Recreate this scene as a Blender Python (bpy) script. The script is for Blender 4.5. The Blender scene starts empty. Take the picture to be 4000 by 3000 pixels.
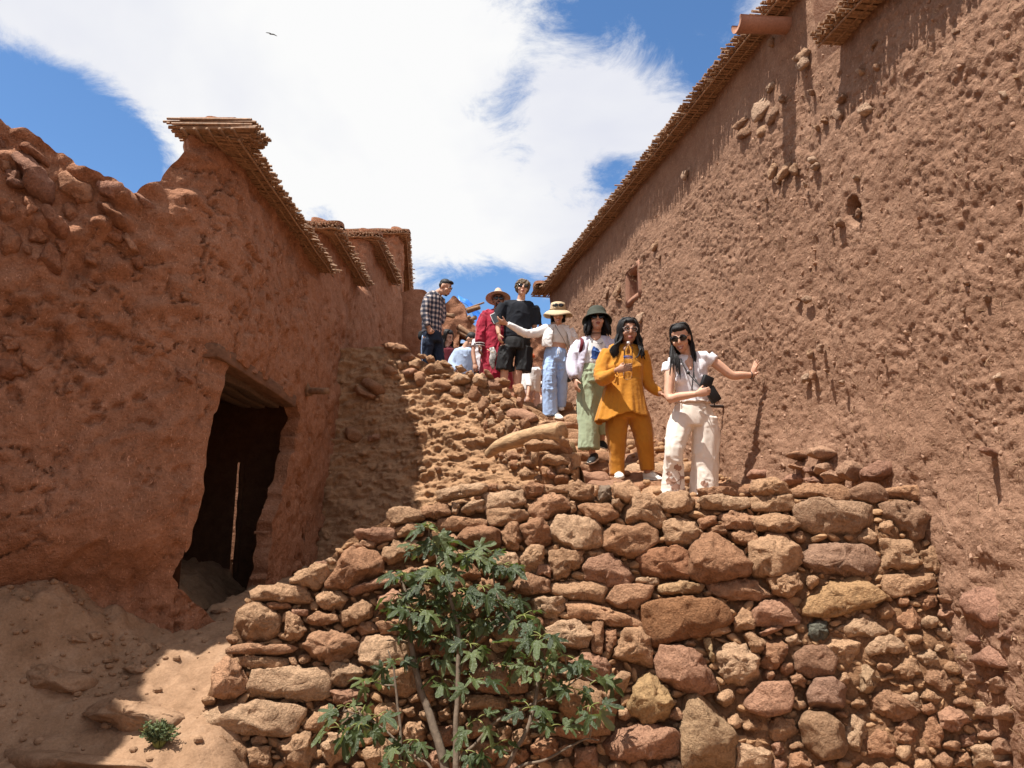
import bpy, bmesh, math, random
import numpy as np
from mathutils import Vector, Matrix, Euler
from mathutils.bvhtree import BVHTree
scene = bpy.context.scene
COL = scene.collection

# ---------------------------------------------------------------- camera, sky, sun, exposure
PITCH = math.radians(11.0)
SP, CP = math.sin(PITCH), math.cos(PITCH)
FOC = 3004.0                                   # focal length in pixels of a 4000 px wide picture
cam_data = bpy.data.cameras.new("camera")
cam = bpy.data.objects.new("camera", cam_data)
COL.objects.link(cam)
cam_data.sensor_width = 36.0
cam_data.lens = 36.0 * FOC / 4000.0
cam_data.clip_start, cam_data.clip_end = 0.05, 2000.0
cam.rotation_euler = (math.radians(90) + PITCH, 0, 0)
scene.camera = cam
scene.render.resolution_x, scene.render.resolution_y = 1024, 768
scene.view_settings.view_transform = 'Standard'
scene.view_settings.look = 'None'
scene.view_settings.exposure = 0.72
scene.view_settings.gamma = 1.0
scene.view_settings.use_curve_mapping = False

SUN_DIR = Vector((0.335, 0.175, -0.925)).normalized()      # the way the light travels
sun_data = bpy.data.lights.new("sun", 'SUN')
sun_data.energy = 5.0
sun_data.angle = math.radians(0.53)
sun_data.color = (1.0, 0.955, 0.88)
sun = bpy.data.objects.new("sun", sun_data)
COL.objects.link(sun)
sun.rotation_euler = SUN_DIR.to_track_quat('-Z', 'Y').to_euler()


def ray(x, y):
    """direction through a point of the 4000x3000 survey picture, scaled to unit depth along +Y"""
    a, b = (x - 2000.0) / FOC, (1500.0 - y) / FOC
    den = CP - SP * b
    return np.array((a / den, 1.0, (SP + CP * b) / den))


def P4(x, y, Y):
    return ray(x, y) * Y


def proj(p):
    p = np.asarray(p, float)
    f = p[..., 1] * CP + p[..., 2] * SP
    u = -p[..., 1] * SP + p[..., 2] * CP
    f = np.where(f < 0.05, 0.05, f)
    return 2000.0 + FOC * p[..., 0] / f, 1500.0 - FOC * u / f


world = bpy.data.worlds.new("World")
scene.world = world
world.use_nodes = True
wn, wl = world.node_tree.nodes, world.node_tree.links
wn.clear()


def N(nodes, kind, **kw):
    n = nodes.new(kind)
    for k, v in kw.items():
        setattr(n, k, v)
    return n


def build_world():
    out = N(wn, 'ShaderNodeOutputWorld')
    sky = N(wn, 'ShaderNodeTexSky')
    sky.sky_type = 'NISHITA'
    sky.sun_disc = False
    sky.sun_elevation = math.asin(-SUN_DIR.z)
    sky.sun_rotation = math.atan2(-SUN_DIR.x, -SUN_DIR.y)
    sky.altitude = 1300
    sky.air_density, sky.dust_density, sky.ozone_density = 1.0, 1.0, 1.5
    bg = N(wn, 'ShaderNodeBackground')
    bg.inputs['Strength'].default_value = 0.115
    hs = N(wn, 'ShaderNodeHueSaturation')
    hs.inputs['Saturation'].default_value = 1.18
    wl.new(sky.outputs[0], hs.inputs['Color'])
    wl.new(hs.outputs[0], bg.inputs['Color'])
    tc = N(wn, 'ShaderNodeTexCoord')
    nrm = N(wn, 'ShaderNodeVectorMath', operation='NORMALIZE')
    wl.new(tc.outputs['Generated'], nrm.inputs[0])
    sep = N(wn, 'ShaderNodeSeparateXYZ')
    wl.new(nrm.outputs[0], sep.inputs[0])
    # the cloud deck: a flat layer overhead
    zz = N(wn, 'ShaderNodeMath', operation='MAXIMUM')
    wl.new(sep.outputs['Z'], zz.inputs[0]); zz.inputs[1].default_value = 0.02
    za = N(wn, 'ShaderNodeMath', operation='ADD')
    wl.new(zz.outputs[0], za.inputs[0]); za.inputs[1].default_value = 0.30
    dv = N(wn, 'ShaderNodeVectorMath', operation='DIVIDE')
    wl.new(nrm.outputs[0], dv.inputs[0])
    cmb = N(wn, 'ShaderNodeCombineXYZ')
    for i in range(3):
        wl.new(za.outputs[0], cmb.inputs[i])
    wl.new(cmb.outputs[0], dv.inputs[1])

    def noise(scale, detail, rough, dist, off):
        m = N(wn, 'ShaderNodeMapping')
        m.inputs['Location'].default_value = off
        wl.new(dv.outputs[0], m.inputs['Vector'])
        n = N(wn, 'ShaderNodeTexNoise')
        n.inputs['Scale'].default_value = scale
        n.inputs['Detail'].default_value = detail
        n.inputs['Roughness'].default_value = rough
        n.inputs['Distortion'].default_value = dist
        wl.new(m.outputs[0], n.inputs['Vector'])
        return n.outputs['Fac']
    n1 = noise(2.6, 12, 0.60, 0.25, (3.1, 1.7, 0.4))
    n2 = noise(7.5, 14, 0.72, 0.5, (7.0, 2.0, 1.0))
    acc = N(wn, 'ShaderNodeMath', operation='MULTIPLY_ADD')
    wl.new(n1, acc.inputs[0]); acc.inputs[1].default_value = 1.3; acc.inputs[2].default_value = -0.35
    ac2 = N(wn, 'ShaderNodeMath', operation='MULTIPLY_ADD')
    wl.new(n2, ac2.inputs[0]); ac2.inputs[1].default_value = 1.65
    wl.new(acc.outputs[0], ac2.inputs[2])
    cur = ac2.outputs[0]
    # openings (negative) and banks (positive) of the cloud cover: direction, radius, amount
    for (x, y, r, amt) in [(130, 480, .15, -.60), (330, 560, .10, -.55), (500, 680, .06, -.50), (30, 330, .09, -.45), (330, 400, .08, -.28),
                           (1930, 300, .08, -.08), (2110, 220, .07, -.05), (1990, 430, .07, -.10), (2060, 60, .09, .14), (2540, 60, .11, -.46), (2780, 150, .09, -.46), (2330, 60, .08, -.26), (2010, 560, .05, -.2), (2200, 330, .05, .14),
                           (2440, 600, .055, -.30), (2330, 770, .06, -.30), (2080, 1150, .085, -.46), (1880, 1190, .07, -.40), (1690, 1090, .05, -.3),
                           (1260, 850, .035, -.35), (1600, 560, .03, -.16), (1990, 620, .045, -.12),
                           (700, 250, .20, .30), (1500, 620, .22, .30), (1950, 800, .13, .24), (2500, 340, .09, .34), (2250, 480, .08, .26), (1200, 180, .20, .25), (60, 40, .14, .55), (330, 120, .10, .3), (1750, 100, .10, .2), (2150, 950, .08, .2)]:
        d = Vector(ray(x, y)).normalized()
        ds = N(wn, 'ShaderNodeVectorMath', operation='DISTANCE')
        wl.new(nrm.outputs[0], ds.inputs[0]); ds.inputs[1].default_value = d
        mr = N(wn, 'ShaderNodeMapRange', interpolation_type='SMOOTHSTEP')
        wl.new(ds.outputs['Value'], mr.inputs['Value'])
        mr.inputs['From Min'].default_value = r * 1.25
        mr.inputs['From Max'].default_value = r * 0.25
        mr.inputs['To Min'].default_value = 0.0
        mr.inputs['To Max'].default_value = amt
        ad = N(wn, 'ShaderNodeMath', operation='ADD')
        wl.new(cur, ad.inputs[0]); wl.new(mr.outputs[0], ad.inputs[1])
        cur = ad.outputs[0]
    fac = N(wn, 'ShaderNodeMapRange', interpolation_type='SMOOTHSTEP')
    wl.new(cur, fac.inputs['Value'])
    fac.inputs['From Min'].default_value = 0.66
    fac.inputs['From Max'].default_value = 1.26
    # cloud brightness: thick parts a little grey
    ramp = N(wn, 'ShaderNodeValToRGB')
    e = ramp.color_ramp.elements
    e[0].position, e[0].color = 0.36, (0.78, 0.80, 0.90, 1)
    e[1].position, e[1].color = 0.60, (1.0, 1.0, 1.0, 1)
    wl.new(noise(2.0, 5, .5, 0.2, (11, 5, 2)), ramp.inputs['Fac'])
    cb = N(wn, 'ShaderNodeBackground')
    cb.inputs['Strength'].default_value = 0.59
    wl.new(ramp.outputs[0], cb.inputs['Color'])
    mx = N(wn, 'ShaderNodeMixShader')
    wl.new(fac.outputs[0], mx.inputs[0]); wl.new(bg.outputs[0], mx.inputs[1]); wl.new(cb.outputs[0], mx.inputs[2])
    wl.new(mx.outputs[0], out.inputs['Surface'])


build_world()

# ---------------------------------------------------------------- numeric helpers
def _hash(ix, iy, iz, seed):
    h = (ix.astype(np.uint32) * np.uint32(374761393) + iy.astype(np.uint32) * np.uint32(668265263)
         + iz.astype(np.uint32) * np.uint32(2147483647) + np.uint32((seed * 362437 + 97) & 0xffffffff))
    h = (h ^ (h >> np.uint32(13))) * np.uint32(1274126177)
    h = (h ^ (h >> np.uint32(16))) * np.uint32(2246822519)
    return (h ^ (h >> np.uint32(15))).astype(np.float64) / 4294967295.0


def vnoise(p, seed=0):
    """value noise, about -1..1"""
    p = np.asarray(p, float)
    i = np.floor(p).astype(np.int64)
    f = p - i
    u = f * f * f * (f * (f * 6 - 15) + 10)
    r = 0
    for dx in (0, 1):
        wx = u[..., 0] if dx else 1 - u[..., 0]
        for dy in (0, 1):
            wy = u[..., 1] if dy else 1 - u[..., 1]
            for dz in (0, 1):
                wz = u[..., 2] if dz else 1 - u[..., 2]
                r = r + wx * wy * wz * _hash(i[..., 0] + dx, i[..., 1] + dy, i[..., 2] + dz, seed)
    return r * 2 - 1


def fbm(p, octv=4, seed=0, gain=.5, lac=2.03):
    p = np.asarray(p, float)
    a, s, t = 1.0, 0.0, 0.0
    for o in range(octv):
        s = s + a * vnoise(p, seed + o * 17)
        t += a
        a *= gain
        p = p * lac + 3.7
    return s / t


def worley(p, seed=0, jitter=.9):
    """F1 distance and the cell's random number"""
    p = np.asarray(p, float)
    i = np.floor(p).astype(np.int64)
    best = np.full(p.shape[:-1], 9.0)
    cid = np.zeros(p.shape[:-1])
    for dx in (-1, 0, 1):
        for dy in (-1, 0, 1):
            for dz in (-1, 0, 1):
                c = [i[..., k] + (dx, dy, dz)[k] for k in range(3)]
                d2 = 0
                for k in range(3):
                    q = c[k] + .5 + jitter * (_hash(c[0], c[1], c[2], seed + 31 * k) - .5)
                    d2 = d2 + (p[..., k] - q) ** 2
                m = d2 < best
                best = np.where(m, d2, best)
                cid = np.where(m, _hash(c[0], c[1], c[2], seed + 777), cid)
    return np.sqrt(best), cid


def sstep(a, b, x):
    t = np.clip((np.asarray(x, float) - a) / (b - a), 0, 1)
    return t * t * (3 - 2 * t)


def in_poly(px, py, poly):
    px, py = np.asarray(px, float), np.asarray(py, float)
    inside = np.zeros(px.shape, bool)
    n = len(poly)
    for k in range(n):
        x1, y1 = poly[k]
        x2, y2 = poly[(k + 1) % n]
        c = ((y1 > py) != (y2 > py))
        with np.errstate(divide='ignore', invalid='ignore'):
            xx = (x2 - x1) * (py - y1) / (y2 - y1 + 1e-12) + x1
        inside ^= c & (px < xx)
    return inside


def poly_dist(px, py, poly):
    d = np.full(np.shape(px), 1e9)
    n = len(poly)
    for k in range(n):
        x1, y1 = poly[k]
        x2, y2 = poly[(k + 1) % n]
        dx, dy = x2 - x1, y2 - y1
        t = np.clip(((px - x1) * dx + (py - y1) * dy) / (dx * dx + dy * dy + 1e-9), 0, 1)
        d = np.minimum(d, np.hypot(px - x1 - t * dx, py - y1 - t * dy))
    return d


def catmull(pts, n):
    pts = np.asarray(pts, float)
    if len(pts) == 2:
        t = np.linspace(0, 1, n)[:, None]
        return pts[0] * (1 - t) + pts[1] * t
    q = np.vstack([2 * pts[0] - pts[1], pts, 2 * pts[-1] - pts[-2]])
    out = []
    for t in np.linspace(0, len(pts) - 1 - 1e-9, n):
        i = int(t); f = t - i
        a, b, c, d = q[i], q[i + 1], q[i + 2], q[i + 3]
        out.append(.5 * (2 * b + (c - a) * f + (2 * a - 5 * b + 4 * c - d) * f * f + (3 * b - a - 3 * c + d) * f ** 3))
    return np.array(out)


# ---------------------------------------------------------------- object helpers
def put(o, parent=None):
    COL.objects.link(o)
    if parent is not None:
        o.parent = parent
    return o


def mesh(name, V, F, mat=None, smooth=True):
    me = bpy.data.meshes.new(name)
    V = np.asarray(V, float)
    if isinstance(F, np.ndarray):
        k = F.shape[1]
        me.vertices.add(len(V)); me.vertices.foreach_set('co', V.ravel())
        me.loops.add(F.size); me.loops.foreach_set('vertex_index', F.astype(np.int32).ravel())
        me.polygons.add(len(F))
        me.polygons.foreach_set('loop_start', np.arange(0, F.size, k, dtype=np.int32))
        me.polygons.foreach_set('loop_total', np.full(len(F), k, dtype=np.int32))
        me.update(calc_edges=True)
    else:
        me.from_pydata(V.tolist(), [], F)
        me.update()
    if mat is not None:
        me.materials.append(mat)
    if len(me.polygons):
        me.polygons.foreach_set('use_smooth', np.full(len(me.polygons), smooth))
    return me


def obj(name, V, F, mat=None, parent=None, smooth=True, loc=None):
    me = V if isinstance(V, bpy.types.Mesh) else mesh(name, V, F, mat, smooth)
    o = bpy.data.objects.new(name, me)
    if loc is not None:
        o.location = loc
    return put(o, parent)


def tag(o, label=None, cat=None, group=None, kind=None):
    if label: o['label'] = label
    if cat: o['category'] = cat
    if group: o['group'] = group
    if kind: o['kind'] = kind
    return o


def empty(name, loc=(0, 0, 0), label=None, cat=None, group=None, kind=None):
    o = bpy.data.objects.new(name, None)
    o.location = loc
    o.empty_display_size = .1
    put(o)
    return tag(o, label, cat, group, kind)


def local(o, V):
    """world points -> points local to an unrotated empty"""
    return np.asarray(V, float) - np.array(o.location)


def merge(parts):
    V, F, off = [], [], 0
    for v, f in parts:
        V.append(np.asarray(v, float))
        F += [tuple(int(i) + off for i in q) for q in f]
        off += len(v)
    return np.vstack(V), F


def frame_of(d, up=(0, 0, 1)):
    d = np.asarray(d, float); d = d / (np.linalg.norm(d) + 1e-12)
    up = np.asarray(up, float)
    s = np.cross(d, up)
    if np.linalg.norm(s) < 1e-3:
        s = np.cross(d, (1.0, 0.0, 0.0))
    s /= np.linalg.norm(s)
    t = np.cross(s, d)
    return d, s, t


def tube(pts, rad, n=10, seg=None, side=(1, 0, 0), cap=True, mod=None):
    """loft through pts; rad: list of r or (r_side, r_other) per point; side: the direction that the first radius is measured along"""
    pts = np.asarray(pts, float)
    R = np.array([(r, r) if np.isscalar(r) else r for r in rad], float)
    if seg and seg > len(pts):
        allp = catmull(np.hstack([pts, R]), seg)
        pts, R = allp[:, :-2], np.maximum(allp[:, -2:], 1e-4)
    m = len(pts)
    V, F = [], []
    side = np.asarray(side, float)
    for i in range(m):
        t = pts[min(i + 1, m - 1)] - pts[max(i - 1, 0)]
        t = t / (np.linalg.norm(t) + 1e-12)
        s = side - t * np.dot(side, t)
        if np.linalg.norm(s) < 1e-3:
            s = np.cross(t, (0, 1, .3))
        s /= np.linalg.norm(s)
        side = s if i else s
        b = np.cross(t, s)
        for k in range(n):
            a = 2 * math.pi * k / n
            f = 1.0 if mod is None else mod(i / (m - 1), a)
            V.append(pts[i] + f * (s * R[i, 0] * math.cos(a) + b * R[i, 1] * math.sin(a)))
    for i in range(m - 1):
        for k in range(n):
            F.append((i * n + k, i * n + (k + 1) % n, (i + 1) * n + (k + 1) % n, (i + 1) * n + k))
    if cap:
        V += [pts[0], pts[-1]]
        a, b = len(V) - 2, len(V) - 1
        for k in range(n):
            F.append((a, (k + 1) % n, k))
            F.append((b, (m - 1) * n + k, (m - 1) * n + (k + 1) % n))
    return np.array(V), F


def ellipsoid(c, axes, R=None, nu=14, nv=9):
    V, F = [], []
    for j in range(1, nv):
        ph = math.pi * j / nv
        for k in range(nu):
            th = 2 * math.pi * k / nu
            V.append((math.sin(ph) * math.cos(th), math.sin(ph) * math.sin(th), math.cos(ph)))
    V += [(0, 0, 1), (0, 0, -1)]
    for j in range(nv - 2):
        for k in range(nu):
            F.append((j * nu + k, (j + 1) * nu + k, (j + 1) * nu + (k + 1) % nu, j * nu + (k + 1) % nu))
    a = (nv - 1) * nu
    for k in range(nu):
        F.append((a, k, (k + 1) % nu))
        F.append((a + 1, (nv - 2) * nu + (k + 1) % nu, (nv - 2) * nu + k))
    V = np.array(V) * np.asarray(axes, float)
    if R is not None:
        V = V @ np.asarray(R, float).T
    return V + np.asarray(c, float), F


def box(c, size, R=None, bev=0.0):
    s = np.asarray(size, float) / 2
    if bev <= 0:
        V = np.array([(x, y, z) for x in (-1, 1) for y in (-1, 1) for z in (-1, 1)]) * s
        F = [(0, 1, 3, 2), (4, 6, 7, 5), (0, 4, 5, 1), (2, 3, 7, 6), (0, 2, 6, 4), (1, 5, 7, 3)]
    else:
        bm = bmesh.new()
        bmesh.ops.create_cube(bm, size=2.0)
        for v in bm.verts:
            v.co = Vector(np.array(v.co) * s)
        bmesh.ops.bevel(bm, geom=bm.edges[:], offset=bev, segments=2, affect='EDGES', profile=.6)
        bm.verts.index_update()
        V = np.array([v.co[:] for v in bm.verts]); F = [tuple(v.index for v in f.verts) for f in bm.faces]
        bm.free()
    if R is not None:
        V = V @ np.asarray(R, float).T
    return V + np.asarray(c, float), F


# ---------------------------------------------------------------- materials
def new_mat(name):
    m = bpy.data.materials.new(name)
    m.use_nodes = True
    nt = m.node_tree
    return m, nt.nodes, nt.links, nt.nodes['Principled BSDF']


def ramp_node(nodes, stops):
    r = N(nodes, 'ShaderNodeValToRGB')
    el = r.color_ramp.elements
    while len(el) < len(stops):
        el.new(.5)
    for e, (p, c) in zip(el, stops):
        e.position, e.color = p, (*c, 1)
    return r


def noise_node(nodes, links, vec, scale, detail=6, rough=.6, dist=0.0):
    n = N(nodes, 'ShaderNodeTexNoise')
    n.inputs['Scale'].default_value = scale
    n.inputs['Detail'].default_value = detail
    n.inputs['Roughness'].default_value = rough
    n.inputs['Distortion'].default_value = dist
    links.new(vec, n.inputs['Vector'])
    return n


def mixc(nodes, links, fac, a, b, mode='MIX'):
    m = N(nodes, 'ShaderNodeMix', data_type='RGBA', blend_type=mode)
    for sock, v in ((m.inputs['Factor'], fac), (m.inputs['A'], a), (m.inputs['B'], b)):
        if hasattr(v, 'is_output'):
            links.new(v, sock)
        elif isinstance(v, (int, float)):
            sock.default_value = v
        else:
            sock.default_value = (*v, 1)
    return m.outputs['Result']


def earth_mat(name, c_lo, c_mid, c_hi, scale=1.0, bump=.6, bump_d=.02, fine=60, straw=False, rough=.95, objcol=False, grain=0.25, vert=False):
    """dry earth, mud plaster or stone: blotches, grain and fine relief"""
    m, nd, lk, bs = new_mat(name)
    tc = N(nd, 'ShaderNodeTexCoord')
    vec = tc.outputs['Object']
    if objcol:      # neighbours that share a mesh must not show the same grain
        oi = N(nd, 'ShaderNodeObjectInfo')
        ml = N(nd, 'ShaderNodeMath', operation='MULTIPLY'); ml.inputs[1].default_value = 37.0
        lk.new(oi.outputs['Random'], ml.inputs[0])
        ad = N(nd, 'ShaderNodeVectorMath', operation='ADD')
        lk.new(vec, ad.inputs[0]); lk.new(ml.outputs[0], ad.inputs[1])
        vec = ad.outputs[0]
    n1 = noise_node(nd, lk, vec, 1.3 * scale, 8, .62, .3)
    n2 = noise_node(nd, lk, vec, 9 * scale, 6, .65)
    n3 = noise_node(nd, lk, vec, fine * scale, 4, .7)
    r1 = ramp_node(nd, [(.30, c_lo), (.52, c_mid), (.74, c_hi)])
    am = N(nd, 'ShaderNodeMath', operation='MULTIPLY_ADD')
    lk.new(n2.outputs['Fac'], am.inputs[0]); am.inputs[1].default_value = .55
    s2 = N(nd, 'ShaderNodeMath', operation='MULTIPLY'); lk.new(n1.outputs['Fac'], s2.inputs[0]); s2.inputs[1].default_value = .45
    lk.new(s2.outputs[0], am.inputs[2])
    lk.new(am.outputs[0], r1.inputs['Fac'])
    col = r1.outputs[0]
    g = ramp_node(nd, [(.25, (1 - grain,) * 3), (.75, (1 + grain * .6,) * 3)])
    lk.new(n3.outputs['Fac'], g.inputs['Fac'])
    col = mixc(nd, lk, 1.0, col, g.outputs[0], 'MULTIPLY')
    if straw:
        mp = N(nd, 'ShaderNodeMapping')
        mp.inputs['Scale'].default_value = (1, 1, .22)
        lk.new(vec, mp.inputs['Vector'])
        n4 = noise_node(nd, lk, mp.outputs[0], 70 * scale, 2, .5, 1.5)
        r4 = ramp_node(nd, [(.63, (0, 0, 0)), (.70, (1, 1, 1))])
        lk.new(n4.outputs['Fac'], r4.inputs['Fac'])
        col = mixc(nd, lk, r4.outputs[0], col, tuple(min(1, c * 1.15) for c in c_hi))
    if objcol:
        col = mixc(nd, lk, 1.0, col, oi.outputs['Color'], 'MULTIPLY')
    lk.new(col, bs.inputs['Base Color'])
    bs.inputs['Roughness'].default_value = rough
    bs.inputs['Specular IOR Level'].default_value = .15
    h0 = N(nd, 'ShaderNodeMath', operation='MULTIPLY_ADD')
    lk.new(n3.outputs['Fac'], h0.inputs[0]); h0.inputs[1].default_value = .40
    lk.new(n2.outputs['Fac'], h0.inputs[2])
    wv = N(nd, 'ShaderNodeMixRGB'); wv.inputs[0].default_value = .12
    lk.new(vec, wv.inputs[1]); lk.new(n2.outputs['Color'], wv.inputs[2])
    vo = N(nd, 'ShaderNodeTexVoronoi'); vo.inputs['Scale'].default_value = fine * scale * .55
    lk.new(wv.outputs[0], vo.inputs['Vector'])
    pit = ramp_node(nd, [(.0, (0, 0, 0)), (.42, (1, 1, 1))])
    lk.new(vo.outputs['Distance'], pit.inputs['Fac'])
    hs = N(nd, 'ShaderNodeMath', operation='MULTIPLY_ADD')
    lk.new(pit.outputs[0], hs.inputs[0]); hs.inputs[1].default_value = .22
    lk.new(h0.outputs[0], hs.inputs[2])
    bp = N(nd, 'ShaderNodeBump')
    bp.inputs['Strength'].default_value = bump
    bp.inputs['Distance'].default_value = bump_d
    lk.new(hs.outputs[0], bp.inputs['Height'])
    lk.new(bp.outputs[0], bs.inputs['Normal'])
    return m


def plain_mat(name, col, rough=.8, noise=0.0, nscale=30, bump=0.0, spec=.3, sheen=0.0, col2=None, vscale=(1, 1, 1)):
    m, nd, lk, bs = new_mat(name)
    bs.inputs['Roughness'].default_value = rough
    bs.inputs['Specular IOR Level'].default_value = spec
    bs.inputs['Base Color'].default_value = (*col, 1)
    if sheen:
        bs.inputs['Sheen Weight'].default_value = sheen
    if noise or bump or col2:
        tc = N(nd, 'ShaderNodeTexCoord')
        mp = N(nd, 'ShaderNodeMapping'); mp.inputs['Scale'].default_value = vscale
        lk.new(tc.outputs['Object'], mp.inputs['Vector'])
        n = noise_node(nd, lk, mp.outputs[0], nscale, 5, .6)
        if noise or col2:
            r = ramp_node(nd, [(.3, tuple(c * (1 - noise) for c in col)), (.7, col2 or tuple(min(1, c * (1 + noise)) for c in col))])
            lk.new(n.outputs['Fac'], r.inputs['Fac'])
            lk.new(r.outputs[0], bs.inputs['Base Color'])
        if bump:
            bp = N(nd, 'ShaderNodeBump'); bp.inputs['Strength'].default_value = bump; bp.inputs['Distance'].default_value = .01
            lk.new(n.outputs['Fac'], bp.inputs['Height']); lk.new(bp.outputs[0], bs.inputs['Normal'])
    return m


M = {}
M['mud_right'] = earth_mat('mud_right', (.20, .108, .066), (.285, .160, .102), (.37, .225, .148), .9, 1.0, .025, 55, straw=True)
M['mud_left'] = earth_mat('mud_left', (.25, .115, .064), (.375, .178, .102), (.50, .26, .165), 1.1, 1.0, .032, 50, straw=True, grain=.32)
M['bank'] = earth_mat('bank', (.27, .145, .075), (.41, .240, .132), (.53, .335, .200), 1.2, 1.0, .03, 45)
M['ground'] = earth_mat('ground', (.205, .118, .066), (.32, .195, .117), (.43, .285, .185), .9, .8, .015, 60)
M['mortar'] = earth_mat('mortar', (.17, .085, .043), (.27, .145, .076), (.36, .21, .12), 2.0, 1.0, .03, 40)
M['stone'] = earth_mat('stone', (.55, .52, .50), (.82, .81, .80), (1.0, 1.0, .98), 3.0, 1.0, .03, 26, objcol=True, grain=.32)
M['reed'] = plain_mat('reed', (.30, .175, .10), .7, .45, 40, .2, vscale=(1, 1, 1))
M['wood'] = plain_mat('wood', (.24, .135, .075), .8, .35, 22, .6, vscale=(1, .25, 1))
M['log'] = plain_mat('log', (.40, .25, .135), .85, .35, 18, 1.0, vscale=(.3, 1.2, 1.8))
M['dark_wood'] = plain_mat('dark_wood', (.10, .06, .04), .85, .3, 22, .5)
STONE_TINTS = [(.54, .320, .185), (.58, .355, .21), (.50, .280, .165), (.52, .290, .165), (.61, .395, .245), (.48, .255, .145), (.50, .275, .175), (.56, .335, .195)]

# ---------------------------------------------------------------- grids with thickness, eaves of reed
def solid_grid(pos, nrm, keep, thick, back=None, rounds=5):
    """pos (A,B,3) front surface, nrm (A,B,3), keep (A-1,B-1) cells; open borders are carried back by thick"""
    A, B = pos.shape[:2]
    idx = np.arange(A * B).reshape(A, B)
    q = np.stack([idx[:-1, :-1], idx[1:, :-1], idx[1:, 1:], idx[:-1, 1:]], -1)[keep]
    V = pos.reshape(-1, 3)
    F = q
    k = np.pad(keep, 1)
    c = k[1:-1, 1:-1]
    def rim(mask, e0, e1):
        return np.stack([e0[mask], e1[mask]], -1)
    rims = np.vstack([rim(c & ~k[:-2, 1:-1], idx[:-1, 1:], idx[:-1, :-1]),
                      rim(c & ~k[2:, 1:-1], idx[1:, :-1], idx[1:, 1:]),
                      rim(c & ~k[1:-1, :-2], idx[:-1, :-1], idx[1:, :-1]),
                      rim(c & ~k[1:-1, 2:], idx[1:, 1:], idx[:-1, 1:])])
    ids = np.unique(rims)
    V = V.copy()
    for _ in range(rounds):          # take the stair steps out of the outline
        acc = np.zeros_like(V[ids]); cnt = np.zeros(len(ids))
        ia, ib = np.searchsorted(ids, rims[:, 0]), np.searchsorted(ids, rims[:, 1])
        np.add.at(acc, ia, V[rims[:, 1]]); np.add.at(acc, ib, V[rims[:, 0]])
        np.add.at(cnt, ia, 1); np.add.at(cnt, ib, 1)
        V[ids] = .5 * V[ids] + .5 * acc / cnt[:, None]
    off = nrm.reshape(-1, 3)[ids]
    steps = 5
    Vs, start = [V], len(V)
    Fs = [F]
    base = V[ids]
    Vs.append(base)
    prev = start + np.arange(len(ids))
    start += len(ids)
    for s in range(1, steps + 1):
        d = thick * s / steps
        nb = base - off * d
        nb = nb + .03 * (s / steps) * np.stack([fbm(nb * 4 + 9 * j, 3, 5 + j) for j in range(3)], -1)
        cur = start + np.arange(len(ids))
        start += len(ids)
        Vs.append(nb)
        l0 = dict(zip(ids.tolist(), prev.tolist())); l1 = dict(zip(ids.tolist(), cur.tolist()))
        Fs.append(np.array([(l0[a], l1[a], l1[b], l0[b]) for a, b in rims.tolist()]))
        prev = cur
    V = np.vstack(Vs); F = np.vstack(Fs)
    used = np.unique(F)
    lut = np.full(len(V), -1); lut[used] = np.arange(len(used))
    return V[used], lut[F]


def prism(a, b, r0, r1, n=6, rot=0.0):
    d, s, t = frame_of(b - a)
    V = []
    for p, r in ((a, r0), (b, r1)):
        for k in range(n):
            an = rot + 2 * math.pi * k / n
            V.append(p + r * (s * math.cos(an) + t * math.sin(an)))
    V.append(b)
    F = [(k, (k + 1) % n, n + (k + 1) % n, n + k) for k in range(n)] + [(n + k, n + (k + 1) % n, 2 * n) for k in range(n)]
    return np.array(V), F


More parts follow.
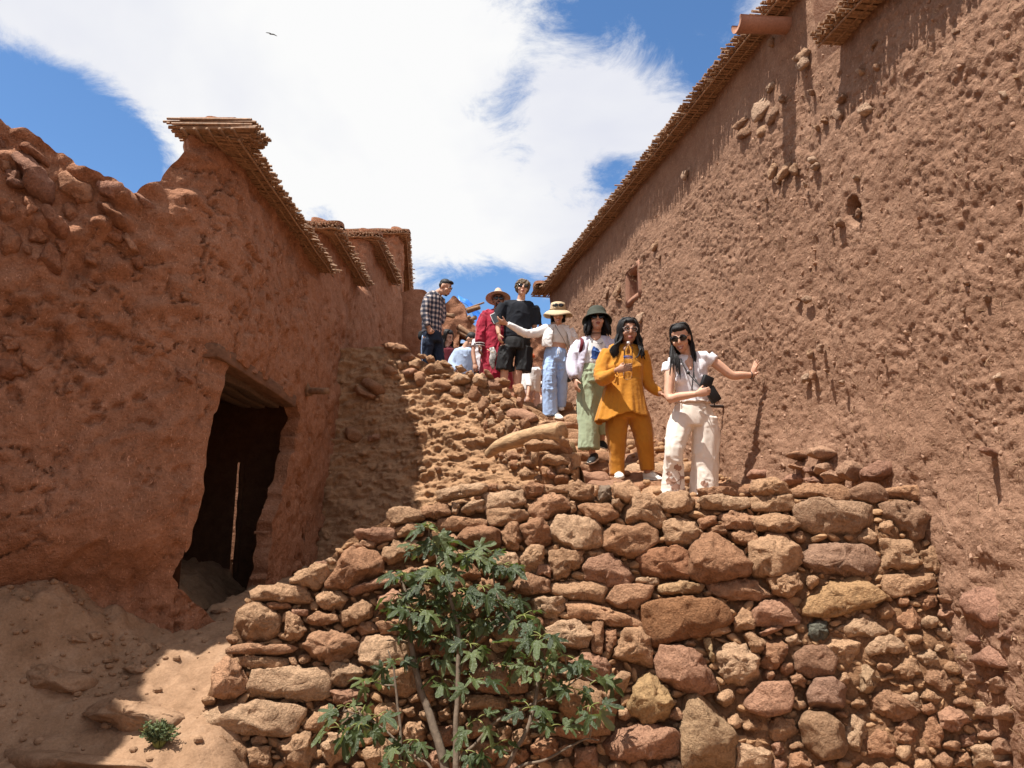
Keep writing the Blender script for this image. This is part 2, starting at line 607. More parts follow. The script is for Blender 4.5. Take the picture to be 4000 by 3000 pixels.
def reed_eave(parent, A, B, inward, over, z, rng, layers=4, gap=.020, mud=True, droop=.04, depth=.18, rad=.0105):
    """reeds laid side by side across a wall top from A to B (xy of the wall face); they stick out by `over`"""
    A, B, inw = (np.array((*p, 0.0)) for p in (A, B, inward))
    L = np.linalg.norm(B - A)
    d = (B - A) / L
    parts = []
    for ly in range(layers):
        n = int(L / gap)
        o = over * (.62 + .38 * (ly + 1) / layers)
        for i in range(n):
            p = A + d * (L * (i + rng.random() * .8) / n)
            wob = d * rng.normal(0, .010)
            out = o + rng.normal(0, .011) + (rng.random() < .05) * rng.random() * .07
            zz = z + ly * rad * 1.75 + rng.normal(0, .004)
            a = p + inw * depth + np.array((0, 0, zz))
            b = p - inw * out + wob + np.array((0, 0, zz - droop * out / over + rng.normal(0, .004)))
            r = rad * (.75 + .5 * rng.random())
            parts.append(prism(a, b, r, r * .85, 5, rng.random() * 6))
    V, F = merge(parts)
    o = obj('reed_layer', local(parent, V), F, M['reed'], parent, smooth=False)
    o['kind'] = 'stuff'
    # battens that carry the reeds, under the layer and on top of it
    for f in (.30, .86):
        pts = [A + d * (L * t) - inw * over * f * .75 + np.array((0, 0, z - rad * 1.2 - droop * f + .006 * math.sin(t * 23))) for t in np.linspace(-.002, 1.002, 9)]
        V, F = tube(pts, [.011] * 9, 6)
        obj('batten', local(parent, V), F, M['reed'], parent)
    if mud:
        nx, ny = max(8, int(L / .05)), 9
        s = np.linspace(0, 1, nx); w = np.linspace(0, 1, ny)
        S, W = np.meshgrid(s, w, indexing='ij')
        top = z + layers * rad * 1.75
        pos = A + d * (S * L)[..., None] + inw * (W * (depth + over * .55) - over * .55)[..., None]
        h = .012 + .075 * np.sin(np.clip(W * 1.25, 0, 1) * math.pi * .5)
        pos[..., 2] = top + h - droop * np.clip(.5 - W, 0, 1)
        pos = pos + .02 * np.stack([fbm(pos * 6 + 3 * j, 3, j) for j in range(3)], -1)
        up = np.zeros_like(pos); up[..., 2] = 1
        V, F = solid_grid(pos, up, np.ones((nx - 1, ny - 1), bool), .06)
        obj('mud_coping', local(parent, V), F, M['mud_left'], parent)


# ---------------------------------------------------------------- stones
def ray_poly(poly, n):
    """radius of a star-shaped outline around its centroid (0,0), n directions"""
    poly = np.asarray(poly, float)
    k = len(poly)
    out = np.zeros(n)
    for i in range(n):
        a = 2 * math.pi * i / n
        dx, dy = math.cos(a), math.sin(a)
        best = 0
        for j in range(k):
            x1, y1 = poly[j]; x2, y2 = poly[(j + 1) % k]
            den = dx * (y2 - y1) - dy * (x2 - x1)
            if abs(den) < 1e-12: continue
            t = (x1 * (y2 - y1) - y1 * (x2 - x1)) / den
            u = (x1 * dy - y1 * dx) / den
            if t > 0 and -1e-6 <= u <= 1 + 1e-6:
                best = max(best, t)
        out[i] = best
    g = out.copy()
    out = np.where(out <= 0, g[g > 0].mean() if (g > 0).any() else .01, out)
    return out


def stone_shape(poly2, depth, rng, facets=7, rough=1.0, n=30):
    r = ray_poly(poly2, n)
    r = .06 * np.roll(r, 1) + .88 * r + .06 * np.roll(r, -1)
    size = float(r.mean())
    th = np.arange(n) * 2 * math.pi / n
    m = max(8, n // 3)
    prof = []
    for j in range(1, m + 1):
        a = j / m * math.pi * .80
        prof.append((abs(math.sin(a)) ** .42 if a < math.pi / 2 else abs(math.sin(a)) ** .8, math.copysign(abs(math.cos(a)) ** .62, math.cos(a))))
    Q = [(0, 0, 1.0)]
    for s, h in prof:
        Q += [(s * math.cos(t), s * math.sin(t), h) for t in th]
    Q = np.array(Q)
    for _ in range(facets):
        v = rng.normal(size=3); v[2] = abs(v[2]) * .9 + .45; v /= np.linalg.norm(v)
        d = rng.uniform(.70, .98)
        over = np.clip(Q @ v - d, 0, None)
        Q = Q - v * over[:, None] * .95
    rr = np.concatenate([[size]] + [r] * len(prof))
    V = np.stack([Q[:, 0] * rr, Q[:, 1] * rr, Q[:, 2] * depth], -1)
    off = rng.uniform(0, 60, 3)
    nd = V / (np.linalg.norm(V, axis=1, keepdims=True) + 1e-9)
    lay = V @ np.array([[1, 0, 0], [0, rng.uniform(1, 2.6), 0], [0, 0, 1]])
    f3 = fbm(lay / size * 3.0 + off, 3, 9)
    a = size * .06 * fbm(V / size * 1.3 + off, 2, 3) + size * .08 * np.sign(f3) * np.abs(f3) ** .8 + .016 * fbm(lay * 16 + off, 3, 4) + .007 * fbm(V * 55, 2, 6)
    a = a - .02 * sstep(.30, .5, fbm(V * 13 + off, 3, 14))
    V = V + nd * (a * rough)[:, None]
    F = [(0, 1 + k, 1 + (k + 1) % n) for k in range(n)]
    for j in range(len(prof) - 1):
        o = 1 + j * n
        F += [(o + k, o + n + k, o + n + (k + 1) % n, o + (k + 1) % n) for k in range(n)]
    return V, F


def stone_on(parent, poly_px, surf, rng, name='stone', depth=None, proud=0.0, tint=None, facets=7, rough=1.0, mat=None, n=30, up=0.0):
    """a stone with the outline poly_px (survey pixels), set into the surface surf(x, y) -> (point, normal)"""
    c = np.mean(poly_px, axis=0)
    pc, nn = surf(*c)
    nn = np.asarray(nn, float) + np.array((0, 0, up)); nn /= np.linalg.norm(nn)
    ex = np.cross((0, 0, 1), nn); ex /= np.linalg.norm(ex)
    ey = np.cross(nn, ex)
    # the outline, carried onto the plane through pc
    pp = []
    for x, y in poly_px:
        d = ray(x, y)
        t = np.dot(pc, nn) / (np.dot(d, nn) if abs(np.dot(d, nn)) > .12 else -.12)
        v = d * t - pc
        pp.append((np.dot(v, ex), np.dot(v, ey)))
    pp = np.array(pp)
    lim = 3.0 * np.median(np.hypot(pp[:, 0], pp[:, 1]))
    k = np.hypot(pp[:, 0], pp[:, 1]); pp = pp * np.minimum(1, lim / (k + 1e-9))[:, None]
    ce = pp.mean(0)
    pp = pp - ce
    pc = pc + ex * ce[0] + ey * ce[1]
    w = np.ptp(pp[:, 0]); h = np.ptp(pp[:, 1])
    dep = depth if depth else min(.17, max(.035, .42 * min(w, h) + .02))
    V, F = stone_shape(pp, dep, rng, facets, rough, n)
    V = V[:, :1] * ex + V[:, 1:2] * ey + V[:, 2:] * nn
    pos = pc + nn * proud
    o = obj(name, V, F, mat or M['stone'], parent, loc=local(parent, [pos])[0] if parent is not None else pos)
    t = np.array(tint if tint is not None else STONE_TINTS[rng.integers(len(STONE_TINTS))]) * rng.uniform(.88, 1.1)
    o.color = (*t, 1)
    return o


def loose_stone(rng, n=12):
    """a small stone of radius about one, to be shared"""
    V, F = ellipsoid((0, 0, 0), (1, .8, .62), None, n, 7)
    for _ in range(9):
        v = rng.normal(size=3); v /= np.linalg.norm(v)
        o = np.clip(V @ v - rng.uniform(.45, .75), 0, None)
        V = V - v * o[:, None]
    V = V * (1 + .14 * fbm(V * 1.7 + rng.uniform(0, 40), 3, 2))[:, None]
    return mesh('stone', V, F, M['stone'])


PEBBLES = [loose_stone(np.random.default_rng(500 + i)) for i in range(16)]


def pebble(parent, p, size, rng, name='stone', tint=None):
    o = obj(name, PEBBLES[rng.integers(len(PEBBLES))], None, parent=parent, loc=local(parent, [p])[0] if parent is not None else p)
    o.rotation_euler = rng.uniform(0, 6.28, 3)
    o.scale = size * rng.uniform(.8, 1.2, 3)
    t = np.array(tint if tint is not None else STONE_TINTS[rng.integers(len(STONE_TINTS))]) * rng.uniform(.85, 1.1)
    o.color = (*t, 1)
    return o


# ---------------------------------------------------------------- the ground
def ground_z(x, Y):
    x, Y = np.asarray(x, float), np.asarray(Y, float)
    base = np.interp(Y, [3.4, 4.2, 4.75, 5.1, 5.6, 6.2, 7.0, 8.6, 9.4, 40], [-1.80, -1.62, -1.36, -1.17, -.88, -.66, -.58, -.42, -.3, -.3])
    wall = np.interp(x, [-4.6, -4.4, -3.9, -3.3, -2.85, -2.45, -2.2], [4.4, 4.82, 5.13, 5.46, 5.71, 5.95, 6.2])
    base = base - (.30 + .25 * sstep(5.6, 4.6, Y)) * sstep(-1.85, -1.35, x + .35 * (Y - 5.1)) * sstep(6.2, 5.6, Y)
    base = base - .5 * sstep(-2.50, -2.58, x) * sstep(6.05, 6.12, Y)
    d = np.clip(wall - Y, -.2, 3)
    bank = .56 * np.exp(-(np.clip(d, 0, 3) / .55) ** 1.5) * sstep(-2.50, -3.5, x)
    ledge = .06 * sstep(0, .05, (Y - 4.62 - .16 * x - .04 * np.sin(x * 5))) * sstep(-1.4, -1.9, x) * (1 - sstep(5.0, 5.6, Y))
    return base + bank + ledge


def make_ground():
    fx = np.arange(-4.6, .8, .024); fy = np.arange(3.2, 9.6, .026)
    xs = np.concatenate([[-400, -120, -40, -14, -7, -5.2], fx, np.linspace(.9, 4.4, 24), [6, 14, 40, 120, 400]])
    ys = np.concatenate([[-300, -60, -12, -3, 0, 1.5, 2.5, 3], fy, np.linspace(9.8, 14, 8), [20, 40, 120, 600]])
    X, Y = np.meshgrid(xs, ys, indexing='ij')
    Z = ground_z(X, Y)
    near = ((X > -4.7) & (X < 1) & (Y > 3) & (Y < 9.7))
    q = np.stack([X, Y, Z * 0], -1)
    Z = Z + near * (.06 * fbm(q * 1.6, 4, 1) + .050 * fbm(q * 5, 4, 2, .6) + .022 * fbm(q * 19, 4, 3, .68))
    clod, _ = worley(q * 9, 5)
    bankm = sstep(5.0, 5.6, Y) * sstep(-2.2, -2.6, X) * near
    Z = Z + .012 * np.clip(.55 - worley(q * 22, 15)[0], 0, 1) * near + bankm * (.09 * np.clip(.6 - clod, 0, 1) + .03 * fbm(q * 13, 3, 8))
    A, B = X.shape
    idx = np.arange(A * B).reshape(A, B)
    F = np.stack([idx[:-1, :-1], idx[1:, :-1], idx[1:, 1:], idx[:-1, 1:]], -1).reshape(-1, 4)
    V = np.stack([X, Y, Z], -1).reshape(-1, 3)
    return tag(obj('ground', V, F, M['ground']), kind='structure')


ground = make_ground()


def bvh_of(o):
    me = o.data
    n = len(me.vertices)
    co = np.empty(n * 3); me.vertices.foreach_get('co', co)
    co = co.reshape(-1, 3) + np.array(o.location) + (np.array(o.parent.location) if o.parent else 0)
    return BVHTree.FromPolygons([Vector(c) for c in co], [tuple(p.vertices) for p in me.polygons])


def surf_bvh(tree, blend=(0, -.6, .35), w=.6):
    def f(x, y):
        for k in range(0, 400, 12):
            hit = tree.ray_cast(Vector((0, 0, 0)), Vector(ray(x, y + k)))
            if hit[0] is not None:
                p = np.array(ray(x, y)) * hit[0][1]
                n = np.array(hit[1])
                if n[1] > 0: n = -n
                n = n * (1 - w) + np.array(blend) * w
                return p, n / np.linalg.norm(n)
        return np.array(ray(x, y)) * 8, np.array((0, -1, .2))
    return f


# ---------------------------------------------------------------- the tall mud building on the right
RT = np.array((-.2027, .9792, 0)); RN = np.array((-.9792, -.2027, 0)); RO = np.array((3.82, 0, 0))


def right_pt(t, z, d=0.0):
    return RO + RT * t + RN * d + np.array((0, 0, z))


def right_hit(x, y):
    """where the sight line through (x, y) meets the flat of the wall: (t, z)"""
    r = ray(x, y)
    Y = 3.82 / (r[0] + .207)
    p = r * Y
    return Y / .9792, p[2]


def build_right():
    rng = np.random.default_rng(11)
    b = empty('mud_building', tuple(right_pt(9, -1.5)), 'tall brown building with a long rough straw and mud wall beside the stair', 'building')
    ts = [2.4]
    while ts[-1] < 15.05:
        ts.append(ts[-1] + max(.010, .0031 * ts[-1]))
    ts = np.array(ts); zs = np.arange(-1.9, 4.73, .0135)
    T, Z = np.meshgrid(ts, zs, indexing='ij')
    q = np.stack([T, Z, T * 0], -1)
    smooth = sstep(3.70, 4.10, Z + .10 * fbm(q * 1.1, 2, 3)) * (T > 5.6)
    rough = 1 - .82 * smooth
    clump = .55 + .45 * sstep(-.35, .35, fbm(q * 1.7, 2, 41))
    w1, c1 = worley(q * np.array((18, 20, 1)) + .6 * np.stack([fbm(q * 9, 2, 1), fbm(q * 9, 2, 2), T * 0], -1), 1)
    w2, c2 = worley(q * np.array((33, 36, 1)) + .5 * np.stack([fbm(q * 17, 2, 3), fbm(q * 17, 2, 4), T * 0], -1), 2)
    w3, c3 = worley(q * 43, 3)
    d = .055 * fbm(q * .7, 3, 5) + .02 * fbm(q * 3, 3, 6)
    d = d + rough * clump * (.013 * np.clip(.62 - w1, 0, 1) * (c1 > .7) * 1.5 + .013 * np.clip(.6 - w2, 0, 1) * (.2 + c2) + .013 * np.clip(.6 - w3, 0, 1) + .021 * fbm(q * np.array((24, 20, 1)), 4, 7, .74))
    pits = np.clip(fbm(q * 6.5, 3, 12) - .38, 0, 1)
    d = d - rough * .025 * pits - rough * .025 * np.clip(fbm(q * 21, 2, 13) - .25, 0, 1)
    d = d + .006 * fbm(q * 9, 3, 15)
    # the eroded run under the spout
    tc = np.interp(Z, [-.2, 1.0, 2.6, 4.4], [6.10, 6.22, 6.32, 6.38])
    run = np.exp(-((T - tc + .10 * fbm(q * 2.0, 2, 9)) / .20) ** 2) * sstep(4.45, 4.2, Z) * sstep(-.3, .3, Z)
    d = d - run * (.035 + .025 * fbm(q * 5, 3, 8))
    # the small hole
    ht, hz = right_hit(3335, 825)
    hole = np.hypot((T - ht) / .075, (Z - hz - .35 * (T - ht)) / .105) + .28 * fbm(q * 7, 3, 31)
    d = d - .32 * sstep(1.15, .75, hole) 
    foot = sstep(1.0, -.6, Z - .25 * (T - 5))
    d = d + .12 * foot + foot * .05 * fbm(q * 4, 3, 77)
    pos = RO + RT * T[..., None] + RN * d[..., None]
    pos[..., 2] = Z
    nr = np.broadcast_to(RN, pos.shape)
    tm = .5 * (T[:-1, :-1] + T[1:, 1:]); zm = .5 * (Z[:-1, :-1] + Z[1:, 1:])
    keep = ~((tm < 6.05) & (zm > 3.90))
    nt0, nz0 = right_hit(2510, 1160); nt1, nz1 = right_hit(2440, 1010)
    ta, tb = min(nt0, nt1), max(nt0, nt1)
    ta, tb = ta + .12 * (tb - ta), tb - .12 * (tb - ta)
    za, zb = nz0 + .06, nz0 + .52
    keep &= ~((tm > ta) & (tm < tb) & (zm > za) & (zm < zb))
    V, F = solid_grid(pos, nr, keep, .45)
    wall = obj('wall', local(b, V), F, M['mud_right'], b)
    # plain far end and back, roof
    def quad(pts):
        return np.array(pts), [(0, 1, 2, 3)]
    A, B = right_pt(15.0, 0, -.02), right_pt(15.0, 0, -6)
    C, D = right_pt(6.02, 0, -6), right_pt(6.02, 0, -.44)
    E, G = right_pt(2.5, 0, -6), right_pt(2.5, 0, -.44)
    up = lambda p, z: p + np.array((0, 0, z))
    V, F = merge([quad([up(A, -2), up(B, -2), up(B, 4.6), up(A, 4.6)]), quad([up(B, -2), up(E, -2), up(E, 4.6), up(B, 4.6)]),
                  quad([up(D, 3.6), up(C, 3.6), up(C, 4.70), up(D, 4.70)]),
                  quad([up(A, 4.68), up(B, 4.68), up(C, 4.68), up(D, 4.68)]), quad([up(G, 3.86), up(D, 3.86), up(C, 3.86), up(E, 3.86)])])
    obj('outer_shell', local(b, V), F, M['mud_left'], b, smooth=False)
    tt = np.arange(-6, 2.45, .06); zz = np.arange(-1.9, 3.92, .06)
    T2, Z2 = np.meshgrid(tt, zz, indexing='ij')
    q2 = np.stack([T2, Z2, T2 * 0], -1)
    d2 = .055 * fbm(q2 * .7, 3, 5) + .04 * fbm(q2 * 5, 3, 6) + .05
    p2 = RO + RT * T2[..., None] + RN * d2[..., None]; p2[..., 2] = Z2
    V, F = solid_grid(p2, np.broadcast_to(RN, p2.shape), np.ones((len(tt) - 1, len(zz) - 1), bool), .45)
    obj('unseen_wall', local(b, V), F, M['mud_right'], b)  # out of view; added to carry the wall on and block sky light
    inw = -RN[:2]
    reed_eave(b, right_pt(6.14, 0)[:2], right_pt(15.05, 0)[:2], inw, .27, 4.735, rng, layers=3, gap=.027, rad=.0130, depth=.3)
    reed_eave(b, right_pt(-1, 0)[:2], right_pt(5.74, 0)[:2], inw, .27, 3.93, rng, layers=3, gap=.024, rad=.014, depth=.3)
    # far end: the eave turns the corner
    reed_eave(b, right_pt(15.0, 0, .36)[:2], right_pt(15.0, 0, -3)[:2], -RT[:2], .25, 4.71, rng, layers=4, gap=.03, rad=.0125)
    # clay spout
    st, sz = 6.44, 4.60
    a0 = right_pt(st, sz, -.12); a1 = right_pt(st, sz - .06, .50)
    ax = a1 - a0
    Vs, Fs = [], []
    n = 14
    rows = []
    for r, sgn in ((.085, 1), (.062, -1)):
        for i in range(7):
            c = a0 + ax * i / 6
            rr = r * (1 + .12 * (i / 6) ** 2)
            rows.append([c + RT * rr * math.cos(t) + np.array((0, 0, rr * math.sin(t))) for t in np.linspace(math.pi * .93, math.pi * 2.07, n)])
    V = np.array([p for r in rows for p in r])
    for k in range(7):
        V[k * n:(k + 1) * n] += .006 * np.stack([fbm(V[k * n:(k + 1) * n] * 8 + j, 2, j) for j in range(3)], -1)
    Fs = []
    for s in range(2):
        for i in range(6):
            for k in range(n - 1):
                o = s * 7 * n + i * n + k
                Fs.append((o, o + n, o + n + 1, o + 1))
    for i in range(6):
        for k in (0, n - 1):
            o = i * n + k
            Fs.append((o, o + n, o + n + 7 * n, o + 7 * n))
    for k in range(n - 1):
        o = 6 * n + k
        Fs.append((o, o + 1, o + 1 + 7 * n, o + 7 * n))
    obj('water_spout', local(b, V), Fs, M['clay'], b)
    # window niche: a raised plaster frame, a sill, a recess with a dark slot
    w = empty('window', tuple(np.zeros(3))); w.parent = b
    fr = []
    tw = tb - ta
    def slab(t0, t1, z0, z1, d0, d1):
        P = [right_pt(t, z, dd) for t in (t0, t1) for z in (z0, z1) for dd in (d0, d1)]
        return np.array(P), [(0, 1, 3, 2), (4, 6, 7, 5), (0, 4, 5, 1), (2, 3, 7, 6), (0, 2, 6, 4), (1, 5, 7, 3)]
    fr = [slab(ta - .05, ta + .04, za - .04, zb + .05, -.2, .022), slab(tb - .04, tb + .05, za - .04, zb + .05, -.2, .019),
          slab(ta + .043, tb - .043, zb - .05, zb + .045, -.2, .017), slab(ta + .043, tb - .043, za - .04, za + .05, -.2, .03)]
    V, F = merge(fr)
    bm = bmesh.new(); me0 = mesh('frame', local(b, V), F, M['clay']); bm.from_mesh(me0)
    bmesh.ops.bevel(bm, geom=bm.edges[:], offset=.014, segments=2, affect='EDGES')
    bmesh.ops.subdivide_edges(bm, edges=[e for e in bm.edges if e.calc_length() > .1], cuts=4, use_grid_fill=True)
    for v in bm.verts:
        v.co += Vector([.012 * float(fbm(np.array(v.co) * 7 + 5 * j, 3, j)) for j in range(3)])
    bm.to_mesh(me0); bm.free()
    obj('frame', me0, None, parent=w)
    V, F = merge([slab(ta + .03, ta + tw * .36, za + .03, zb - .03, -.26, -.10), slab(tb - tw * .30, tb - .03, za + .03, zb - .03, -.26, -.12)])
    obj('reveal', local(b, V), F, M['clay'], w, smooth=False)
    V, F = slab(ta - .02, tb + .02, za - .02, zb + .02, -.48, -.44)
    obj('slot_shade', local(b, V), F, M['dark_wood'], w, smooth=False)  # dark sheet put in for the shade at the back of the recess
    # stones that the rain has washed out of the wall
    def on_wall(x, y):
        t, z = right_hit(x, y)
        return right_pt(t, z, .0), RN + np.array((0, -.35, .12))
    c8 = lambda pts: [(2000 + x * .9042, y * .9042) for x, y in pts]
    slabs = [[(1040, 500), (1060, 450), (1110, 415), (1145, 440), (1090, 510), (1050, 535)], [(1090, 530), (1150, 450), (1165, 480), (1110, 550)],
             [(960, 600), (1000, 560), (1045, 540), (1050, 580), (985, 605)], [(945, 570), (1020, 500), (1040, 510), (985, 560)],
             [(1060, 570), (1100, 540), (1110, 580), (1070, 600)], [(1160, 420), (1180, 410), (1185, 440), (1165, 455)],
             [(1220, 270), (1270, 210), (1300, 220), (1260, 270)], [(1230, 290), (1285, 240), (1290, 275), (1250, 315)],
             [(1095, 400), (1130, 355), (1150, 360), (1115, 410)], [(1110, 180), (1140, 165), (1135, 205), (1115, 205)],
             [(1390, 480), (1425, 465), (1440, 500), (1420, 530), (1390, 515)], [(1500, 480), (1550, 445), (1565, 480), (1520, 505)],
             [(1310, 550), (1335, 545), (1325, 575)], [(1340, 520), (1360, 500), (1370, 530), (1350, 540)], [(1545, 215), (1580, 175), (1590, 190), (1560, 230)],
             [(1405, 440), (1440, 405), (1450, 420), (1420, 460)], [(1905, 135), (1945, 125), (1950, 145), (1910, 160)], [(2110, 400), (2150, 395), (2160, 430), (2125, 445)],
             [(2175, 335), (2212, 325), (2210, 350), (2180, 355)], [(1570, 290), (1600, 280), (1595, 310), (1575, 310)], [(1490, 310), (1510, 300), (1535, 310), (1510, 330)],
             [(1110, 760), (1140, 705), (1150, 720), (1125, 790)], [(1150, 760), (1190, 705), (1215, 700), (1205, 740), (1160, 790)], [(1205, 720), (1235, 705), (1240, 760), (1215, 765)],
             [(1140, 800), (1150, 760), (1165, 760), (1160, 800)], [(1290, 690), (1310, 680), (1325, 700), (1300, 715)], [(1295, 730), (1330, 700), (1335, 715), (1310, 745)],
             [(740, 780), (750, 730), (765, 735), (755, 785)], [(1370, 975), (1385, 955), (1390, 985)], [(1400, 965), (1430, 945), (1445, 960), (1440, 980), (1410, 985)],
             [(1490, 930), (1505, 895), (1510, 930), (1495, 955)], [(1255, 1290), (1290, 1280), (1300, 1300), (1270, 1315)], [(1220, 1290), (1250, 1290), (1245, 1300)],
             [(1280, 1515), (1300, 1505), (1300, 1550), (1285, 1550)], [(1330, 1490), (1350, 1485), (1345, 1530), (1330, 1530)], [(1245, 1640), (1290, 1610), (1290, 1650), (1255, 1659)],
             [(1290, 1600), (1315, 1600), (1315, 1640), (1295, 1645)], [(1355, 1600), (1375, 1595), (1370, 1615)], [(1600, 1560), (1615, 1550), (1615, 1575)],
             [(1950, 1340), (1970, 1330), (1965, 1365)], [(2090, 1630), (2120, 1610), (2130, 1640), (2100, 1650)], [(1955, 1230), (1990, 1215), (1985, 1240)],
             [(2040, 1290), (2075, 1280), (2070, 1305), (2045, 1310)], [(345, 1300), (365, 1290), (360, 1320)], [(330, 1330), (350, 1305), (350, 1335)], [(395, 1285), (420, 1230), (430, 1240), (410, 1300)],
             [(435, 1280), (480, 1215), (490, 1225), (450, 1300)], [(450, 1300), (470, 1280), (480, 1300)], [(540, 1380), (560, 1350), (580, 1345), (560, 1400)], [(560, 1110), (585, 1090), (580, 1120)],
             [(600, 1070), (640, 1040), (640, 1060), (610, 1090)], [(620, 1120), (650, 1100), (645, 1125)], [(1260, 800), (1280, 790), (1275, 820)], [(1090, 870), (1110, 850), (1105, 880)],
             [(1480, 770), (1505, 760), (1500, 790)], [(2000, 790), (2025, 780), (2020, 805)], [(1420, 1660), (1440, 1640), (1440, 1659)], [(1280, 400), (1310, 395), (1300, 420)]]
    tints = [(.52, .32, .20), (.46, .27, .17), (.58, .39, .27), (.44, .27, .18)]
    for s in slabs:
        stone_on(b, c8(s), on_wall, rng, name='embedded_stone', depth=.035, proud=.022, tint=tints[rng.integers(4)], facets=8, rough=.8, n=20)
    # stones of the footing
    c7 = lambda pts: [(2300 + x / 1.3012, 1750 + y / 1.3012) for x, y in pts]
    foot_st = [[(1170, 20), (1230, -5), (1280, 30), (1240, 70), (1175, 60)], [(1050, 50), (1130, 20), (1150, 50), (1090, 70)], [(1080, 90), (1120, 75), (1145, 120), (1090, 120)],
               [(1150, 120), (1200, 100), (1210, 135), (1160, 145)], [(1210, 90), (1260, 80), (1265, 130), (1220, 150)], [(1250, 140), (1290, 115), (1330, 160), (1270, 190)],
               [(1330, 110), (1390, 70), (1430, 120), (1390, 180), (1330, 170)], [(1390, 160), (1480, 95), (1570, 70), (1600, 115), (1540, 165), (1400, 180)],
               [(860, 160), (900, 115), (950, 120), (950, 155), (890, 170)], [(1020, 190), (1080, 140), (1140, 140), (1150, 180), (1040, 200)], [(1150, 185), (1190, 150), (1240, 180), (1200, 200)],
               [(1950, 740), (2090, 700), (2212, 750), (2212, 900), (2060, 930), (1940, 890)], [(2150, 940), (2260, 900), (2260, 990), (2160, 990)],
               [(1990, 1080), (2100, 1010), (2260, 1020), (2260, 1130), (2060, 1120)], [(2120, 1330), (2212, 1290), (2260, 1300), (2250, 1400), (2130, 1380)],
               [(2040, 1440), (2110, 1400), (2180, 1450), (2130, 1490), (2050, 1490)], [(2060, 30), (2090, 15), (2110, 40), (2080, 55)], [(1850, 760), (1900, 745), (1930, 790), (1870, 800)], [(1960, 1160), (2040, 1140), (2080, 1190), (2000, 1220)], [(2080, 1180), (2180, 1160), (2212, 1230), (2110, 1260)], [(1900, 1280), (1980, 1260), (2000, 1330), (1920, 1350)], [(2030, 1330), (2110, 1300), (2120, 1370), (2050, 1390)],
               [(2120, 1480), (2220, 1450), (2230, 1550), (2140, 1570)], [(1990, 1500), (2090, 1480), (2110, 1560), (2010, 1590)], [(1880, 1420), (1960, 1400), (1980, 1470), (1900, 1490)], [(2130, 1580), (2230, 1570), (2230, 1640), (2140, 1640)], [(2000, 960), (2060, 950), (2070, 1000), (2010, 1010)]]
    for s in foot_st:
        stone_on(b, c7(s), on_wall, rng, name='footing_stone', depth=.11, proud=.10, tint=[(.50, .28, .175), (.55, .33, .215), (.46, .25, .17)][rng.integers(3)], n=24)
    # pebbles: too many to count
    parts = []
    bases = [loose_stone(np.random.default_rng(900 + i), 8) for i in range(5)]
    raw = []
    for me in bases:
        co = np.array([v.co[:] for v in me.vertices]); raw.append((co, [tuple(p.vertices) for p in me.polygons]))
    for i in range(5200):
        t = 2.8 + 12 * rng.random() ** 1.25
        z = rng.uniform(-1.2, 4.1 if t > 6 else 3.7)
        if rng.random() < .07:
            t = rng.normal(6.28, .25)
        if ta - .1 < t < tb + .1 and za - .1 < z < zb + .1: continue
        v, f = raw[rng.integers(5)]
        s = (.007 + .026 * rng.random() ** 2.6) * rng.uniform((.8, .5, .5), (1.5, 1.1, 1.0))
        R = np.array(Euler(rng.uniform(0, 6.28, 3)).to_matrix())
        dd = d[min(np.searchsorted(ts, t), len(ts) - 1), min(np.searchsorted(zs, z), len(zs) - 1)]
        parts.append((right_pt(t, z, dd - .35 * float(np.min(s))) + (v * s) @ R.T, f))
    V, F = merge(parts)
    o = obj('pebbles', local(b, V), F, M['pebble'], b, smooth=False)
    o['kind'] = 'stuff'
    # chopped straw in the plaster
    parts = []
    for i in range(3200):
        t = 2.8 + 12 * rng.random() ** 1.35
        z = rng.uniform(-1.2, 3.9 if t > 6 else 3.5)
        a = rng.normal(1.1, .8); L = rng.uniform(.02, .07); rr = .0012 + .0012 * rng.random()
        dv = RT * math.cos(a) + np.array((0, 0, math.sin(a))) + RN * rng.normal(0, .35)
        dd = d[min(np.searchsorted(ts, t), len(ts) - 1), min(np.searchsorted(zs, z), len(zs) - 1)]
        p0 = right_pt(t, z, dd + .006 * rng.random())
        V, F = tube([p0 - dv * L / 2, p0 + RN * .004, p0 + dv * L / 2], [rr, rr, rr], 3, cap=False)
        parts.append((V, F))
    V, F = merge(parts)
    obj('straw', local(b, V), F, M['chaff'], b, smooth=False)['kind'] = 'stuff'
    # bent iron rod by the stair
    a = right_hit(2840, 1588)
    r0 = right_pt(a[0], a[1], -.05); r1 = right_pt(a[0], a[1], .48)
    V, F = tube([r0, r1], [.016, .016], 8)
    V2, F2 = tube([r1 * .06 + r0 * .94 + np.array((0, 0, -.02)), r1 * .07 + r0 * .93 + np.array((0, -.01, -.33))], [.009, .009], 6)
    V, F = merge([(V, F), (V2, F2)])
    o = obj('iron_rod', V, F, M['iron'])
    tag(o, 'thin dark iron rod sticking out of the mud wall beside the white trousers', 'rod')
    return b, wall


M['chaff'] = plain_mat('chaff', (.40, .26, .15), .8, .3, 30)
M['clay'] = earth_mat('clay', (.26, .13, .085), (.33, .17, .115), (.38, .205, .14), 1.0, .4, .01, 50)
M['iron'] = plain_mat('iron', (.06, .045, .04), .6, .3, 40, .3, .5)
M['pebble'] = earth_mat('pebble', (.26, .145, .095), (.38, .23, .155), (.52, .35, .25), 3.0, .4, .01, 40)
right_building, right_wall = build_right()

# ---------------------------------------------------------------- the row of mud houses on the left
LX = -2.35


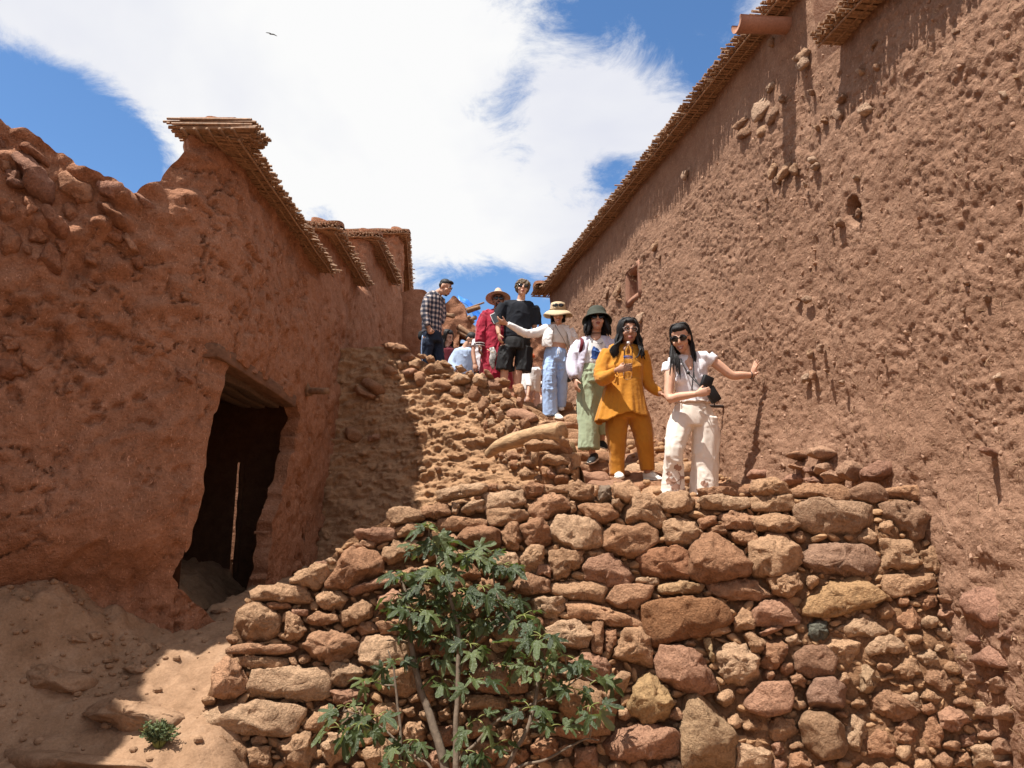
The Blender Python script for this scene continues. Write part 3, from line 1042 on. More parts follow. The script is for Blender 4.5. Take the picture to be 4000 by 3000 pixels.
def path_grid(pts, ds, zs, fine=None):
    c = catmull([(*p, 0) for p in pts], 600)[:, :2]
    seg = np.hypot(*np.diff(c, axis=0).T)
    s = np.concatenate([[0], np.cumsum(seg)])
    ss = np.arange(0, s[-1], ds)
    xy = np.stack([np.interp(ss, s, c[:, 0]), np.interp(ss, s, c[:, 1])], -1)
    tg = np.gradient(xy, axis=0); tg /= np.linalg.norm(tg, axis=1, keepdims=True) + 1e-9
    n2 = np.stack([tg[:, 1], -tg[:, 0]], -1)
    S, Z = np.meshgrid(ss, zs, indexing='ij')
    pos = np.zeros((*S.shape, 3)); nr = np.zeros_like(pos)
    pos[..., :2] = xy[:, None, :]; pos[..., 2] = Z
    nr[..., :2] = n2[:, None, :]
    return S, Z, pos, nr, xy


def mud_relief(pos, amt=1.0):
    q = pos
    d = .07 * fbm(q * .9, 3, 51) + .028 * fbm(q * 3.1, 3, 52) + .022 * fbm(q * 9, 4, 53, .65) + .008 * fbm(q * 28, 2, 54)
    w, c = worley(q * np.array((3.2, 3.2, 3.8)) + .7 * fbm(q * 4, 2, 61)[..., None], 8)
    d = d + .04 * np.clip(.55 - w, 0, 1) * (c > .45)
    cr = np.abs(fbm(q * 2.6, 4, 58))
    d = d - .045 * sstep(.030, .0, cr) * sstep(-.1, .2, fbm(q * .8, 2, 59))
    chip = fbm(q * 7.5, 3, 63)
    zone = sstep(-.25, .35, fbm(q * .9, 2, 64))
    d = d - .05 * sstep(.34, .44, chip) * zone
    d = d - .035 * sstep(.40, .50, fbm(q * np.array((15, 15, 11)), 2, 65)) * zone
    lev = sstep(-.02, .03, fbm(q * 1.15, 4, 71))
    d = d + .036 * lev
    return d * amt


DOOR_PX = [(905, 1385), (1000, 1460), (1160, 1565), (1170, 1620), (1155, 1700), (1130, 1820), (1100, 1934), (1066, 2061), (1040, 2278), (1000, 2440), (870, 2440), (760, 2350),
           (668, 2262), (700, 2200), (742, 2130), (752, 2050), (790, 1960), (800, 1900), (790, 1860), (805, 1800), (815, 1720), (830, 1640), (860, 1560), (880, 1480)]


def build_left():
    rng = np.random.default_rng(21)
    pts = [(-4.55, -5.0), (-4.55, .8), (-4.55, 4.3), (-4.4, 4.82), (-3.9, 5.13), (-3.3, 5.46), (-2.85, 5.71), (-2.55, 5.92), (-2.39, 6.12), (LX, 6.5), (LX, 7.5), (LX, 9.02)]
    zs = np.concatenate([np.arange(-1.75, 3.30, .019), np.arange(3.35, 4.75, .1)])
    S, Z, pos, nr, xy = path_grid(pts, .019, zs)
    X, Y = pos[..., 0].copy(), pos[..., 1].copy()
    d = mud_relief(pos)
    # the near part bulges, and is hollowed out at its foot
    left = sstep(-2.35, -2.75, X)
    d = d + left * (.10 * np.exp(-((Z - .15) / .45) ** 2) - .22 * sstep(.0, -.45, Z) * sstep(-4.4, -3.9, X))
    d = d + left * .10 * sstep(.8, 3.0, Z)            # leans out a little towards its top
    d = d + left * .05 * fbm(pos * 2.2, 3, 88)
    w, c = worley(pos * np.array((4.5, 4.5, 5.5)), 19)
    up = left * sstep(.9, 1.6, Z - .35 * (X + 3.8))
    d = d + up * (.20 * np.clip(.62 - w, 0, 1) * (.4 + c) + .05 * fbm(pos * 8, 3, 4))
    w5, c5 = worley(pos * np.array((3.0, 3.0, 3.6)) + .5 * fbm(pos * 5, 2, 7)[..., None], 29)
    d = d + left * (1 - up) * .08 * np.clip(.58 - w5, 0, 1) * (c5 > .4)
    # stepped, worn top of the house corner
    P = pos + nr * d[..., None]
    Xm = .25 * (X[:-1, :-1] + X[1:, :-1] + X[:-1, 1:] + X[1:, 1:]); Ym = .25 * (Y[:-1, :-1] + Y[1:, :-1] + Y[:-1, 1:] + Y[1:, 1:])
    Zm = .25 * (Z[:-1, :-1] + Z[1:, :-1] + Z[:-1, 1:] + Z[1:, 1:])
    Pm = .25 * (P[:-1, :-1] + P[1:, :-1] + P[:-1, 1:] + P[1:, 1:])
    px, py = proj(Pm)
    wob = 14 * fbm(Pm * 9, 3, 33)
    door = in_poly(px + wob, py + 14 * fbm(Pm * 9, 3, 34), DOOR_PX) & (Xm > -3.0)
    isl = (Xm < -2.50)
    top = np.interp(Xm, [-4.3, -3.85, -3.5, -3.25, -3.0, -2.85, -2.6], [3.08, 2.97, 2.80, 2.64, 2.55, 2.49, 2.46])
    top = top + .10 * fbm(Pm * np.array((3, 3, 0)), 3, 35) + .05 * np.round(2 * fbm(Pm * np.array((5, 5, 0)), 2, 36)) / 2
    top = np.where(Ym < 4.8, 4.55, top)  # out-of-view stretch raised to block sky light and shade the ground
    keepL = isl & (Zm < top) & ~door
    edge = -2.66 - .20 * (3.18 - Zm) / .6 + .05 * fbm(Pm * 6, 2, 37) - .10 * sstep(2.75, 2.55, Zm)
    keepH = ((~isl) & (Zm < 3.18) & ~door) | (isl & (Zm >= top) & (Zm < 3.18) & (Xm > edge) & (Ym > 5.4))
    rub = empty('rubble_wall', (-3.5, 5.6, -.5), 'low crumbling wall of mud and stones left of the doorway, topped with loose stones', 'wall')
    V, F = solid_grid(P, nr, keepL, .42, rounds=2)
    rw = obj('wall_face', local(rub, V), F, M['mud_left'], rub)
    house = empty('mud_house', (LX, 7.5, -.6), 'shaded reddish mud house with the open doorway and a reed topped corner', 'house')
    V, F = solid_grid(P, nr, keepH, .15)
    hw = obj('wall', local(house, V), F, M['mud_left'], house)
    # stones showing in the rubble wall
    tree = bvh_of(rw)
    sf = surf_bvh(tree, (.25, -.9, .1), .7)
    c3 = lambda p: [(x / 1.2759, 400 + y / 1.2759) for x, y in p]
    L = [[(60, 190), (130, 180), (250, 300), (240, 335), (140, 270)], [(30, 240), (130, 230), (270, 400), (270, 470), (230, 500), (130, 440)], [(280, 350), (370, 355), (470, 430), (475, 490), (420, 510), (300, 440)],
         [(0, 480), (80, 490), (110, 560), (60, 600), (0, 600)], [(190, 510), (260, 530), (350, 640), (350, 660), (290, 670), (220, 590)], [(300, 520), (380, 500), (410, 560), (360, 600), (310, 570)],
         [(130, 610), (180, 600), (260, 680), (230, 710), (150, 690)], [(200, 720), (260, 710), (300, 770), (310, 850), (240, 840), (180, 790)], [(0, 620), (60, 610), (110, 680), (90, 740), (0, 760)],
         [(270, 690), (320, 670), (345, 720), (320, 760)], [(540, 580), (590, 590), (590, 690), (550, 680)], [(600, 650), (630, 640), (690, 730), (650, 745)], [(420, 740), (490, 760), (480, 810), (420, 800)],
         [(650, 780), (700, 760), (720, 820), (680, 830)], [(110, 480), (170, 470), (190, 540), (130, 570)], [(0, 1160), (60, 1170), (100, 1220), (40, 1240)], [(90, 1250), (150, 1240), (230, 1330), (180, 1360), (100, 1310)],
         [(0, 1280), (100, 1290), (120, 1350), (0, 1400)], [(310, 1410), (350, 1390), (365, 1440), (330, 1455)], [(0, 140), (25, 150), (30, 230), (0, 240)], [(20, 330), (100, 340), (130, 430), (40, 430)],
         [(160, 220), (200, 235), (205, 262), (165, 250)], [(480, 500), (560, 510), (640, 600), (600, 620), (500, 560)], [(0, 260), (60, 290), (60, 340), (0, 350)], [(120, 700), (170, 710), (160, 760), (110, 750)],
         [(480, 400), (600, 400), (660, 450), (560, 470), (490, 450)], [(640, 440), (720, 470), (800, 540), (730, 530)], [(350, 430), (430, 470), (430, 520), (380, 500)], [(870, 1330), (950, 1320), (960, 1400), (890, 1390)],
         [(900, 900), (960, 930), (950, 1000), (900, 980)], [(380, 850), (470, 900), (490, 950), (400, 930)]]
    for s in L:
        stone_on(rub, c3(s), sf, rng, name='stone', proud=-.015, tint=[(.52, .25, .145), (.47, .22, .13), (.56, .29, .175), (.48, .25, .17)][rng.integers(4)], n=26, rough=.9, facets=6)
    # loose stones along the top
    for i in range(26):
        x = rng.uniform(-4.2, -2.9)
        j = np.argmin(np.abs(xy[:, 0] - x) + (xy[:, 1] < 4.7) * 9)
        zt = float(np.interp(x, [-4.3, -3.85, -3.5, -3.25, -3.0, -2.85, -2.6], [3.08, 2.97, 2.80, 2.64, 2.55, 2.49, 2.46]))
        pebble(rub, (x, xy[j, 1] + rng.uniform(.0, .3), zt + rng.uniform(-.06, .03)), rng.uniform(.03, .07), rng, tint=(.36, .19, .12))
    # house: lintel, inner beams, peg, dark room, slit with daylight
    def beam(a, b, w, h, name='lintel', mat='wood', cuts=10):
        a, b = np.array(a), np.array(b)
        d = b - a; Lb = np.linalg.norm(d)
        V, F = box((0, 0, 0), (Lb, w, h), None, .012)
        bm = bmesh.new(); me = mesh(name, V, F, M[mat]); bm.from_mesh(me)
        bmesh.ops.subdivide_edges(bm, edges=[e for e in bm.edges if e.calc_length() > .2], cuts=cuts, use_grid_fill=True)
        dd, s, t = frame_of(d)
        for v in bm.verts:
            q = np.array(v.co)
            q = (a + b) / 2 + dd * q[0] + s * q[1] + t * q[2]
            q = q + .016 * np.array([float(fbm(q * np.array((6, 2, 6)) + 7 * k, 3, k)) for k in range(3)])
            v.co = Vector(local(house, [q])[0])
        bm.to_mesh(me); bm.free()
        return obj(name, me, None, parent=house)
    l0 = P4(885, 1415, 6.14); l1 = P4(1175, 1585, 8.25)
    beam((LX - .075, 6.0, l0[2] + .07), (LX - .045, 8.15, l1[2] + .03), .16, .12, 'lintel', 'lintel')
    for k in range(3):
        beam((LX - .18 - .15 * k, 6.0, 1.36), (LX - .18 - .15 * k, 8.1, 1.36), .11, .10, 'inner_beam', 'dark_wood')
    pz = P4(1215, 1530, 8.55)
    V, F = tube([(LX - .1, 8.62, pz[2] + .02), (LX + .30, 8.40, pz[2] - .02)], [.045, .038], 10, 6)
    obj('peg', local(house, V), F, M['wood'], house)
    V, F = tube([(LX + .02, 8.45, pz[2] + .14), (LX + .06, 8.55, pz[2] - .04)], [.02, .05], 8, 5)
    obj('peg', local(house, V), F, M['wood'], house)
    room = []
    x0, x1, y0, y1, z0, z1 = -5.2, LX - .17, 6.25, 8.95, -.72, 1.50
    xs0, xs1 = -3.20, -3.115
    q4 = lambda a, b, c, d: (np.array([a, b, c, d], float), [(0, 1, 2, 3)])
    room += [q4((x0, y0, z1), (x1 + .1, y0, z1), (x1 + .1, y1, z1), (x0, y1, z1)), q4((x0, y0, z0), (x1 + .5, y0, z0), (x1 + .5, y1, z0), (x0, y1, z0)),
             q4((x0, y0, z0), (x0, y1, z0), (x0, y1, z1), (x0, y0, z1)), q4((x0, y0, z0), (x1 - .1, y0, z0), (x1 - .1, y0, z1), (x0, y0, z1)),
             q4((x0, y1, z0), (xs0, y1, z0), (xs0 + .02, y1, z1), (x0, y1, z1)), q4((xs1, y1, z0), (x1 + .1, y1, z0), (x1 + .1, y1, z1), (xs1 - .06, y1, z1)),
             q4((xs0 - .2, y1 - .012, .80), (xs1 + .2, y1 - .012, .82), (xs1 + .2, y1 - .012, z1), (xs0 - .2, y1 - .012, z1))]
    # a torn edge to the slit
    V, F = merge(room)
    obj('inner_room', local(house, V), F, M['shade_mud'], house, smooth=False)
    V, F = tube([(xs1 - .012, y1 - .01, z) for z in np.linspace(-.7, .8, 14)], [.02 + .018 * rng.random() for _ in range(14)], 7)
    obj('slit_edge', local(house, V), F, M['shade_mud'], house)
    # earth slope added behind the slit, tilted to catch the sun and look bright
    g = np.mgrid[0:30, 0:24].astype(float)
    V = np.stack([-5.0 + g[0] * .1, 9.95 + g[1] * .10, -.9 + np.clip(g[1] - 1, 0, 99) * .10], -1)
    V = V + .05 * fbm(V * 3, 3, 2)[..., None]
    idx = np.arange(720).reshape(30, 24)
    Fq = np.stack([idx[:-1, :-1], idx[1:, :-1], idx[1:, 1:], idx[:-1, 1:]], -1).reshape(-1, 4)
    tag(obj('sun_slope', V.reshape(-1, 3), Fq, M['ground']), kind='structure')
    # eaves of house one: along the lane and round its narrow end
    reed_eave(house, (LX + .01, 5.70), (LX + .01, 9.02), (-1, 0), .22, 3.17, rng, layers=3, gap=.026, rad=.0120, droop=.06)
    for k in range(5):
        p = np.array((-2.62 + .10 * k, 5.74, 3.15))
        V, F = tube([p + (0, .3, .0), p + (0, -.14, .0)], [.016, .014], 6)
        obj('rafter', local(house, V), F, M['wood'], house)
    for k in range(60):      # reeds laid along the narrow front, ragged at their free end
        ly = k % 5
        p = np.array((-2.62, 5.64 + .030 * (k // 5) + rng.normal(0, .004), 3.165 + .018 * ly + rng.normal(0, .004)))
        V, F = prism(p + (.56 + rng.normal(0, .02), 0, .01), p + (-.01 - .030 * ly - .06 * rng.random(), rng.normal(0, .01), .012), .012, .010, 6)
        obj('reed', local(house, V), F, M['reed'], house, smooth=False)
    V, F = box((-2.44, 5.82, 3.265), (.46, .36, .025), None, .01)
    obj('mud_coping', local(house, V), F, M['mud_left'], house)
    # the three houses further up
    specs = [(9.02, 11.2, 3.72, .36, 'second mud house up the lane with a sloping reed eave, shaded side to the stair'),
             (11.9, 14.2, 4.76, .55, 'third mud house up the lane with a short reed eave'),
             (15.1, 19.6, 6.12, 1.0, 'farthest and tallest mud house on the left with a square reed coping')]
    prev = 9.02
    for (ya, yb, zt, w, lab) in specs:
        tw = .5 if ya > 15 else 0.0
        h = empty('mud_house', (LX, ya, .5), lab, 'house', 'mud houses up the left side of the lane')
        pp = [(LX - w - .25, ya), (LX - w * .5, ya), (LX - .10, ya), (LX, ya + .10), (LX, ya + .6), (LX - tw * .5, (ya + yb) / 2), (LX - tw * 1.15, yb + (0.7 if yb < 14 else .9))]
        zz = np.arange(-.4, zt - .01, .03)
        S2, Z2, p2, n2, xy2 = path_grid(pp, .03, zz)
        p2 = p2 + n2 * mud_relief(p2)[..., None]
        kk = np.ones((p2.shape[0] - 1, p2.shape[1] - 1), bool)
        if ya > 15:
            c = p2[:-1, :-1]
            kk &= ~((np.abs(c[..., 1] - 16.6) < .35) & (c[..., 2] > 3.6) & (c[..., 2] < 4.9))
        V, F = solid_grid(p2, n2, kk, .3)
        obj('wall', local(h, V), F, M['mud_left'], h)
        V, F = merge([box((LX - 1.6, (ya + yb) / 2 + .3, (zt - .6) / 2 - .2), (2.6, yb - ya, zt - .4))])
        obj('core', local(h, V), F, M['mud_left'], h, smooth=False)
        reed_eave(h, (LX + .01, ya - .02), (LX + .01 - tw, yb), (-1, 0), .23, zt, rng, layers=3, gap=.030, rad=.0145, droop=.06)
        reed_eave(h, (LX - w - .25, ya - .02), (LX + .2, ya - .02), (0, 1), .10, zt, rng, layers=3, gap=.030, rad=.0145, depth=.4, droop=.01)
    # the bit of reed roof that looks over the rubble wall
    h = empty('garden_wall', (-4.2, 8.2, 1.0), 'far piece of wall with a reed coping just above the rubble wall', 'wall')
    V, F = box((-4.15, 8.2, 1.77), (.9, .35, 3.6))
    V, F = V, F
    obj('wall', local(h, V), F, M['mud_left'], h, smooth=False)
    reed_eave(h, (-4.6, 8.02), (-3.75, 8.02), (0, 1), .15, 3.60, rng, layers=3, gap=.026, rad=.014, depth=.35)
    return rub, house


M['lintel'] = plain_mat('lintel', (.17, .085, .048), .9, .35, 26, .8, vscale=(1, .25, 1))
M['shade_mud'] = earth_mat('shade_mud', (.07, .032, .018), (.11, .055, .03), (.15, .08, .048), 1.0, .8, .02, 40)  # mud darkened to stand for shade inside the room and the ruin
rubble_wall, mud_house = build_left()

# ---------------------------------------------------------------- the dry stone wall in front
def ter_y(x, z):
    x = np.asarray(x, float); z = np.asarray(z, float)
    return 5.44 - .121 * x + .316 * z - .09 * np.minimum(x, 0) ** 2 + .05 * np.sin(x * 2.1 + z * 1.3)


def ter_surf(x, y):
    r = ray(x, y)
    Y = 5.3
    for _ in range(12):
        Y = float(.5 * Y + .5 * ter_y(r[0] * Y, r[2] * Y))
    p = r * Y
    e = .05
    n = np.array(((ter_y(p[0] + e, p[2]) - ter_y(p[0] - e, p[2])) / (2 * e), -1.0, (ter_y(p[0], p[2] + e) - ter_y(p[0], p[2] - e)) / (2 * e)))
    n[2] = .14 + .3 * n[2]
    return p, n / np.linalg.norm(n)


TER_OUT = [(1700, 1985), (1900, 1950), (2300, 1940), (2700, 1965), (3100, 1950), (3400, 1945), (3640, 1965), (3690, 2080), (3715, 2300), (3850, 2480), (4100, 2700), (4200, 3250), (640, 3250),
           (680, 2990), (790, 2790), (835, 2650), (900, 2530), (925, 2370), (1000, 2325), (1160, 2300), (1190, 2240), (1290, 2175), (1400, 2090), (1530, 2020), (1545, 1995), (1700, 1990)]

S7 = """815,200 850,165 930,165 1000,190 1015,235 960,250 860,240|1020,215 1100,180 1290,185 1345,220 1340,255 1200,262 1120,240 1030,245|1330,215 1400,180 1480,185 1530,215 1520,260 1440,280 1350,255|1530,195 1680,185 1720,215 1700,260 1600,262 1530,235
540,215 660,200 745,215 740,240 620,255 560,245|165,340 190,260 250,240 330,270 385,320 370,400 290,395 200,375|130,175 200,162 255,215 250,265 190,280 135,250|335,265 400,225 480,220 535,255 525,310 470,328 380,310|560,260 660,240 800,250 820,300 700,315 580,305
825,255 900,235 1020,245 1045,310 930,325 840,310|660,340 740,320 830,340 850,400 780,415 690,400|830,360 930,340 1040,350 1065,395 980,430 870,420|550,370 610,345 650,350 640,400 570,415|600,410 690,395 700,435 610,445|390,385 450,360 530,380 580,435 540,500 460,515 400,480
75,420 140,400 260,400 335,400 335,480 250,555 150,540 80,500|700,425 770,418 850,440 855,480 790,490 720,465|515,600 530,500 590,450 680,470 760,520 815,600 800,650 700,660 570,680 520,650|820,590 830,490 890,450 980,440 1050,500 1075,580 1040,630 920,655 840,640
250,560 330,515 440,510 500,540 510,620 490,670 380,665 280,640|240,665 350,665 360,700 300,705 240,690|360,700 470,685 575,695 580,735 470,745 365,740|600,680 720,665 850,670 870,710 940,740 850,770 720,765 640,740|910,670 990,628 1060,650 1075,710 1010,760 940,735
1090,780 1180,700 1340,660 1420,700 1490,770 1400,810 1270,850 1110,850|95,770 140,710 240,700 320,710 300,770 240,815 150,810|280,820 350,785 480,770 620,780 690,820 710,890 600,940 470,970 340,1005 300,930|840,830 900,780 1000,775 1060,830 1070,890 960,910 860,900
740,880 780,820 830,830 855,910 800,930 745,925|600,920 690,905 720,930 660,955 600,950|860,935 980,900 980,920 890,960|1110,900 1150,868 1210,885 1225,935 1195,990 1140,970 1110,945|1260,920 1310,865 1400,855 1490,880 1520,940 1440,965 1320,970
1480,480 1560,465 1630,470 1660,600 1560,620 1490,600|1490,290 1570,280 1680,310 1765,370 1720,420 1640,465 1580,400 1500,340|1050,300 1130,270 1300,270 1440,290 1450,360 1360,420 1200,440 1080,390|1480,380 1540,370 1580,430 1560,460 1480,410
1100,560 1150,490 1300,490 1420,510 1470,590 1430,640 1320,655 1200,640 1120,610|1500,650 1620,640 1740,640 1770,700 1680,730 1560,755 1500,720|1660,760 1770,740 1770,800 1700,830|1690,530 1750,500 1815,540 1800,620 1760,665 1700,610|1570,850 1640,810 1700,860 1690,910 1610,930 1570,890
20,890 75,885 65,1045 15,1030|80,930 130,910 140,980 110,1040 80,1020|130,1060 180,930 260,910 315,960 320,1110 240,1090|330,1080 370,1020 460,1010 560,1060 610,1130 640,1220 560,1250 450,1220 360,1170|580,980 620,980 640,1080 620,1090
640,1050 700,1000 800,1010 860,1080 880,1170 790,1195 690,1180|780,950 840,930 895,1000 880,1040 830,1045|870,1090 910,980 980,970 1010,1030 960,1120 910,1120|985,970 1060,950 1085,990 1020,1005|1050,1060 1100,1010 1200,1010 1255,1080 1230,1150 1130,1165 1060,1130
1200,1010 1260,960 1360,990 1395,1050 1320,1110 1250,1080|1410,1020 1450,970 1540,950 1600,1000 1560,1040 1430,1055|1020,1160 1070,1140 1105,1180 1090,1215 1030,1200|795,1290 880,1200 1000,1195 1030,1260 1010,1340 900,1365 810,1330|1110,1250 1150,1180 1230,1170 1300,1220 1290,1310 1210,1340 1130,1310
1540,1130 1600,1070 1660,1085 1690,1150 1620,1180 1560,1180|1670,1050 1730,1025 1790,1070 1780,1130 1700,1120|1370,1130 1410,1100 1450,1160 1480,1170 1440,1240 1380,1240|1680,1270 1720,1230 1800,1270 1760,1300|1070,1400 1110,1350 1190,1350 1280,1410 1305,1510 1270,1560 1180,1575 1100,1500
1300,1450 1340,1360 1400,1370 1420,1450 1380,1540 1310,1500|205,1320 240,1200 300,1145 370,1200 415,1300 380,1390 280,1395|470,1420 500,1260 570,1255 640,1330 740,1480 740,1620 480,1620|85,1500 130,1420 300,1410 440,1440 470,1500 460,1560 300,1590 120,1570|760,1500 870,1520 930,1560 930,1626 760,1626
900,1440 950,1370 1030,1380 1060,1440 1010,1490 930,1480|930,1510 970,1490 1000,1540 950,1560|1440,1260 1500,1200 1600,1240 1680,1330 1560,1400 1450,1350|120,1180 165,1135 210,1150 180,1240 125,1250|1600,1260 1650,1245 1690,1310 1650,1330 1605,1300|1030,1560 1090,1540 1140,1600 1100,1626 1030,1626
1720,1130 1800,1130 1850,1200 1790,1240 1710,1190|1780,1350 1840,1310 1940,1380 1890,1440 1790,1420|1690,1420 1760,1350 1820,1450 1790,1520 1700,1510|1550,1410 1600,1370 1680,1430 1660,1510 1560,1500|1400,1480 1500,1400 1540,1480 1560,1580 1420,1590|55,200 110,195 120,265 60,270
1950,1520 2050,1500 2180,1530 2190,1626 1960,1626|1850,1560 1930,1540 1950,1620 1860,1626|1880,1180 1960,1160 2000,1220 1940,1260 1880,1240|1960,1290 2060,1270 2080,1340 1990,1360|1840,1060 1900,1030 1960,1080 1900,1120|1760,920 1820,900 1860,960 1800,990|1890,1470 1960,1450 1990,1500 1910,1520"""
S6 = """1180,90 1300,65 1430,58 1425,100 1300,120 1195,140|1430,60 1490,55 1490,85 1430,90|1490,60 1610,60 1610,85 1500,88|1420,105 1610,90 1625,150 1590,180 1430,180|1620,80 1660,50 1720,65 1715,115 1640,120|1715,75 1840,65 1845,100 1720,105|1850,70 1900,42 1970,70 1980,120 1930,140 1860,125
930,200 1000,172 1100,180 1115,230 1050,255 960,265|1110,170 1200,150 1240,165 1245,205 1160,230 1115,215|1255,140 1290,145 1295,170 1280,205 1258,200|1290,190 1350,145 1415,135 1415,190 1340,210|1190,235 1270,225 1420,235 1430,265 1330,285 1200,290|1430,190 1520,180 1640,185 1640,220 1560,260 1460,265
1645,190 1690,130 1760,108 1840,125 1860,170 1790,215 1700,230|1860,150 1890,140 1890,190 1860,205|1905,170 1970,155 2060,165 2100,215 2040,250 1950,235|2065,140 2100,135 2130,160 2110,190 2070,175|775,290 830,278 950,282 960,335 880,345 780,330|970,290 1040,262 1110,265 1105,315 990,322
750,360 800,335 865,350 850,380 755,385|670,510 690,410 750,375 840,390 900,440 890,500 800,560 700,580 620,570|905,385 960,340 1060,340 1095,370 1040,420 940,455 910,430|1290,320 1340,285 1420,265 1490,300 1505,360 1440,390 1310,345|1500,300 1540,265 1590,255 1605,330 1590,390 1540,380
1615,280 1660,238 1720,235 1755,290 1760,345 1690,380 1630,360|1755,270 1800,225 1900,215 1980,240 2025,290 2000,360 1900,390 1800,370 1760,320|1600,410 1650,375 1720,385 1725,440 1690,500 1630,500 1600,460|1750,400 1830,380 1900,400 1920,450 1850,520 1780,540 1750,470|1690,465 1740,458 1765,490 1755,525 1690,520
1925,490 1960,440 2060,415 2150,450 2180,510 2150,570 2040,575 1950,545|1575,570 1600,520 1680,510 1750,540 1745,600 1690,615 1590,610|1755,560 1880,545 2040,570 2040,630 2030,660 1900,640 1770,610|1845,650 1950,650 2080,690 2212,720 2230,785 2100,775 1870,735|1660,640 1780,620 1830,640 1825,690 1770,735 1680,700
1370,605 1400,555 1450,540 1500,560 1490,610|1440,490 1490,400 1560,400 1590,450 1560,530 1460,530|240,600 270,575 400,568 500,580 540,620 530,655 450,660 330,640 260,650|440,550 480,500 560,460 620,480 630,530 570,580 490,575|580,620 620,585 690,600 720,635 690,690 610,690 580,655|560,450 610,440 625,465 580,470|620,440 650,428 670,450 640,465
730,600 820,560 960,500 970,540 880,580 740,625|690,730 740,680 800,650 850,680 840,730 780,765 710,770|160,770 180,690 240,655 330,680 380,730 370,810 330,850 200,840|415,780 430,710 490,740 515,800 480,840 420,840|310,660 430,658 435,685 330,690|445,690 520,690 520,720 460,725|530,730 570,705 670,715 680,750 600,770 540,760
765,790 800,755 870,765 880,800 800,825|885,760 960,730 1050,730 1060,780 980,820 900,815|515,880 560,810 640,805 740,830 785,870 720,930 660,970 600,950 540,930|785,870 830,825 940,830 1040,860 1030,950 900,980 800,950|120,880 200,868 300,870 460,870 470,900 350,920 130,915|140,940 260,930 420,935 425,985 300,990 190,975
425,930 450,925 475,985 460,995 435,970|20,1080 50,980 110,940 180,970 215,1030 210,1100 130,1140 50,1135|235,1090 260,1005 400,990 600,995 620,1050 610,1140 490,1150 350,1140 240,1120|0,1200 100,1180 250,1170 480,1180 490,1210 430,1330 250,1320 60,1310 -20,1300|870,1020 930,990 1060,985 1075,1100 1000,1140 900,1120
500,1290 560,1200 640,1180 680,1240 620,1320 540,1330|1180,870 1260,852 1330,880 1330,910 1260,935 1180,925|870,1200 900,1175 970,1175 1000,1220 990,1300 930,1330 880,1290|1010,1200 1060,1190 1070,1230 1030,1240|1345,1080 1370,990 1450,950 1600,960 1640,1010 1620,1110 1500,1115 1400,1100|1310,1190 1340,1130 1440,1120 1530,1140 1530,1190 1430,1205
1545,1130 1620,1125 1640,1165 1560,1170|1480,790 1560,750 1620,760 1640,830 1580,880 1500,870|1735,790 1830,750 1900,755 1965,820 1930,880 1850,890 1760,860|1730,1000 1760,940 1790,940 1780,1040 1750,1120 1720,1100|1860,960 1920,925 2010,920 2060,980 2040,1050 1950,1060 1880,1020|1540,1200 1600,1190 1620,1240 1580,1280 1540,1270
1800,1290 1900,1270 2010,1330 2000,1370 1880,1350 1790,1330|1020,1330 1050,1270 1110,1260 1120,1340 1090,1390 1040,1380|1030,1440 1060,1410 1120,1420 1120,1480 1050,1496|-130,1400 -40,1345 150,1345 200,1400 170,1496 -140,1496|220,1400 330,1390 340,1496 210,1496|360,1400 440,1330 520,1320 560,1400 520,1490 400,1490
580,1380 640,1320 760,1330 750,1420 640,1480|1800,1080 1900,1060 2060,1100 2080,1200 2040,1320 1900,1310 1820,1200|1660,1400 1700,1340 1780,1350 1800,1420 1720,1460|1180,960 1240,950 1250,1010 1190,1030|1190,1210 1240,1180 1250,1240 1200,1260|880,620 960,590 1010,640 990,700 900,690|985,500 1080,480 1090,560 1000,570|1110,740 1200,720 1240,790 1130,800
1240,620 1330,600 1350,680 1260,700|1090,930 1140,920 1150,990 1100,1000|1290,480 1370,450 1400,520 1310,540|1110,360 1200,340 1240,400 1140,440|1100,600 1190,580 1210,650 1120,680|1380,650 1450,630 1490,690 1400,720|1100,1080 1160,1070 1170,1150 1110,1160|1180,1290 1260,1280 1280,1370 1190,1390|1330,1270 1430,1240 1480,1300 1360,1340|1340,1390 1450,1360 1520,1420 1440,1470 1350,1460|1560,1320 1640,1290 1660,1370 1580,1400
640,960 760,970 800,1020 700,1080 640,1060|640,1100 760,1090 840,1130 780,1170 660,1160|720,1210 800,1190 850,1260 780,1320 700,1290|1150,1420 1250,1400 1260,1496 1160,1496|1880,1400 1980,1390 2000,1496 1890,1496|820,1400 920,1350 1000,1400 980,1496 840,1496|740,470 800,540 660,600 600,590"""


def parse_polys(txt, ox, oy, s):
    out = []
    for ln in txt.replace('\n', '|').split('|'):
        out.append([(ox + float(a.split(',')[0]) / s, oy + float(a.split(',')[1]) / s) for a in ln.split()])
    return out


_c7 = lambda x, y: (2300 + x / 1.3012, 1750 + y / 1.3012)
TINTED = [(*_c7(1165, 930), (.17, .165, .13)), (*_c7(1320, 575), (.40, .24, .16)), (*_c7(1150, 1090), (.38, .215, .135)), (*_c7(1210, 1250), (.40, .235, .16)), (*_c7(1190, 1460), (.46, .28, .165)),
          (*_c7(1430, 230), (.43, .25, .155)), (*_c7(1270, 350), (.45, .285, .18)), (*_c7(1640, 380), (.45, .27, .17)), (*_c7(600, 1410), (.50, .325, .19)), (*_c7(300, 1290), (.50, .32, .16)),
          (*_c7(600, 1035), (.52, .36, .20)), (*_c7(455, 715), (.54, .34, .185)), (*_c7(1300, 760), (.52, .315, .16)), (*_c7(90, 230), (.30, .22, .16)), (*_c7(500, 870), (.40, .20, .10)),
          (*_c7(1425, 1170), (.50, .33, .20)), (*_c7(270, 560), (.41, .20, .11))]
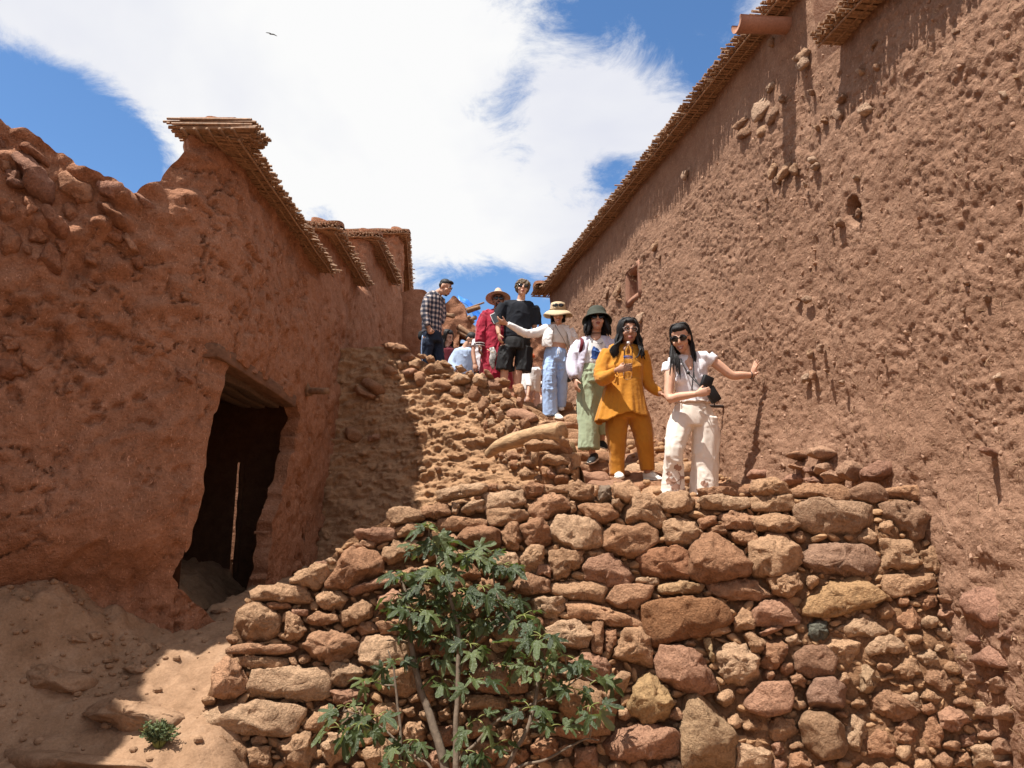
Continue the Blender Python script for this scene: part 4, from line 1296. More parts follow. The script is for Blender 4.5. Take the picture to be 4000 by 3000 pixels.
SMOOTH = [_c7(1150, 1090), _c7(1210, 1250), _c7(1190, 1460), _c7(1430, 230), _c7(910, 1280), _c7(165, 1190), _c7(190, 220), _c7(190, 760)]


def build_terrace():
    rng = np.random.default_rng(31)
    w = empty('dry_stone_wall', (.5, 5.4, -1.5), 'big sunlit dry stone retaining wall in front of the stair, stepped down to the left', 'wall')
    xs = np.arange(-2.75, 3.5, .019); zs = np.arange(-2.0, .42, .019)
    X, Z = np.meshgrid(xs, zs, indexing='ij')
    q = np.stack([X, Z, X * 0], -1)
    d = -.068 + .035 * fbm(q * 2.5, 3, 1) + .035 * fbm(q * 8, 4, 2) + .014 * fbm(q * 26, 3, 3)
    wv, c = worley(q * 11 + .4 * fbm(q * 9, 2, 5)[..., None], 4)
    d = d + .06 * np.clip(.6 - wv, 0, 1) * (c > .4)
    right = sstep(1.4, 2.6, X + .5 * (-.2 - Z))
    d = d + right * (.045 + .04 * fbm(q * 4, 3, 22))      # more mud between the stones towards the house
    pos = np.stack([X, ter_y(X, Z) - d, Z], -1)
    nr = np.zeros_like(pos); nr[..., 1] = -1
    pm = .25 * (pos[:-1, :-1] + pos[1:, :-1] + pos[:-1, 1:] + pos[1:, 1:])
    px, py = proj(pm)
    wob = 12 * fbm(pm * 8, 3, 3)
    keep = in_poly(px + wob, py + wob, TER_OUT)
    V, F = solid_grid(pos, nr, keep, .62)
    obj('mud_core', local(w, V), F, M['mortar'], w)
    polys = parse_polys(S7, 2300, 1750, 1.3012) + parse_polys(S6, 800, 1850, 1.3012)
    special = {}
    for i, pl in enumerate(polys):
        c = np.mean(pl, axis=0)
        pl = [tuple(c + (np.array(p) - c) * 1.13) for p in pl]
        tnt = None
        for cx, cy, t in TINTED:
            if in_poly(np.array([cx]), np.array([cy]), pl)[0]: tnt = t
        sm = any(in_poly(np.array([cx]), np.array([cy]), pl)[0] for cx, cy in SMOOTH)
        xy = np.ptp(np.array(pl), axis=0)
        flat = min(xy) < .42 * max(xy)
        r = c[0] > 3150
        st = stone_on(w, pl, ter_surf, rng, name='stone', proud=(.0 if not r else -.015) + rng.uniform(-.02, .025), tint=tnt, facets=2 if sm else int(rng.integers(8, 15)),
                      rough=.35 if sm else rng.uniform(.8, 1.2), n=48 if max(xy) > 110 else 34)
    # small stones wedged into the gaps
    cand = rng.uniform((700, 1900), (4000, 3010), (9000, 2))
    inside = in_poly(cand[:, 0], cand[:, 1], TER_OUT)
    dist = np.full(len(cand), 1e9)
    for pl in polys:
        pl = np.array(pl)
        near = (np.abs(cand - pl.mean(0)) < np.ptp(pl, axis=0) / 2 + 90).all(1)
        dd = poly_dist(cand[near, 0], cand[near, 1], [tuple(p) for p in pl])
        dd = np.where(in_poly(cand[near, 0], cand[near, 1], [tuple(p) for p in pl]), -dd, dd)
        dist[near] = np.minimum(dist[near], dd)
    ok = inside & (dist > 6)
    cand, dist = cand[ok], dist[ok]
    placed = []
    n_obj = 0
    stuff = []
    raw = [(np.array([v.co[:] for v in me.vertices]), [tuple(p.vertices) for p in me.polygons]) for me in PEBBLES[:8]]
    for (x, y), d0 in sorted(zip(cand.tolist(), dist.tolist()), key=lambda t: -min(t[1], 42)):
        r = min(d0 * 1.1 + 3, 42) * rng.uniform(.7, 1.0)
        if any((x - a) ** 2 + (y - b) ** 2 < (.88 * (r + rr)) ** 2 for a, b, rr in placed):
            continue
        placed.append((x, y, r))
        p, n = ter_surf(x, y)
        s = r * p[1] / FOC
        sink = .0 if x < 3150 else -.02
        if r > 13 and n_obj < max(0, 298 - len(polys)):
            k = int(rng.integers(5, 8)); a0 = rng.random() * 6
            el = rng.uniform(.55, .95)
            pl = [(x + r * rng.uniform(.9, 1.25) * math.cos(a0 + 6.283 * j / k), y + r * el * rng.uniform(.9, 1.2) * math.sin(a0 + 6.283 * j / k)) for j in range(k)]
            stone_on(w, pl, ter_surf, rng, name='stone', depth=s * .9 + .01, proud=-.02 - sink, n=16, facets=8)
            n_obj += 1
        else:
            v, f = raw[rng.integers(8)]
            R = np.array(Euler((rng.normal(0, .4), rng.normal(0, .5), rng.normal(0, .4))).to_matrix())
            stuff.append((p - n * (.03 + sink) + (v * s * rng.uniform((1.1, 1.0, .6), (1.7, 1.2, 1.3))) @ R.T, f))
        if len(placed) > 900: break
    V, F = merge(stuff)
    o = obj('wedged_chips', local(w, V), F, M['chips'], w, smooth=False)
    o['kind'] = 'stuff'
    return w, len(polys), n_obj


M['chips'] = earth_mat('chips', (.28, .155, .08), (.37, .215, .115), (.45, .29, .165), 3.0, .6, .01, 40)
terrace, n_a, n_b = build_terrace()
print('terrace stones', n_a, n_b)

# ---------------------------------------------------------------- the earth bank and the stair behind
BB = np.array([(-2.7, 9.35, -.55), (-1.9, 9.05, -.55), (-1.2, 8.65, -.5), (-.4, 8.15, -.3), (.10, 7.55, -.2), (.22, 6.9, -.2), (.22, 6.2, -.2)])
BT = np.array([(-2.7, 10.1, 2.35), (-1.85, 10.3, 2.52), (-1.15, 10.15, 2.26), (-.4, 9.85, 1.93), (.28, 9.2, 1.42), (.58, 8.4, 1.00), (.66, 7.3, .62)])


def build_bank():
    rng = np.random.default_rng(41)
    n = 340; m = 190
    B = catmull(BB, n); T = catmull(BT, n)
    W = np.linspace(0, 1, m)
    pos = B[:, None, :] * (1 - W[None, :, None]) + T[:, None, :] * W[None, :, None]
    hol = np.sin(W * math.pi)[None, :, None]
    tg = np.gradient(T[:, :2], axis=0); tg /= np.linalg.norm(tg, axis=1, keepdims=True)
    nr = np.zeros_like(pos); nr[..., 0] = tg[:, None, 1]; nr[..., 1] = -tg[:, None, 0]
    nr[..., 2] = .25
    q = pos
    lay = q * np.array((2.2, 2.2, 7.5))
    d = .12 * fbm(q * 1.5, 3, 1) + .075 * fbm(lay * 1.2, 4, 2) + .050 * fbm(lay * 3.2, 4, 3, .6) + .024 * fbm(q * 20, 4, 5, .65)
    w, c = worley(q * np.array((7, 7, 11)) + .5 * fbm(q * 5, 2, 9)[..., None], 6)
    d = d + .11 * np.clip(.62 - w, 0, 1) * (c > .55)
    w2, c2 = worley(q * np.array((16, 16, 22)) + .5 * fbm(q * 11, 2, 19)[..., None], 7)
    d = d + .035 * np.clip(.6 - w2, 0, 1) * (c2 > .3)
    d = d - .16 * hol[..., 0] * (1 - .5 * W[None, :]) - .15 * sstep(.35, .0, W)[None, :]
    pos = pos + nr * d[..., None]
    # a top that runs back behind the edge
    back = pos[:, -1:, :] + np.stack([-nr[:, -1, 0], -nr[:, -1, 1], nr[:, -1, 0] * 0], -1)[:, None, :] * np.linspace(.03, 1, 12)[None, :, None] * np.where(np.arange(n) > n * .62, .10, .5)[:, None, None]
    back[..., 2] = pos[:, -1:, 2] - np.linspace(.0, 1, 12)[None, :] ** 2 * np.where(np.arange(n) > n * .62, .45, .12)[:, None] + .04 * fbm(back * 6, 3, 3)
    pos = np.concatenate([pos, back], 1)
    A, Bn = pos.shape[:2]
    idx = np.arange(A * Bn).reshape(A, Bn)
    F = np.stack([idx[:-1, :-1], idx[1:, :-1], idx[1:, 1:], idx[:-1, 1:]], -1).reshape(-1, 4)
    bank = tag(obj('earth_bank', pos.reshape(-1, 3), F, M['bank']), kind='structure')
    tree = bvh_of(bank)
    sf = surf_bvh(tree, (-.25, -.85, .35), .65)
    clods = []
    for k in range(260):
        a, b2 = int(rng.integers(0, n)), int(rng.integers(4, m - 2))
        v, f = ellipsoid((0, 0, 0), (1, .8, .7), None, 8, 6)
        for _ in range(5):
            w0 = rng.normal(size=3); w0 /= np.linalg.norm(w0)
            v = v - w0 * np.clip(v @ w0 - .6, 0, None)[:, None]
        sc = .012 + .045 * rng.random() ** 2.5
        v = v * (1 + .3 * fbm(v * 1.5 + k, 2, 3))[:, None] * sc
        clods.append((v + pos[a, b2] + nr[a, b2] * sc * .3, f))
    tag(obj('clods', *merge(clods), M['bank']), kind='stuff')
    par = empty('stone_parapet', (-.3, 9.8, 1.6), 'low sunlit parapet of rubble stones curving down the left side of the stair', 'wall')
    S5 = """590,480 630,450 690,470 720,520 690,560 610,550|560,300 640,285 760,300 830,340 800,360 680,350|730,380 800,360 860,390 830,430 750,430|800,450 850,400 910,430 900,490 820,490|910,470 960,440 1080,450 1160,490 1140,530 1000,530 930,510|750,510 810,480 880,500 850,550 770,550
1160,480 1220,470 1260,500 1200,515|1140,570 1200,530 1290,530 1290,580 1220,615 1160,600|980,620 1030,570 1120,580 1140,640 1060,680 990,660|1265,700 1300,630 1360,640 1380,700 1330,755 1280,740|1100,690 1140,620 1230,630 1260,690 1180,715|1250,620 1290,600 1300,640 1260,655|1300,560 1380,540 1440,580 1400,620 1310,610
1410,600 1500,580 1600,620 1560,660 1430,660|1610,640 1690,630 1720,680 1700,750 1640,710|1500,760 1560,720 1640,770 1620,810 1530,810|1340,790 1390,710 1440,740 1430,800 1360,830|1560,840 1640,800 1760,820 1840,880 1780,910 1600,900|1430,690 1500,680 1530,730 1470,770|1480,860 1540,820 1560,880 1500,900
1330,870 1380,850 1400,900 1350,910|1420,900 1460,870 1490,940 1440,960|1550,930 1600,880 1650,940 1580,1010|1480,1000 1520,940 1560,960 1540,1040|1800,920 1900,905 2000,915 2010,945 1820,950|670,330 720,330 740,365 680,370|700,440 740,430 760,470 720,490|870,370 930,375 960,400 900,410|930,400 1000,405 1010,440 950,440|840,540 900,520 950,560 940,620 860,620
960,540 1060,540 1060,556 970,560|1060,535 1140,540 1130,556 1070,556|1240,520 1290,515 1320,550 1270,560|1380,500 1440,520 1480,570 1420,560|1530,640 1590,650 1610,710 1550,720|1640,720 1700,760 1690,790 1640,770|1440,800 1490,780 1520,830 1460,850|1390,910 1420,900 1430,960 1400,980|1650,900 1740,900 1780,940 1700,960|1600,1010 1660,960 1700,990 1620,1040|1390,830 1430,820 1440,870 1400,880|1490,600 1540,570 1600,590 1560,610|1690,790 1740,790 1780,830 1720,830|1020,450 1090,425 1150,460 1100,470"""
    for s in parse_polys(S5, 1200, 1200, 2.011):
        stone_on(par, s, sf, rng, name='stone', proud=.03, n=24, facets=10)
    # the stump of wall at the foot of the stair
    pil = empty('stone_pier', (.42, 7.4, .3), 'crumbling stone and mud pier below the curved log at the left foot of the stair', 'wall')
    g = np.mgrid[0:26, 0:34].astype(float)
    th = -math.pi * .15 + g[0] / 25 * math.pi * 1.3 - math.pi
    px = .47 + .20 * np.cos(th); pyy = 7.47 + .24 * np.sin(th)
    V = np.stack([px, pyy, -.1 + g[1] / 33 * .86], -1)
    V = V + .06 * np.stack([fbm(V * 6 + 3 * k, 4, k) for k in range(3)], -1)
    V[:, -1, 0] = .46 + .4 * (V[:, -1, 0] - .46); V[:, -1, 1] = 7.45 + .4 * (V[:, -1, 1] - 7.45)
    idx = np.arange(26 * 34).reshape(26, 34)
    Fq = np.stack([idx[:-1, :-1], idx[1:, :-1], idx[1:, 1:], idx[:-1, 1:]], -1).reshape(-1, 4)
    core = obj('mud_core', local(pil, V.reshape(-1, 3)), Fq, M['bank'], pil)
    sp = surf_bvh(bvh_of(core), (-.1, -.9, .25), .7)
    SP5 = """1720,1090 1790,1050 1900,1045 1990,1050 1990,1110 1900,1115 1740,1125|1940,1050 2010,1030 2055,1045 2050,1100 1960,1100|1680,1230 1760,1215 1800,1260 1700,1280|1880,1300 1940,1290 1960,1340 1900,1350|1690,1120 1750,1115 1760,1150 1700,1180|2030,1200 2080,1200 2085,1300 2040,1310|2030,1090 2080,1100 2080,1190 2040,1190|1690,1180 1760,1130 1830,1150 1840,1230 1700,1260|1840,1200 1900,1160 2050,1180 2065,1240 1920,1250|1670,1300 1720,1270 1800,1290 1800,1340 1690,1350|1920,1110 2040,1100 2050,1150 1930,1160|1940,1330 2060,1320 2065,1390 1950,1400|1790,1350 1830,1325 1900,1350 1880,1400 1790,1400|1850,1260 1930,1255 1950,1320 1860,1330|1960,1250 2050,1250 2060,1310 1960,1310"""
    for s in parse_polys(SP5, 1200, 1200, 2.011):
        cc = np.mean(s, axis=0); s = [tuple(cc + (np.array(q) - cc) * 1.15) for q in s]
        stone_on(pil, s, sp, rng, name='stone', proud=.01, n=28, facets=11, depth=.11)
    SL5 = """1590,1230 1660,1220 1660,1280 1600,1280|1560,1150 1620,1140 1690,1170 1680,1210 1580,1210|1500,1170 1550,1160 1570,1200 1520,1200|1540,1210 1580,1210 1590,1240 1550,1245|1640,1100 1700,1090 1710,1140 1650,1150|1470,1165 1500,1160 1510,1190 1480,1190"""
    for s in parse_polys(SL5, 1200, 1200, 2.011):
        stone_on(par, s, sf, rng, name='stone', proud=.04, n=20, facets=9)
    # stones sunk in the shaded end of the bank
    SB = """350,640 420,640 560,710 540,730 380,700|420,600 520,575 620,640 560,690 440,640|300,960 360,930 440,1010 400,1070 310,1050|470,1010 570,1000 580,1040 490,1060|880,1270 940,1260 960,1300 900,1310|1010,1260 1050,1260 1060,1300 1020,1300|400,1380 430,1380 430,1410 400,1410|400,1140 470,1130 480,1160 420,1170"""
    labs = ['long slanting rock in the shade of the bank, below the parapet', 'broad shaded rock high in the bank, topmost of its group', 'pale squarish rock low in the shaded bank against the lane wall', 'small shaded rock beside the pale squarish rock in the bank',
            'flat sunlit rock low in the bank, just above the stepped wall', 'small round rock in the sunlit foot of the bank', 'tiny bright pebble rock in the dark foot of the bank', 'small flat rock at mid height of the shaded bank']
    for s, lab in zip(parse_polys(SB, 1200, 1200, 2.011), labs):
        st = stone_on(None, s, sf, rng, name='rock', proud=.03, n=24, facets=9)
        tag(st, lab, 'rock')
    # curved log
    pts = [P4(1905, 1775, 7.75), P4(1950, 1742, 7.62), P4(2020, 1718, 7.50), P4(2110, 1695, 7.35), P4(2195, 1690, 7.20)]
    V, F = tube(pts, [.045, .062, .078, .09, .105], 16, 40, side=(0, 0, 1), mod=lambda t, a: 1 + .05 * math.sin(3 * a + 5 * t) + .03 * math.sin(7 * a + 11 * t))
    V = V + .010 * np.stack([fbm(V * np.array((5, 14, 14)) + 4 * k, 3, k) for k in range(3)], -1)
    tag(obj('log', V, F, M['log']), 'pale curved log lying across the stones at the left edge of the stair', 'log')
    return bank


def stair_z(Y):
    return np.interp(Y, [5.0, 6.3, 6.95, 7.4, 7.9, 8.4, 9.0, 9.6, 10.2, 10.8, 11.3, 12.2, 13.2, 30], [.14, .18, .34, .47, .57, .76, .97, 1.18, 1.38, 1.60, 1.97, 1.7, 1.0, 1.0])


def stair_left(Y):
    return np.interp(Y, [5.0, 7.0, 7.5, 7.9, 8.4, 9.2, 9.8, 10.1, 10.5, 14, 30], [-.75, -.5, .25, .62, .60, .38, -.30, -1.1, -2.6, -2.6, -2.6])


def build_stairs():
    rng = np.random.default_rng(51)
    ys = np.arange(5.62, 30, .035)
    ys = ys[(ys < 13.5) | (np.arange(len(ys)) % 12 == 0)]
    ws = np.linspace(0, 1, 60)
    Y, W = np.meshgrid(ys, ws, indexing='ij')
    xl = stair_left(Y); xr = 3.82 - .207 * Y + .15
    xr = np.where(Y > 14.9, 3.5, xr)
    X = xl + (xr - xl) * W
    q = np.stack([X, Y, X * 0], -1)
    Z = stair_z(Y) - .10 + .03 * fbm(q * 3, 3, 1) + .03 * fbm(q * 9, 3, 2)
    Z = Z + .10 * np.exp(-(xr - .15 - X) / .16) - .35 * np.exp(-(X - xl) / .16) * (Y < 8.6)
    X[:, 0] = X[:, 1] - .01; Z[:, 0] -= .9      # the flank of the flight
    A, B = X.shape
    idx = np.arange(A * B).reshape(A, B)
    F = np.stack([idx[:-1, :-1], idx[1:, :-1], idx[1:, 1:], idx[:-1, 1:]], -1).reshape(-1, 4)
    tag(obj('stair_path', np.stack([X, Y, Z], -1).reshape(-1, 3), F, M['bank']), kind='structure')
    st = empty('stone_stair', (1.3, 8.5, .6), 'uneven flight of sunlit stone steps climbing between the log and the tall mud wall', 'stairs')
    edges = [6.55, 7.08, 7.45, 7.85, 8.2, 8.55, 8.9, 9.25, 9.6, 9.95, 10.3, 10.65, 11.0]
    for i, y in enumerate(edges):
        s = empty('step', (0, 0, 0)); s.parent = st
        z = float(stair_z(y + .2)) + .0
        xa, xb = float(stair_left(y)) + .02, 3.82 - .207 * y + .02
        if i == 0: xa = .55
        xa = max(xa, -.9)
        x = xa
        while x < xb - .05:
            wd = rng.uniform(.35, .75)
            x1 = min(x + wd, xb)
            if xb - x1 < .2: x1 = xb
            hh = .17 + .03 * rng.random()
            nn = 18
            poly = []
            w2, h2 = (x1 - x) / 2, hh / 2
            for k in range(nn):
                a = 2 * math.pi * k / nn
                ca, sa = math.cos(a), math.sin(a)
                poly.append((w2 * math.copysign(abs(ca) ** .35, ca), h2 * math.copysign(abs(sa) ** .35, sa)))
            V, F = stone_shape(np.array(poly), .24, rng, 5, .55, 26)
            Vw = np.stack([V[:, 0], -V[:, 2], V[:, 1]], -1) + np.array(((x + x1) / 2, y + .26 + rng.uniform(-.03, .03), z - h2 + .015 + rng.uniform(-.015, .015)))
            o = obj('step_stone', Vw - np.array(st.location), F, M['stone'], s)
            t = np.array(STONE_TINTS[rng.integers(8)]) * rng.uniform(.9, 1.1); o.color = (*t, 1)
            x = x1 + .01
    # little stones along the wall foot and on the treads
    pl = []
    for k in range(150):
        y = rng.uniform(6.4, 11.5)
        wx = 3.82 - .207 * y
        x = wx - abs(rng.normal(0, .16)) - .03 if rng.random() < .6 else rng.uniform(float(stair_left(y)), wx)
        v, f = ellipsoid((0, 0, 0), (1, .8, .7), None, 8, 6)
        s = rng.uniform(.015, .05)
        v = v * (1 + .3 * fbm(v * 1.5 + k, 2, 3))[:, None] * s
        pl.append((v + np.array((x, y, float(stair_z(y)) + .02)), f))
    V, F = merge(pl)
    o = obj('loose_stones', local(st, V), F, M['chips'], st); o['kind'] = 'stuff'
    return st


bank = build_bank()
stair = build_stairs()


# ---------------------------------------------------------------- rocks on the path
def build_path_rocks():
    rng = np.random.default_rng(61)
    sf = surf_bvh(bvh_of(ground), (0, -.95, .30), 1.0)
    c4 = lambda s: [(float(a.split(',')[0]) / 1.1057, 1500 + float(a.split(',')[1]) / 1.1057) for a in s.split()]
    items = [("330,1420 420,1365 480,1345 560,1350 700,1400 810,1430 800,1480 640,1540 600,1560 500,1540 450,1470", 'broad sunlit ledge rock across the path beside the small green weed', .16),
             ("600,1420 720,1390 820,1440 780,1520 650,1470", 'lumpy pale rock touching the foot of the stepped stone wall', .14),
             ("85,1240 190,1210 390,1260 380,1320 260,1355 110,1330", 'long flat rock in the shade in the middle of the path', .14),
             ("-60,1585 130,1570 300,1590 560,1622 740,1640 740,1700 -60,1700", 'wide worn earth step in the sun at the bottom of the path', .2),
             ("905,975 1000,968 1025,1000 940,1005", 'small threshold rock under the slit of light', .08),
             ("275,1100 330,1090 360,1110 320,1125", 'little grey rock lying on the shaded mound', .05),
             ("640,1115 700,1120 730,1145 680,1160", 'small flat rock on the path below the doorway', .05),
             ("530,1230 600,1210 660,1225 640,1255 560,1255", 'low rounded rock half sunk in the path', .06),
             ("375,1075 420,1075 425,1100 390,1105", 'small brown rock on the slope of the mound', .04)]
    for s, lab, dep in items:
        o = stone_on(None, c4(s), sf, rng, name='rock', depth=dep * 1.4, proud=-.35 * dep, tint=(.44, .275, .185), facets=10, rough=1.0, n=64, mat=M['ground'])
        tag(o, lab, 'rock')
    pl = []
    for k in range(600):
        x = rng.uniform(-4.2, -1.5); y = rng.uniform(3.9, 6.4)
        if rng.random() < .5:
            x, y = rng.uniform(-4.2, -2.5), 5.75 - abs(rng.normal(0, .45))
        h = bpath.ray_cast(Vector((x, y, 2)), Vector((0, 0, -1)))
        if h[0] is None: continue
        v, f = ellipsoid((0, 0, 0), (1, .8, .7), None, 7, 5)
        s = .006 + .028 * rng.random() ** 3
        v = v * (1 + .3 * fbm(v * 1.5 + k, 2, 3))[:, None] * s
        pl.append((v + np.array(h[0]) + (0, 0, .3 * s), f))
    V, F = merge(pl)
    tag(obj('pebbles', V, F, M['ground'], smooth=False), kind='stuff')


bpath = bvh_of(ground)
build_path_rocks()


# ---------------------------------------------------------------- the ruin behind the people
def build_ruin():
    rng = np.random.default_rng(71)
    Yr = 16.2
    r = empty('ruined_house', (-.9, Yr, 2.6), 'collapsing mud house at the top of the lane behind the people', 'house')
    xs = np.arange(-2.9, 1.7, .035); zs = np.arange(.8, 5.6, .035)
    X, Z = np.meshgrid(xs, zs, indexing='ij')
    pos = np.stack([X, np.full(X.shape, Yr), Z], -1)
    nr = np.zeros_like(pos); nr[..., 1] = -1
    q = pos
    w, c = worley(q * 4.5, 3)
    d = .10 * fbm(q * 1.2, 3, 1) + .06 * fbm(q * 4, 3, 2) + .12 * np.clip(.6 - w, 0, 1) * (c > .4)
    pos = pos + nr * d[..., None]
    pm = .25 * (pos[:-1, :-1] + pos[1:, :-1] + pos[:-1, 1:] + pos[1:, 1:])
    px, py = proj(pm)
    wob = 7 * fbm(pm * 5, 3, 3)
    out = [(1480, 1700), (1480, 1150), (1655, 1128), (1672, 1145), (1690, 1195), (1735, 1192), (1775, 1157), (1825, 1200), (1822, 1240), (1850, 1268), (1862, 1280), (1890, 1305), (1960, 1335), (2010, 1345), (2060, 1340), (2092, 1300), (2112, 1253), (2130, 1295), (2150, 1345), (2260, 1345), (2260, 1700)]
    keep = in_poly(px + wob, py + wob, out)
    keep &= ~in_poly(px, py, [(1728, 1288), (1765, 1290), (1768, 1420), (1728, 1420)])
    keep &= ~in_poly(px, py, [(1795, 1300), (1840, 1330), (1850, 1420), (1788, 1420)])
    V, F = solid_grid(pos, nr, keep, .5)
    obj('wall', local(r, V), F, M['mud_left'], r)
    V, F = box((-.2, Yr + 1.3, 2.5), (3.4, 1.4, 3.4)); obj('core', local(r, V), F, M['shade_mud'], r, smooth=False)
    for (a, b, rad) in [((1730, 1225), (1775, 1243), .05), ((1728, 1232), (1775, 1236), .045), ((1790, 1277), (1850, 1320), .07), ((1790, 1295), (1842, 1328), .05),
                        ((1825, 1215), (1875, 1205), .06), ((1818, 1208), (1892, 1187), .025), ((1848, 1262), (1830, 1240), .05), ((1858, 1240), (1838, 1255), .05)]:
        p0, p1 = P4(*a, Yr - .25), P4(*b, Yr - .25)
        V, F = tube([p0, p1 + (0, -.1, 0)], [rad, rad * .8], 8, 6)
        obj('beam', local(r, V), F, M['wood'], r)
    # branchy pole
    # blue tarpaulin hanging over the broken edge
    u = np.linspace(0, 1, 26); v = np.linspace(0, 1, 14)
    top = catmull([P4(1790, 1158, Yr + .25), P4(1815, 1168, Yr + .15), P4(1845, 1190, Yr + .1), P4(1872, 1215, Yr + .1), P4(1885, 1240, Yr + .1), P4(1898, 1262, Yr), P4(1880, 1290, Yr)], 26)
    bot = catmull([P4(1790, 1178, Yr + .1), P4(1818, 1190, Yr + .05), P4(1838, 1215, Yr), P4(1850, 1245, Yr), P4(1858, 1262, Yr - .1), P4(1862, 1280, Yr - .1), P4(1868, 1296, Yr - .1)], 26)
    G = top[:, None] * (1 - v[None, :, None]) + bot[:, None] * v[None, :, None]
    G = G + .05 * np.stack([fbm(G * 5 + 6 * k, 3, k) for k in range(3)], -1)
    idx = np.arange(26 * 14).reshape(26, 14)
    Fq = np.stack([idx[:-1, :-1], idx[1:, :-1], idx[1:, 1:], idx[:-1, 1:]], -1).reshape(-1, 4)
    tp = obj('tarpaulin', G.reshape(-1, 3), Fq, M['tarp'])
    md = tp.modifiers.new('thickness', 'SOLIDIFY'); md.thickness = .01
    tag(tp, 'crumpled bright blue plastic sheet draped over the broken roof edge', 'tarpaulin')
    # rubble slope at the corner of the tall building, far behind the stair
    b = empty('rubble_heap', (1.2, 12.9, 1.2), 'heap of rough rubble against the far end of the tall mud wall', 'rubble')
    for k in range(60):
        x = rng.uniform(.3, 1.2); y = rng.uniform(12.4, 14.6)
        pebble(b, (x, y, 1.05 + .55 * rng.random() * (x - .1) + .1), rng.uniform(.08, .22), rng, tint=(.32, .175, .105))


M['tarp'] = plain_mat('tarp', (.02, .17, .62), .35, .25, 6, .3, .5)
build_ruin()

# ---------------------------------------------------------------- people
def cloth_mat(name, col, rough=.85, weave=220, bump=.25, var=.10, sheen=.15):
    m, nd, lk, bs = new_mat(name)
    tc = N(nd, 'ShaderNodeTexCoord')
    n1 = noise_node(nd, lk, tc.outputs['Object'], 9, 5, .6)
    n2 = noise_node(nd, lk, tc.outputs['Object'], weave, 2, .5)
    r = ramp_node(nd, [(.3, tuple(c * (1 - var) for c in col)), (.7, tuple(min(1, c * (1 + var)) for c in col))])
    lk.new(n1.outputs['Fac'], r.inputs['Fac'])
    lk.new(r.outputs[0], bs.inputs['Base Color'])
    bs.inputs['Roughness'].default_value = rough
    bs.inputs['Specular IOR Level'].default_value = .2
    bs.inputs['Sheen Weight'].default_value = sheen
    ad = N(nd, 'ShaderNodeMath', operation='MULTIPLY_ADD')
    lk.new(n2.outputs['Fac'], ad.inputs[0]); ad.inputs[1].default_value = .06
    lk.new(n1.outputs['Fac'], ad.inputs[2])
    bp = N(nd, 'ShaderNodeBump'); bp.inputs['Strength'].default_value = bump; bp.inputs['Distance'].default_value = .03
    lk.new(ad.outputs[0], bp.inputs['Height']); lk.new(bp.outputs[0], bs.inputs['Normal'])
    return m


def skin_mat(name, col):
    m, nd, lk, bs = new_mat(name)
    tc = N(nd, 'ShaderNodeTexCoord')
    n1 = noise_node(nd, lk, tc.outputs['Object'], 14, 4, .6)
    r = ramp_node(nd, [(.3, (col[0] * .92, col[1] * .86, col[2] * .84)), (.7, (min(1, col[0] * 1.06), col[1] * 1.04, col[2] * 1.03))])
    lk.new(n1.outputs['Fac'], r.inputs['Fac']); lk.new(r.outputs[0], bs.inputs['Base Color'])
    bs.inputs['Roughness'].default_value = .55
    bs.inputs['Specular IOR Level'].default_value = .35
    bs.inputs['Subsurface Weight'].default_value = .12
    bs.inputs['Subsurface Radius'].default_value = (.012, .004, .002)
    return m


def plaid_mat():
    m, nd, lk, bs = new_mat('plaid')
    tc = N(nd, 'ShaderNodeTexCoord')
    cols = None
    vals = []
    for axis, sc in (((1, .6, 0), 62), ((0, 0, 1), 62)):
        d = N(nd, 'ShaderNodeVectorMath', operation='DOT_PRODUCT'); d.inputs[1].default_value = axis
        lk.new(tc.outputs['Object'], d.inputs[0])
        s = N(nd, 'ShaderNodeMath', operation='MULTIPLY'); lk.new(d.outputs['Value'], s.inputs[0]); s.inputs[1].default_value = sc * 1.35
        w = N(nd, 'ShaderNodeMath', operation='SINE'); lk.new(s.outputs[0], w.inputs[0])
        g = N(nd, 'ShaderNodeMath', operation='GREATER_THAN'); lk.new(w.outputs[0], g.inputs[0]); g.inputs[1].default_value = .15
        vals.append(g.outputs[0])
    a = N(nd, 'ShaderNodeMath', operation='ADD'); lk.new(vals[0], a.inputs[0]); lk.new(vals[1], a.inputs[1])
    h = N(nd, 'ShaderNodeMath', operation='MULTIPLY'); lk.new(a.outputs[0], h.inputs[0]); h.inputs[1].default_value = .5
    r = ramp_node(nd, [(.0, (.012, .016, .035)), (.5, (.13, .12, .14)), (1.0, (.55, .45, .40))])
    r.color_ramp.interpolation = 'CONSTANT'
    r.color_ramp.elements[1].position = .3; r.color_ramp.elements[2].position = .8
    lk.new(h.outputs[0], r.inputs['Fac']); lk.new(r.outputs[0], bs.inputs['Base Color'])
    bs.inputs['Roughness'].default_value = .9
    return m


M['skin_light'] = skin_mat('skin_light', (.60, .36, .25))
M['skin_mid'] = skin_mat('skin_mid', (.50, .285, .19))
M['skin_tan'] = skin_mat('skin_tan', (.40, .215, .14))
M['skin_dark'] = skin_mat('skin_dark', (.30, .16, .105))
M['hair_black'] = plain_mat('hair_black', (.011, .009, .009), .55, .4, 90, .8, .3, vscale=(1, 1, .15))
M['hair_brown'] = plain_mat('hair_brown', (.15, .10, .055), .55, .55, 70, .6, .4, vscale=(1, 1, .3))
M['lens'] = plain_mat('lens', (.006, .006, .008), .12, spec=.6)
M['rim'] = plain_mat('rim', (.015, .012, .012), .3, spec=.5)
M['clear_rim'] = plain_mat('clear_rim', (.55, .47, .44), .3, spec=.5)
M['lips'] = plain_mat('lips', (.36, .12, .10), .5)
M['teeth'] = plain_mat('teeth', (.80, .77, .70), .35)
M['eye_white'] = plain_mat('eye_white', (.70, .68, .66), .3)
